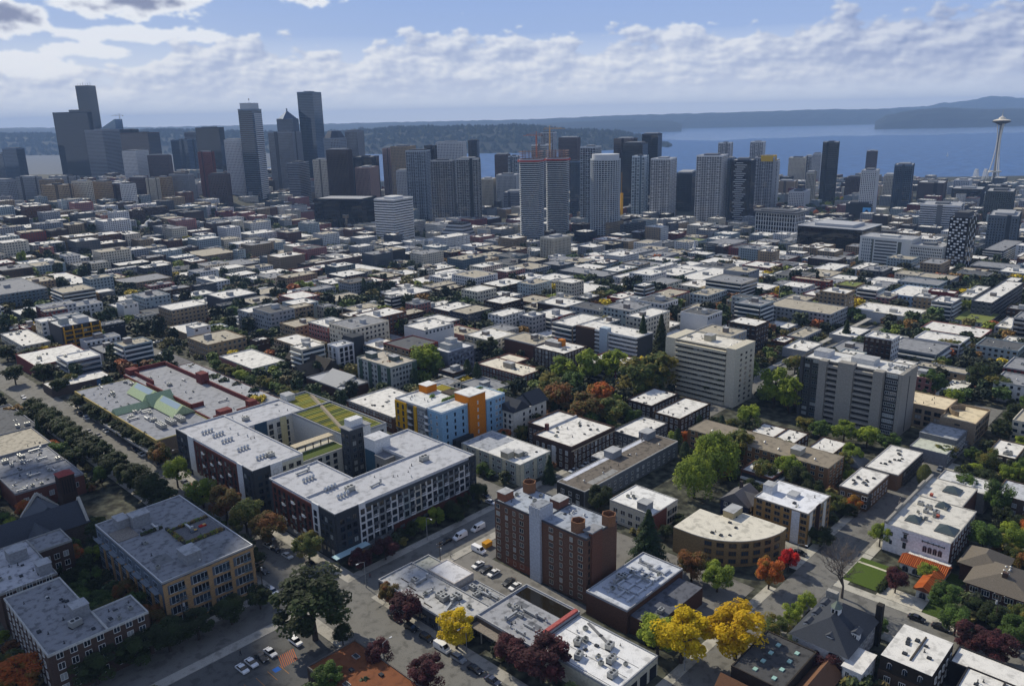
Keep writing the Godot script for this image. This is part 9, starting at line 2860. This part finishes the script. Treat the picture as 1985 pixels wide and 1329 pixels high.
	# painted markings
	var k := 0
	for b in range(-40, 440, 12):
		for o in [113.3, 113.7]:
			if b > 170 and b < 205: continue
			setting("centre_line", slab_ab(o - 0.07, o + 0.07, b, b + 11.6, 0.0, 0.062).mesh(m("c9a63a", "flat")), "yellow centre line painted along the main street", "marking").set_meta("group", "yellow centre lines")
	for q in 9: setting("crosswalk_bar", slab_ab(106.5 + q * 1.7, 107.2 + q * 1.7, 176.5, 179.5, 0.0, 0.064).mesh(m("d6d6d0", "flat")), "white crosswalk bar across the main street", "marking").set_meta("group", "crosswalk bars")
	for q in 6: setting("crosswalk_bar", slab_ab(126.6, 129.4, 180.8 + q * 1.8, 181.6 + q * 1.8, 0.0, 0.064).mesh(m("d6d6d0", "flat")), "white crosswalk bar across the side street by the shops", "marking").set_meta("group", "crosswalk bars")
	for q in 6: setting("crosswalk_bar", slab_ab(270.0, 273.0, 79.8 + q * 1.9, 80.6 + q * 1.9, 0.0, 0.064).mesh(m("d6d6d0", "flat")), "white crosswalk bar on the sunlit cross street", "marking").set_meta("group", "crosswalk bars")
	for q in 7: setting("stall_line", slab_ab(66.0 + q * 3.4, 66.12 + q * 3.4, 168.0, 173.0, 0.0, 0.082).mesh(m("b07a3a", "flat")), "faded orange stall line in the corner parking lot", "marking").set_meta("group", "stall lines")
	for q in 9:
		var hb := MB.new()
		hb.beam(P(86.5 + q * 0.55, 171.2, 0.082), P(88.3 + q * 0.55, 176.4, 0.082), 0.14, 0.01)
		setting("hatching_bar", hb.mesh(m("c2622a", "flat")), "orange hatching bar beside the disabled stall", "marking").set_meta("group", "hatching bars")
	setting("stall_symbol", slab_ab(84.2, 86.0, 171.0, 172.8, 0.0, 0.083).mesh(m("2f63b0", "flat")), "blue disabled-stall square in the corner lot", "marking")
	for q in 14: setting("lane_line", slab_ab(226.0 + q * 9.0, 230.0 + q * 9.0, 84.9, 85.05, 0.0, 0.062).mesh(m("c9b77a", "flat")), "pale dashed lane line on the cross street", "marking").set_meta("group", "lane lines")
	for q in 8: setting("lane_line", slab_ab(118.3, 118.45, 130.0 + q * 6.0, 133.6 + q * 6.0, 0.0, 0.0625).mesh(m("c9c9c2", "flat")), "white lane line on the main street", "marking").set_meta("group", "lane lines")

func ridge(called: String, label: String, pts: Array, base: float, depth: float, hex: String, rough: float, sd: int) -> MeshInstance3D:
	# pts: [x, z, crest height]; a long hill with a bumpy crest
	var nz := FastNoiseLite.new()
	nz.seed = sd
	nz.frequency = 0.004
	nz.fractal_octaves = 4
	var mb := MB.new()
	var rows := 9
	var grid := []
	for q in pts.size() - 1:
		var k := maxi(2, int(Vector2(pts[q][0] - pts[q + 1][0], pts[q][1] - pts[q + 1][1]).length() / 90.0))
		for t in k:
			var u := float(t) / k
			var x := lerpf(pts[q][0], pts[q + 1][0], u)
			var z := lerpf(pts[q][1], pts[q + 1][1], u)
			var h := lerpf(pts[q][2], pts[q + 1][2], smoothstep(0, 1, u))
			var col := []
			for r in rows:
				var s := float(r) / (rows - 1)
				var f := pow(sin(PI * minf(s * 0.9, 0.5) if s < 0.55 else PI * 0.5 + (s - 0.55) * 2.0), 0.8)
				var p := Vector3(x, 0, z) - Vector3(x, 0, z).normalized() * depth * (0.5 - s)
				p.y = base + (h - base) * clampf(f, 0, 1) + (nz.get_noise_2d(p.x, p.z)) * rough * (1.0 if r > 0 else 0.0)
				if r == 0: p.y = base - 6
				col.append(p)
			grid.append(col)
	for i in grid.size() - 1:
		for r in rows - 1: mb.quad(grid[i][r], grid[i][r + 1], grid[i + 1][r + 1], grid[i + 1][r])
	var o := setting(called, mb.mesh(m(hex, "ground")), label, "hill")
	ridges[called] = grid
	return o
var ridges := {}
func forest(called: String, label: String, grid: Array, count: int, hex: String, size: float):
	rng.seed = 99 + count
	var mb := MB.new()
	for q in 5:
		var an := q * 1.26
		mb.cone(Vector3(0.22 * cos(an), 0.0, 0.22 * sin(an)), 0.42, 0.0, 0.7 + 0.12 * (q % 3), 5)
	mb.cone(Vector3(0, 0.0, 0), 0.36, 0.0, 1.15, 6)
	var mm := MultiMesh.new()
	mm.transform_format = MultiMesh.TRANSFORM_3D
	mm.mesh = mb.mesh(m(hex, "flat"))
	mm.instance_count = count
	for k in count:
		var i := rng.randi() % (grid.size() - 1)
		var r := rng.randf_range(0.6, 6.4)
		var ri := int(r)
		var p: Vector3 = grid[i][ri].lerp(grid[i][ri + 1], r - ri).lerp(grid[i + 1][ri], rng.randf())
		var s := size * rng.randf_range(0.6, 1.3)
		mm.set_instance_transform(k, Transform3D(Basis(Vector3.UP, rng.randf() * TAU).scaled(Vector3(s * 1.3, s, s * 1.3)), p - Vector3(0, 2, 0)))
	var o := MultiMeshInstance3D.new()
	o.name = nm(called)
	o.multimesh = mm
	add_child(o)
	tag(o, label, "forest", "", "stuff")

func far_setting():
	var w := StandardMaterial3D.new()
	w.albedo_color = Color("3a6296")
	w.roughness = 0.5
	w.metallic_specular = 0.35
	w.uv1_triplanar = true
	w.uv1_world_triplanar = true
	w.uv1_scale = Vector3(1, 1, 1) / 900.0
	w.albedo_texture = noise_tex("water", 0.02, 0.8, 1.0, 5)
	var wn := FastNoiseLite.new()
	wn.seed = 31
	wn.frequency = 0.03
	wn.fractal_octaves = 4
	var wi := wn.get_seamless_image(512, 512)
	wi.convert(Image.FORMAT_RGBA8)
	wi.bump_map_to_normal_map(6.0)
	w.normal_enabled = true
	w.normal_scale = 0.5
	w.normal_texture = ImageTexture.create_from_image(wi)
	var mb := MB.new()
	var calm := MB.new()
	var prev := -7900.0
	for k in 190:
		var x := -19000.0 + k * 200.0
		var z := -7900.0 + wn.get_noise_1d(k * 2.1) * 1500.0 + wn.get_noise_1d(k * 9.0 + 70.0) * 500.0
		mb.quad(Vector3(x, SEA, -1500), Vector3(x, SEA, prev), Vector3(x + 200, SEA, z), Vector3(x + 200, SEA, -1500))
		calm.quad(Vector3(x, SEA, prev), Vector3(x, SEA, -18500), Vector3(x + 200, SEA, -18500), Vector3(x + 200, SEA, z))
		prev = z
	setting("bay_water", mb.mesh(w), "deep blue wind-ruffled water of the bay", "water")
	var w2: StandardMaterial3D = w.duplicate()
	w2.roughness = 0.16
	w2.metallic_specular = 0.5
	setting("calm_water", calm.mesh(w2), "calm smooth water farther out in the sound", "water")
	for r in RIDGES: ridge(r[0], r[1], r[2], SEA, r[3], r[4], r[5], r[6])
	forest("ridge_forest", "dark wood of conifers and houses covering the near wooded ridge across the water", ridges["wooded_ridge"], 7500, "22301f", 24.0)
	# boats
	var n := thing("sailing_boat", "white sailing boat alone on the blue bay", "boat", SPOT.sail, 0.4)
	var h := MB.new()
	h.lathe([Vector2(0.1, -1.0), Vector2(1.4, 0.2), Vector2(1.7, 1.0), Vector2(0.1, 1.1)], 10)
	var hull := inst(n, "hull", h.mesh(m("d6d4cc", "flat")))
	hull.scale = Vector3(4.5, 1.2, 1.4)
	var sl := MB.new()
	sl.tri(Vector3(-0.2, 2, 0), Vector3(-0.2, 21, 0.1), Vector3(-7.5, 2.4, 0.9))
	sl.tri(Vector3(0.4, 2, 0), Vector3(0.2, 19, 0.1), Vector3(6.5, 2, 0.8))
	inst(n, "sail", sl.mesh(m("eceae4", "flat")))
	var ms := MB.new()
	ms.cone(Vector3.ZERO, 0.15, 0.1, 22, 5)
	inst(n, "mast", ms.mesh(m("9a9a98", "flat")))
	for q in [["ferry_a", 110.0, "c9ccd2", "distant ferry crossing the pale water"], ["ferry_b", 260.0, "4a4f58", "long low cargo ship on the pale water"]]:
		n = thing("ship", q[3], "ship", SPOT[q[0]], 0.2)
		var b := MB.new()
		b.prism(PackedVector2Array([Vector2(-q[1] / 2, -9), Vector2(-q[1] / 2 - 12, 0), Vector2(-q[1] / 2, 9), Vector2(q[1] / 2, 9), Vector2(q[1] / 2 + 8, 0), Vector2(q[1] / 2, -9)]), -2, 14)
		inst(n, "hull", b.mesh(m("454a54" if q[1] > 200.0 else "6a7078", "flat")))
		var c := MB.new()
		c.box(Vector3(-q[1] * 0.3, 14, -8), Vector3(q[1] * 0.35, 24, 8))
		c.box(Vector3(q[1] * 0.2, 24, -7), Vector3(q[1] * 0.3, 38, 7))
		inst(n, "superstructure", c.mesh(m(q[2], "flat")))
	crane("harbour crane with a steep jib at the shipyard point", SPOT.yard_crane, 40, -0.9, 60, "6a727e")

# ------------------------------------------------------------------ filling the blocks between the surveyed ones
var occ := {}
func claim(r: Rect2):
	for x in range(int(floor(r.position.x / 40.0)), int(floor(r.end.x / 40.0)) + 1):
		for y in range(int(floor(r.position.y / 40.0)), int(floor(r.end.y / 40.0)) + 1):
			occ.get_or_add(Vector2i(x, y), []).append(r)
func vacant(r: Rect2) -> bool:
	for x in range(int(floor(r.position.x / 40.0)), int(floor(r.end.x / 40.0)) + 1):
		for y in range(int(floor(r.position.y / 40.0)), int(floor(r.end.y / 40.0)) + 1):
			for q in occ.get(Vector2i(x, y), []):
				if r.intersects(q): return false
	return true
func in_view(p: Vector3) -> bool:
	return -p.z > 120.0 and absf(p.x) < -p.z * 0.69 + 30.0
func nearest_mark(a: float, b: float) -> int:
	var best := 0
	for k in MARKXY.size():
		if Vector2(MARKXY[k][0] - a, MARKXY[k][1] - b).length() < Vector2(MARKXY[best][0] - a, MARKXY[best][1] - b).length(): best = k
	return best
func pick(l: Array): return l[rng.randi() % l.size()]
func fill_blocks():
	for t in TAKEN: claim(Rect2(t[0], t[1], t[2] - t[0], t[3] - t[1]))
	for r in MIDS: claim(Rect2(r[0], r[1], r[2], r[3]))
	for t in LANES: claim(Rect2(t[0], t[1], t[2] - t[0], t[3] - t[1]))
	rng.seed = 1234
	var cols := ["wh", "wh", "cr", "cr", "tn", "tn", "br", "db", "db", "gy", "gy", "gy", "dg", "rd", "tq", "tq", "sl", "pk", "ch", "wh", "cr"]
	var rows := []
	for turn in 4:
		var pass_ := turn % 2
		var sz := 1.0 if pass_ == 0 else 1.25
		var sh := 0.0 if turn < 2 else 17.0
		if turn == 3: continue
		for ia in range(-40, 60):
			for ib in range(-40, 60):
				var a := ia * 33.0 * sz + rng.randf() * 6 + sh
				var b := ib * 30.0 * sz + rng.randf() * 6 + sh
				var p := P(a, b)
				var f := -p.z
				if not in_view(p) or f < 250 or f > 2450 or (f < 620) != (pass_ == 0): continue
				if f > 1500 and rng.randf() < 0.4: continue
				var la := rng.randf_range(16, 30) * sz
				var lb := rng.randf_range(14, 27) * sz
				var ok := false
				for k in 3:
					if vacant(Rect2(a - 1.5, b - 1.5, la + 3, lb + 3)):
						ok = true
						break
					la *= 0.74
					lb *= 0.74
				if not ok or Rect2(GROVE[0][0], GROVE[0][1], GROVE[0][2] - GROVE[0][0], GROVE[0][3] - GROVE[0][1]).intersects(Rect2(a, b, la, lb)): continue
				claim(Rect2(a, b, la, lb))
				var y := minf(minf(terab(a, b), terab(a + la, b)), minf(terab(a, b + lb), terab(a + la, b + lb))) + 0.8
				var h: float = pick([8.8, 9.0, 11.4, 11.6, 12.0, 14.5, 14.8, 17.5, 17.8, 20.5]) if f > 420 else pick([5.6, 6.0, 8.6, 8.8])
				if f > 900: h *= 1.15 if p.x > -150.0 else 1.35
				var cw: String = pick(cols)
				var cl: String = cw if rng.randf() < 0.85 else pick(cols)
				rows.append([a, b, la, lb, y, h, cl, cw, pick(["W", "W", "W", "W", "W", "G", "G", "T", "T", "D"]), pick(["p", "p", "p", "p", "p", "b", "n"]), nearest_mark(a, b)])
	rows.sort_custom(func(x, y): return P(x[0], x[1]).z > P(y[0], y[1]).z)
	for k in rows.size():
		if k < 150: mid(rows[k], true)
		else: far_block(rows[k])
	var am := ArrayMesh.new()
	for q in far_parts: far_parts[q].into(am, q)
	var o := inst(self, "distant_blocks", am)
	tag(o, "mass of small distant flat-roofed blocks filling the city below the towers", "buildings", "", "stuff")
	print("filled ", rows.size())
var far_parts := {}
func far_mb(mat: Material) -> MB: return far_parts.get_or_add(mat, MB.new())
func far_block(r: Array):
	var a: float = r[0]
	var b: float = r[1]
	var la: float = r[2]
	var lb: float = r[3]
	var y: float = r[4]
	var h: float = r[5]
	var xf := Transform3D(Basis(Vector3.UP, PI / 2 - AZ), P(a, b, y))
	far_mb(wm(r[7])).box(Vector3(0, -8, -lb), Vector3(la, h - 0.06, 0), xf)
	far_mb(rm(r[8])).box(Vector3(0.02, h - 0.055, -lb + 0.02), Vector3(la - 0.02, h, -0.02), xf)
	var par := far_mb(wm(r[6]))
	par.box(Vector3(-0.1, h - 0.3, -lb), Vector3(0.25, h + 0.55, 0), xf)
	par.box(Vector3(la - 0.25, h - 0.3, -lb), Vector3(la + 0.1, h + 0.55, 0), xf)
	par.box(Vector3(0.25, h - 0.3, -0.25), Vector3(la - 0.25, h + 0.55, 0.1), xf)
	par.box(Vector3(0.25, h - 0.3, -lb - 0.1), Vector3(la - 0.25, h + 0.55, -lb + 0.25), xf)
	var g := far_mb(pane_mat(rng.randi() % 3))
	var fl := maxi(1, int(round(h / 2.9)))
	var dy := h / fl
	for q in fl:
		for k in int(la / 3.0): g.box(Vector3(0.8 + k * 3.0, dy * (q + 0.3), 0.0), Vector3(2.3 + k * 3.0, dy * (q + 0.8), 0.06), xf)
		for k in int(lb / 3.0): g.box(Vector3(-0.06, dy * (q + 0.3), -2.3 - k * 3.0), Vector3(0, dy * (q + 0.8), -0.8 - k * 3.0), xf)
	var px := rng.randf_range(0.1, 0.6) * la
	var pz := rng.randf_range(0.1, 0.6) * lb
	if rng.randf() < 0.7: far_mb(m(["9a9ea2", "c9c7be", "8a8078"][rng.randi() % 3])).box(Vector3(px, h, -pz - 4), Vector3(px + 5, h + 2.6, -pz), xf)
	for k in 4:
		px = rng.randf_range(0.1, 0.85) * la
		pz = rng.randf_range(0.1, 0.85) * lb
		far_mb(m("a0a29f", "metal")).box(Vector3(px, h, -pz), Vector3(px + 1.6, h + 1.1, -pz + 1.2), xf)
const HUE := {"g": "mid-green", "d": "dark green", "l": "lime-green", "y": "yellow", "o": "orange", "h": "olive", "u": "rusty", "c": "blackish green"}
func yard_trees(count: int, near_count: int):
	for t in TREES: claim(Rect2(t[0] - 1.5, t[1] - 1.5, 3, 3))
	var rows := []
	rng.seed = 77
	var tries := 0
	while rows.size() < count and tries < 40000:
		tries += 1
		var f := 170.0 + 1330.0 * pow(rng.randf(), 1.7)
		var p := Vector3((rng.randf() * 2 - 1) * (f * 0.69 + 20.0), 0, -f)
		var a := p.x * sin(AZ) + f * cos(AZ)
		var b := -p.x * cos(AZ) + f * sin(AZ)
		var rr := rng.randf_range(3, 5.4) if f < 520 else rng.randf_range(4.5, 8.0)
		var q := Rect2(a - rr * 0.62, b - rr * 0.62, rr * 1.24, rr * 1.24)
		if not vacant(q): continue
		claim(q)
		var k: String = pick(["w", "w", "w", "w", "r", "r", "c", "k"]) if f > 300 else pick(["w", "w", "r"])
		var c: String = pick(["d", "d", "d", "d", "g", "g", "h", "h", "l", "l", "u", "o"])
		if f > 700 and rng.randf() < 0.3: c = "d"
		if rng.randf() < 0.03: c = "y"
		var h := rr * rng.randf_range(1.8, 2.4)
		if k == "c" or k == "k":
			c = "c"
			h *= 1.3
			rr *= 0.8
		var mk: String = MARKS[nearest_mark(a, b)]
		rows.append([a, b, h, rr, k, c, "%s %s in a yard near %s" % [HUE[c], {"w": "broadleaf tree", "r": "round tree", "c": "conifer", "k": "cypress"}[k], mk], "yard trees near " + mk])
	rows.sort_custom(func(x, y): return P(x[0], x[1]).z > P(y[0], y[1]).z)
	var far := []
	for k in rows.size():
		if k < near_count: tree(rows[k])
		else: far.append(rows[k])
	scatter("distant_trees", "countless small trees dotted between the distant blocks", "trees", crown_mesh("round", "x", 0, 420), far)
	var low := []
	tries = 0
	while low.size() < 5200 and tries < 60000:
		tries += 1
		var f := 165.0 + 1100.0 * pow(rng.randf(), 1.5)
		var p := Vector3((rng.randf() * 2 - 1) * (f * 0.69 + 10.0), 0, -f)
		var a := p.x * sin(AZ) + f * cos(AZ)
		var b := -p.x * cos(AZ) + f * sin(AZ)
		if not vacant(Rect2(a - 0.9, b - 0.9, 1.8, 1.8)): continue
		var rr := rng.randf_range(1.3, 3.0)
		low.append([a, b, rr * rng.randf_range(1.2, 2.2), rr, "b", pick(["d", "d", "d", "g", "h", "h", "u"])])
	scatter("undergrowth", "dark shrubs and hedges crowding the yards between the blocks", "shrubs", crown_mesh("bush", "x", 0, 260), low)
	print("yard trees ", rows.size(), " shrubs ", low.size())
func scatter(called: String, label: String, cat: String, me: Mesh, rows: Array):
	var mm := MultiMesh.new()
	mm.transform_format = MultiMesh.TRANSFORM_3D
	mm.use_colors = true
	mm.mesh = me
	mm.instance_count = rows.size()
	for k in rows.size():
		var r: Array = rows[k]
		var p := P(r[0], r[1])
		var sc := Vector3(r[3] / 5.0, r[2] / 12.0, r[3] / 5.0)
		mm.set_instance_transform(k, Transform3D(Basis(Vector3.UP, rng.randf() * TAU).scaled(sc), Vector3(p.x, ter(p.x, p.z) - 0.1, p.z)))
		mm.set_instance_color(k, Color(LEAF[r[5]][rng.randi() % 2]).srgb_to_linear())
	var o := MultiMeshInstance3D.new()
	o.name = nm(called)
	o.multimesh = mm
	add_child(o)
	tag(o, label, cat, "", "stuff")

func _ready():
	rng.seed = 20
	var cam := Camera3D.new()
	cam.name = "camera"
	cam.position = Vector3(0, 140, 0)
	cam.rotation = Vector3(deg_to_rad(-15.8), 0, deg_to_rad(-1.25))
	cam.fov = 46.57
	cam.near = 0.5
	cam.far = 90000
	add_child(cam)
	cam.current = true
	var env := Environment.new()
	env.background_mode = Environment.BG_SKY
	var sky := Sky.new()
	var sm := PanoramaSkyMaterial.new()
	sm.panorama = make_sky()
	sky.sky_material = sm
	env.sky = sky
	env.background_energy_multiplier = 1.05
	env.tonemap_mode = Environment.TONE_MAPPER_LINEAR
	env.tonemap_exposure = 0.95
	env.sdfgi_enabled = true
	env.ssao_enabled = true
	env.ssil_enabled = true
	env.fog_enabled = true
	env.fog_density = 0.000065
	env.fog_light_color = Color(0.66, 0.80, 1.0)
	var we := WorldEnvironment.new()
	we.name = "environment"
	we.environment = env
	add_child(we)
	var sun := DirectionalLight3D.new()
	sun.name = "sun"
	sun.light_energy = 1.6
	sun.light_color = Color(1.0, 0.96, 0.88)
	sun.light_angular_distance = 0.5
	sun.shadow_enabled = true
	add_child(sun)
	sun.look_at_from_position(Vector3(sin(SUN_AZ) * cos(SUN_EL), sin(SUN_EL), -cos(SUN_AZ) * cos(SUN_EL)), Vector3.ZERO)
	setting_land()
	far_setting()
	rng.seed = 3
	near_left()
	grocery()
	courtyard_block()
	colour_block()
	mid_left_near()
	centre_near()
	right_near()
	front_shops()
	landmarks()
	var ti := 0
	for r in TOWERS:
		ti += 1
		var opt := {"plant": 0.35 + 0.1 * (ti * 7 % 6), "planth": 3.0 + 1.6 * (ti * 5 % 5), "plantc": ["6f747a", "8d9298", "4c5158", "a5a8aa"][ti % 4]}
		if ti % 3 == 0: opt.painted_recess = [0.3, 0.5, 0.68][ti % 7 % 3]
		tower(r[0], r[1], Vector3(r[2], r[4], r[3]), PI / 2 - deg_to_rad(r[8]), rect(r[5], r[6]), r[7], r[9], r[10], opt)
	for r in MIDS: mid(r, false)
	fill_blocks()
	for r in TREES: tree([r[0], r[1], r[2], r[3], r[4], r[5], TL[r[6]][0], TL[r[6]][1]])
	yard_trees(2700, 165)
	var bt := thing("bare_tree", "tall leafless street tree in front of the clubhouse lawn", "tree", P(216.5, 74.5))
	inst(bt, "trunk", trunk_mesh("bare"), Transform3D(Basis.IDENTITY.scaled(Vector3(1.75, 1.9, 1.75)), Vector3(0, -0.3, 0)))
	for c in CARS: car(c[0], c[1], c[2], c[3], c[4], c[5], c[6])
	for q in POLES: pole(q[0], q[1], q[2], q[3], q[4], q[5])
	wires([[20, 205.6, 11.4], [76, 205.6, 11.4], [100, 206, 11.4], [127, 200, 11]], "overhead wires strung along the side street by the loft block")
	wires([[227.5, 37, 12], [227.5, 76, 11], [272, 77.6, 11]], "overhead wires passing the clubhouse forecourt")
	person(81.5, 184.6, "2a2c32", "1e2026", "person in dark clothes walking past the parking lot")
	person(153.5, 178.6, "c9c4b8", "2c3440", "person in a pale top near the fenced lot")
	person(128.4, 189, "6a2a28", "20242c", "person in a red top by the shop-row crosswalk")
	var sk := bld("dumpster", "orange-yellow skip beside the white van behind the brick tower block", 166.4, 174.6, "skip")
	bx(sk, "bin", 165.4, 168.4, 174, 176, 0.2, 1.7, m("d09a2a", "flat"))
	bx(sk, "lid", 165.3, 168.5, 173.9, 176.1, 1.7, 1.85, m("b07e1c", "flat"))
	var fn := bld("lot_fence", "dark red board fence dividing the shops from the tower's lot", 147.5, 128, "fence")
	for q in 30: bx(fn, "board", 147.4, 147.55, 128.2 + q * 1.55, 129.65 + q * 1.55, 0.05, 1.9 + 0.04 * (q % 3), m("5a2622"))
	# the fair-weather cloud whose shade lies over the loft block and the slate church
	var cl := MB.new()
	rng.seed = 8
	for q in 46:
		var o := Vector3(rng.randfn() * 34.0, absf(rng.randfn()) * 9.0, rng.randfn() * 34.0)
		var r := rng.randf_range(12, 26) * (1.2 - o.length() / 140.0)
		var pr := []
		for k in 9: pr.append(Vector2(maxf(0.1, r * sin(PI * k / 8)), -r * cos(PI * k / 8) * (0.55 if k < 4 else 0.8)))
		cl.lathe(pr, 14, o)
	var co := thing("cloud", "small cumulus cloud drifting over the loft block and slate church", "cloud", P(52, 258) + Vector3(sin(SUN_AZ), tan(SUN_EL), -cos(SUN_AZ)) * 800.0)
	inst(co, "vapour", cl.mesh(m("f2f2f2", "flat")))
	print("built ", get_child_count())
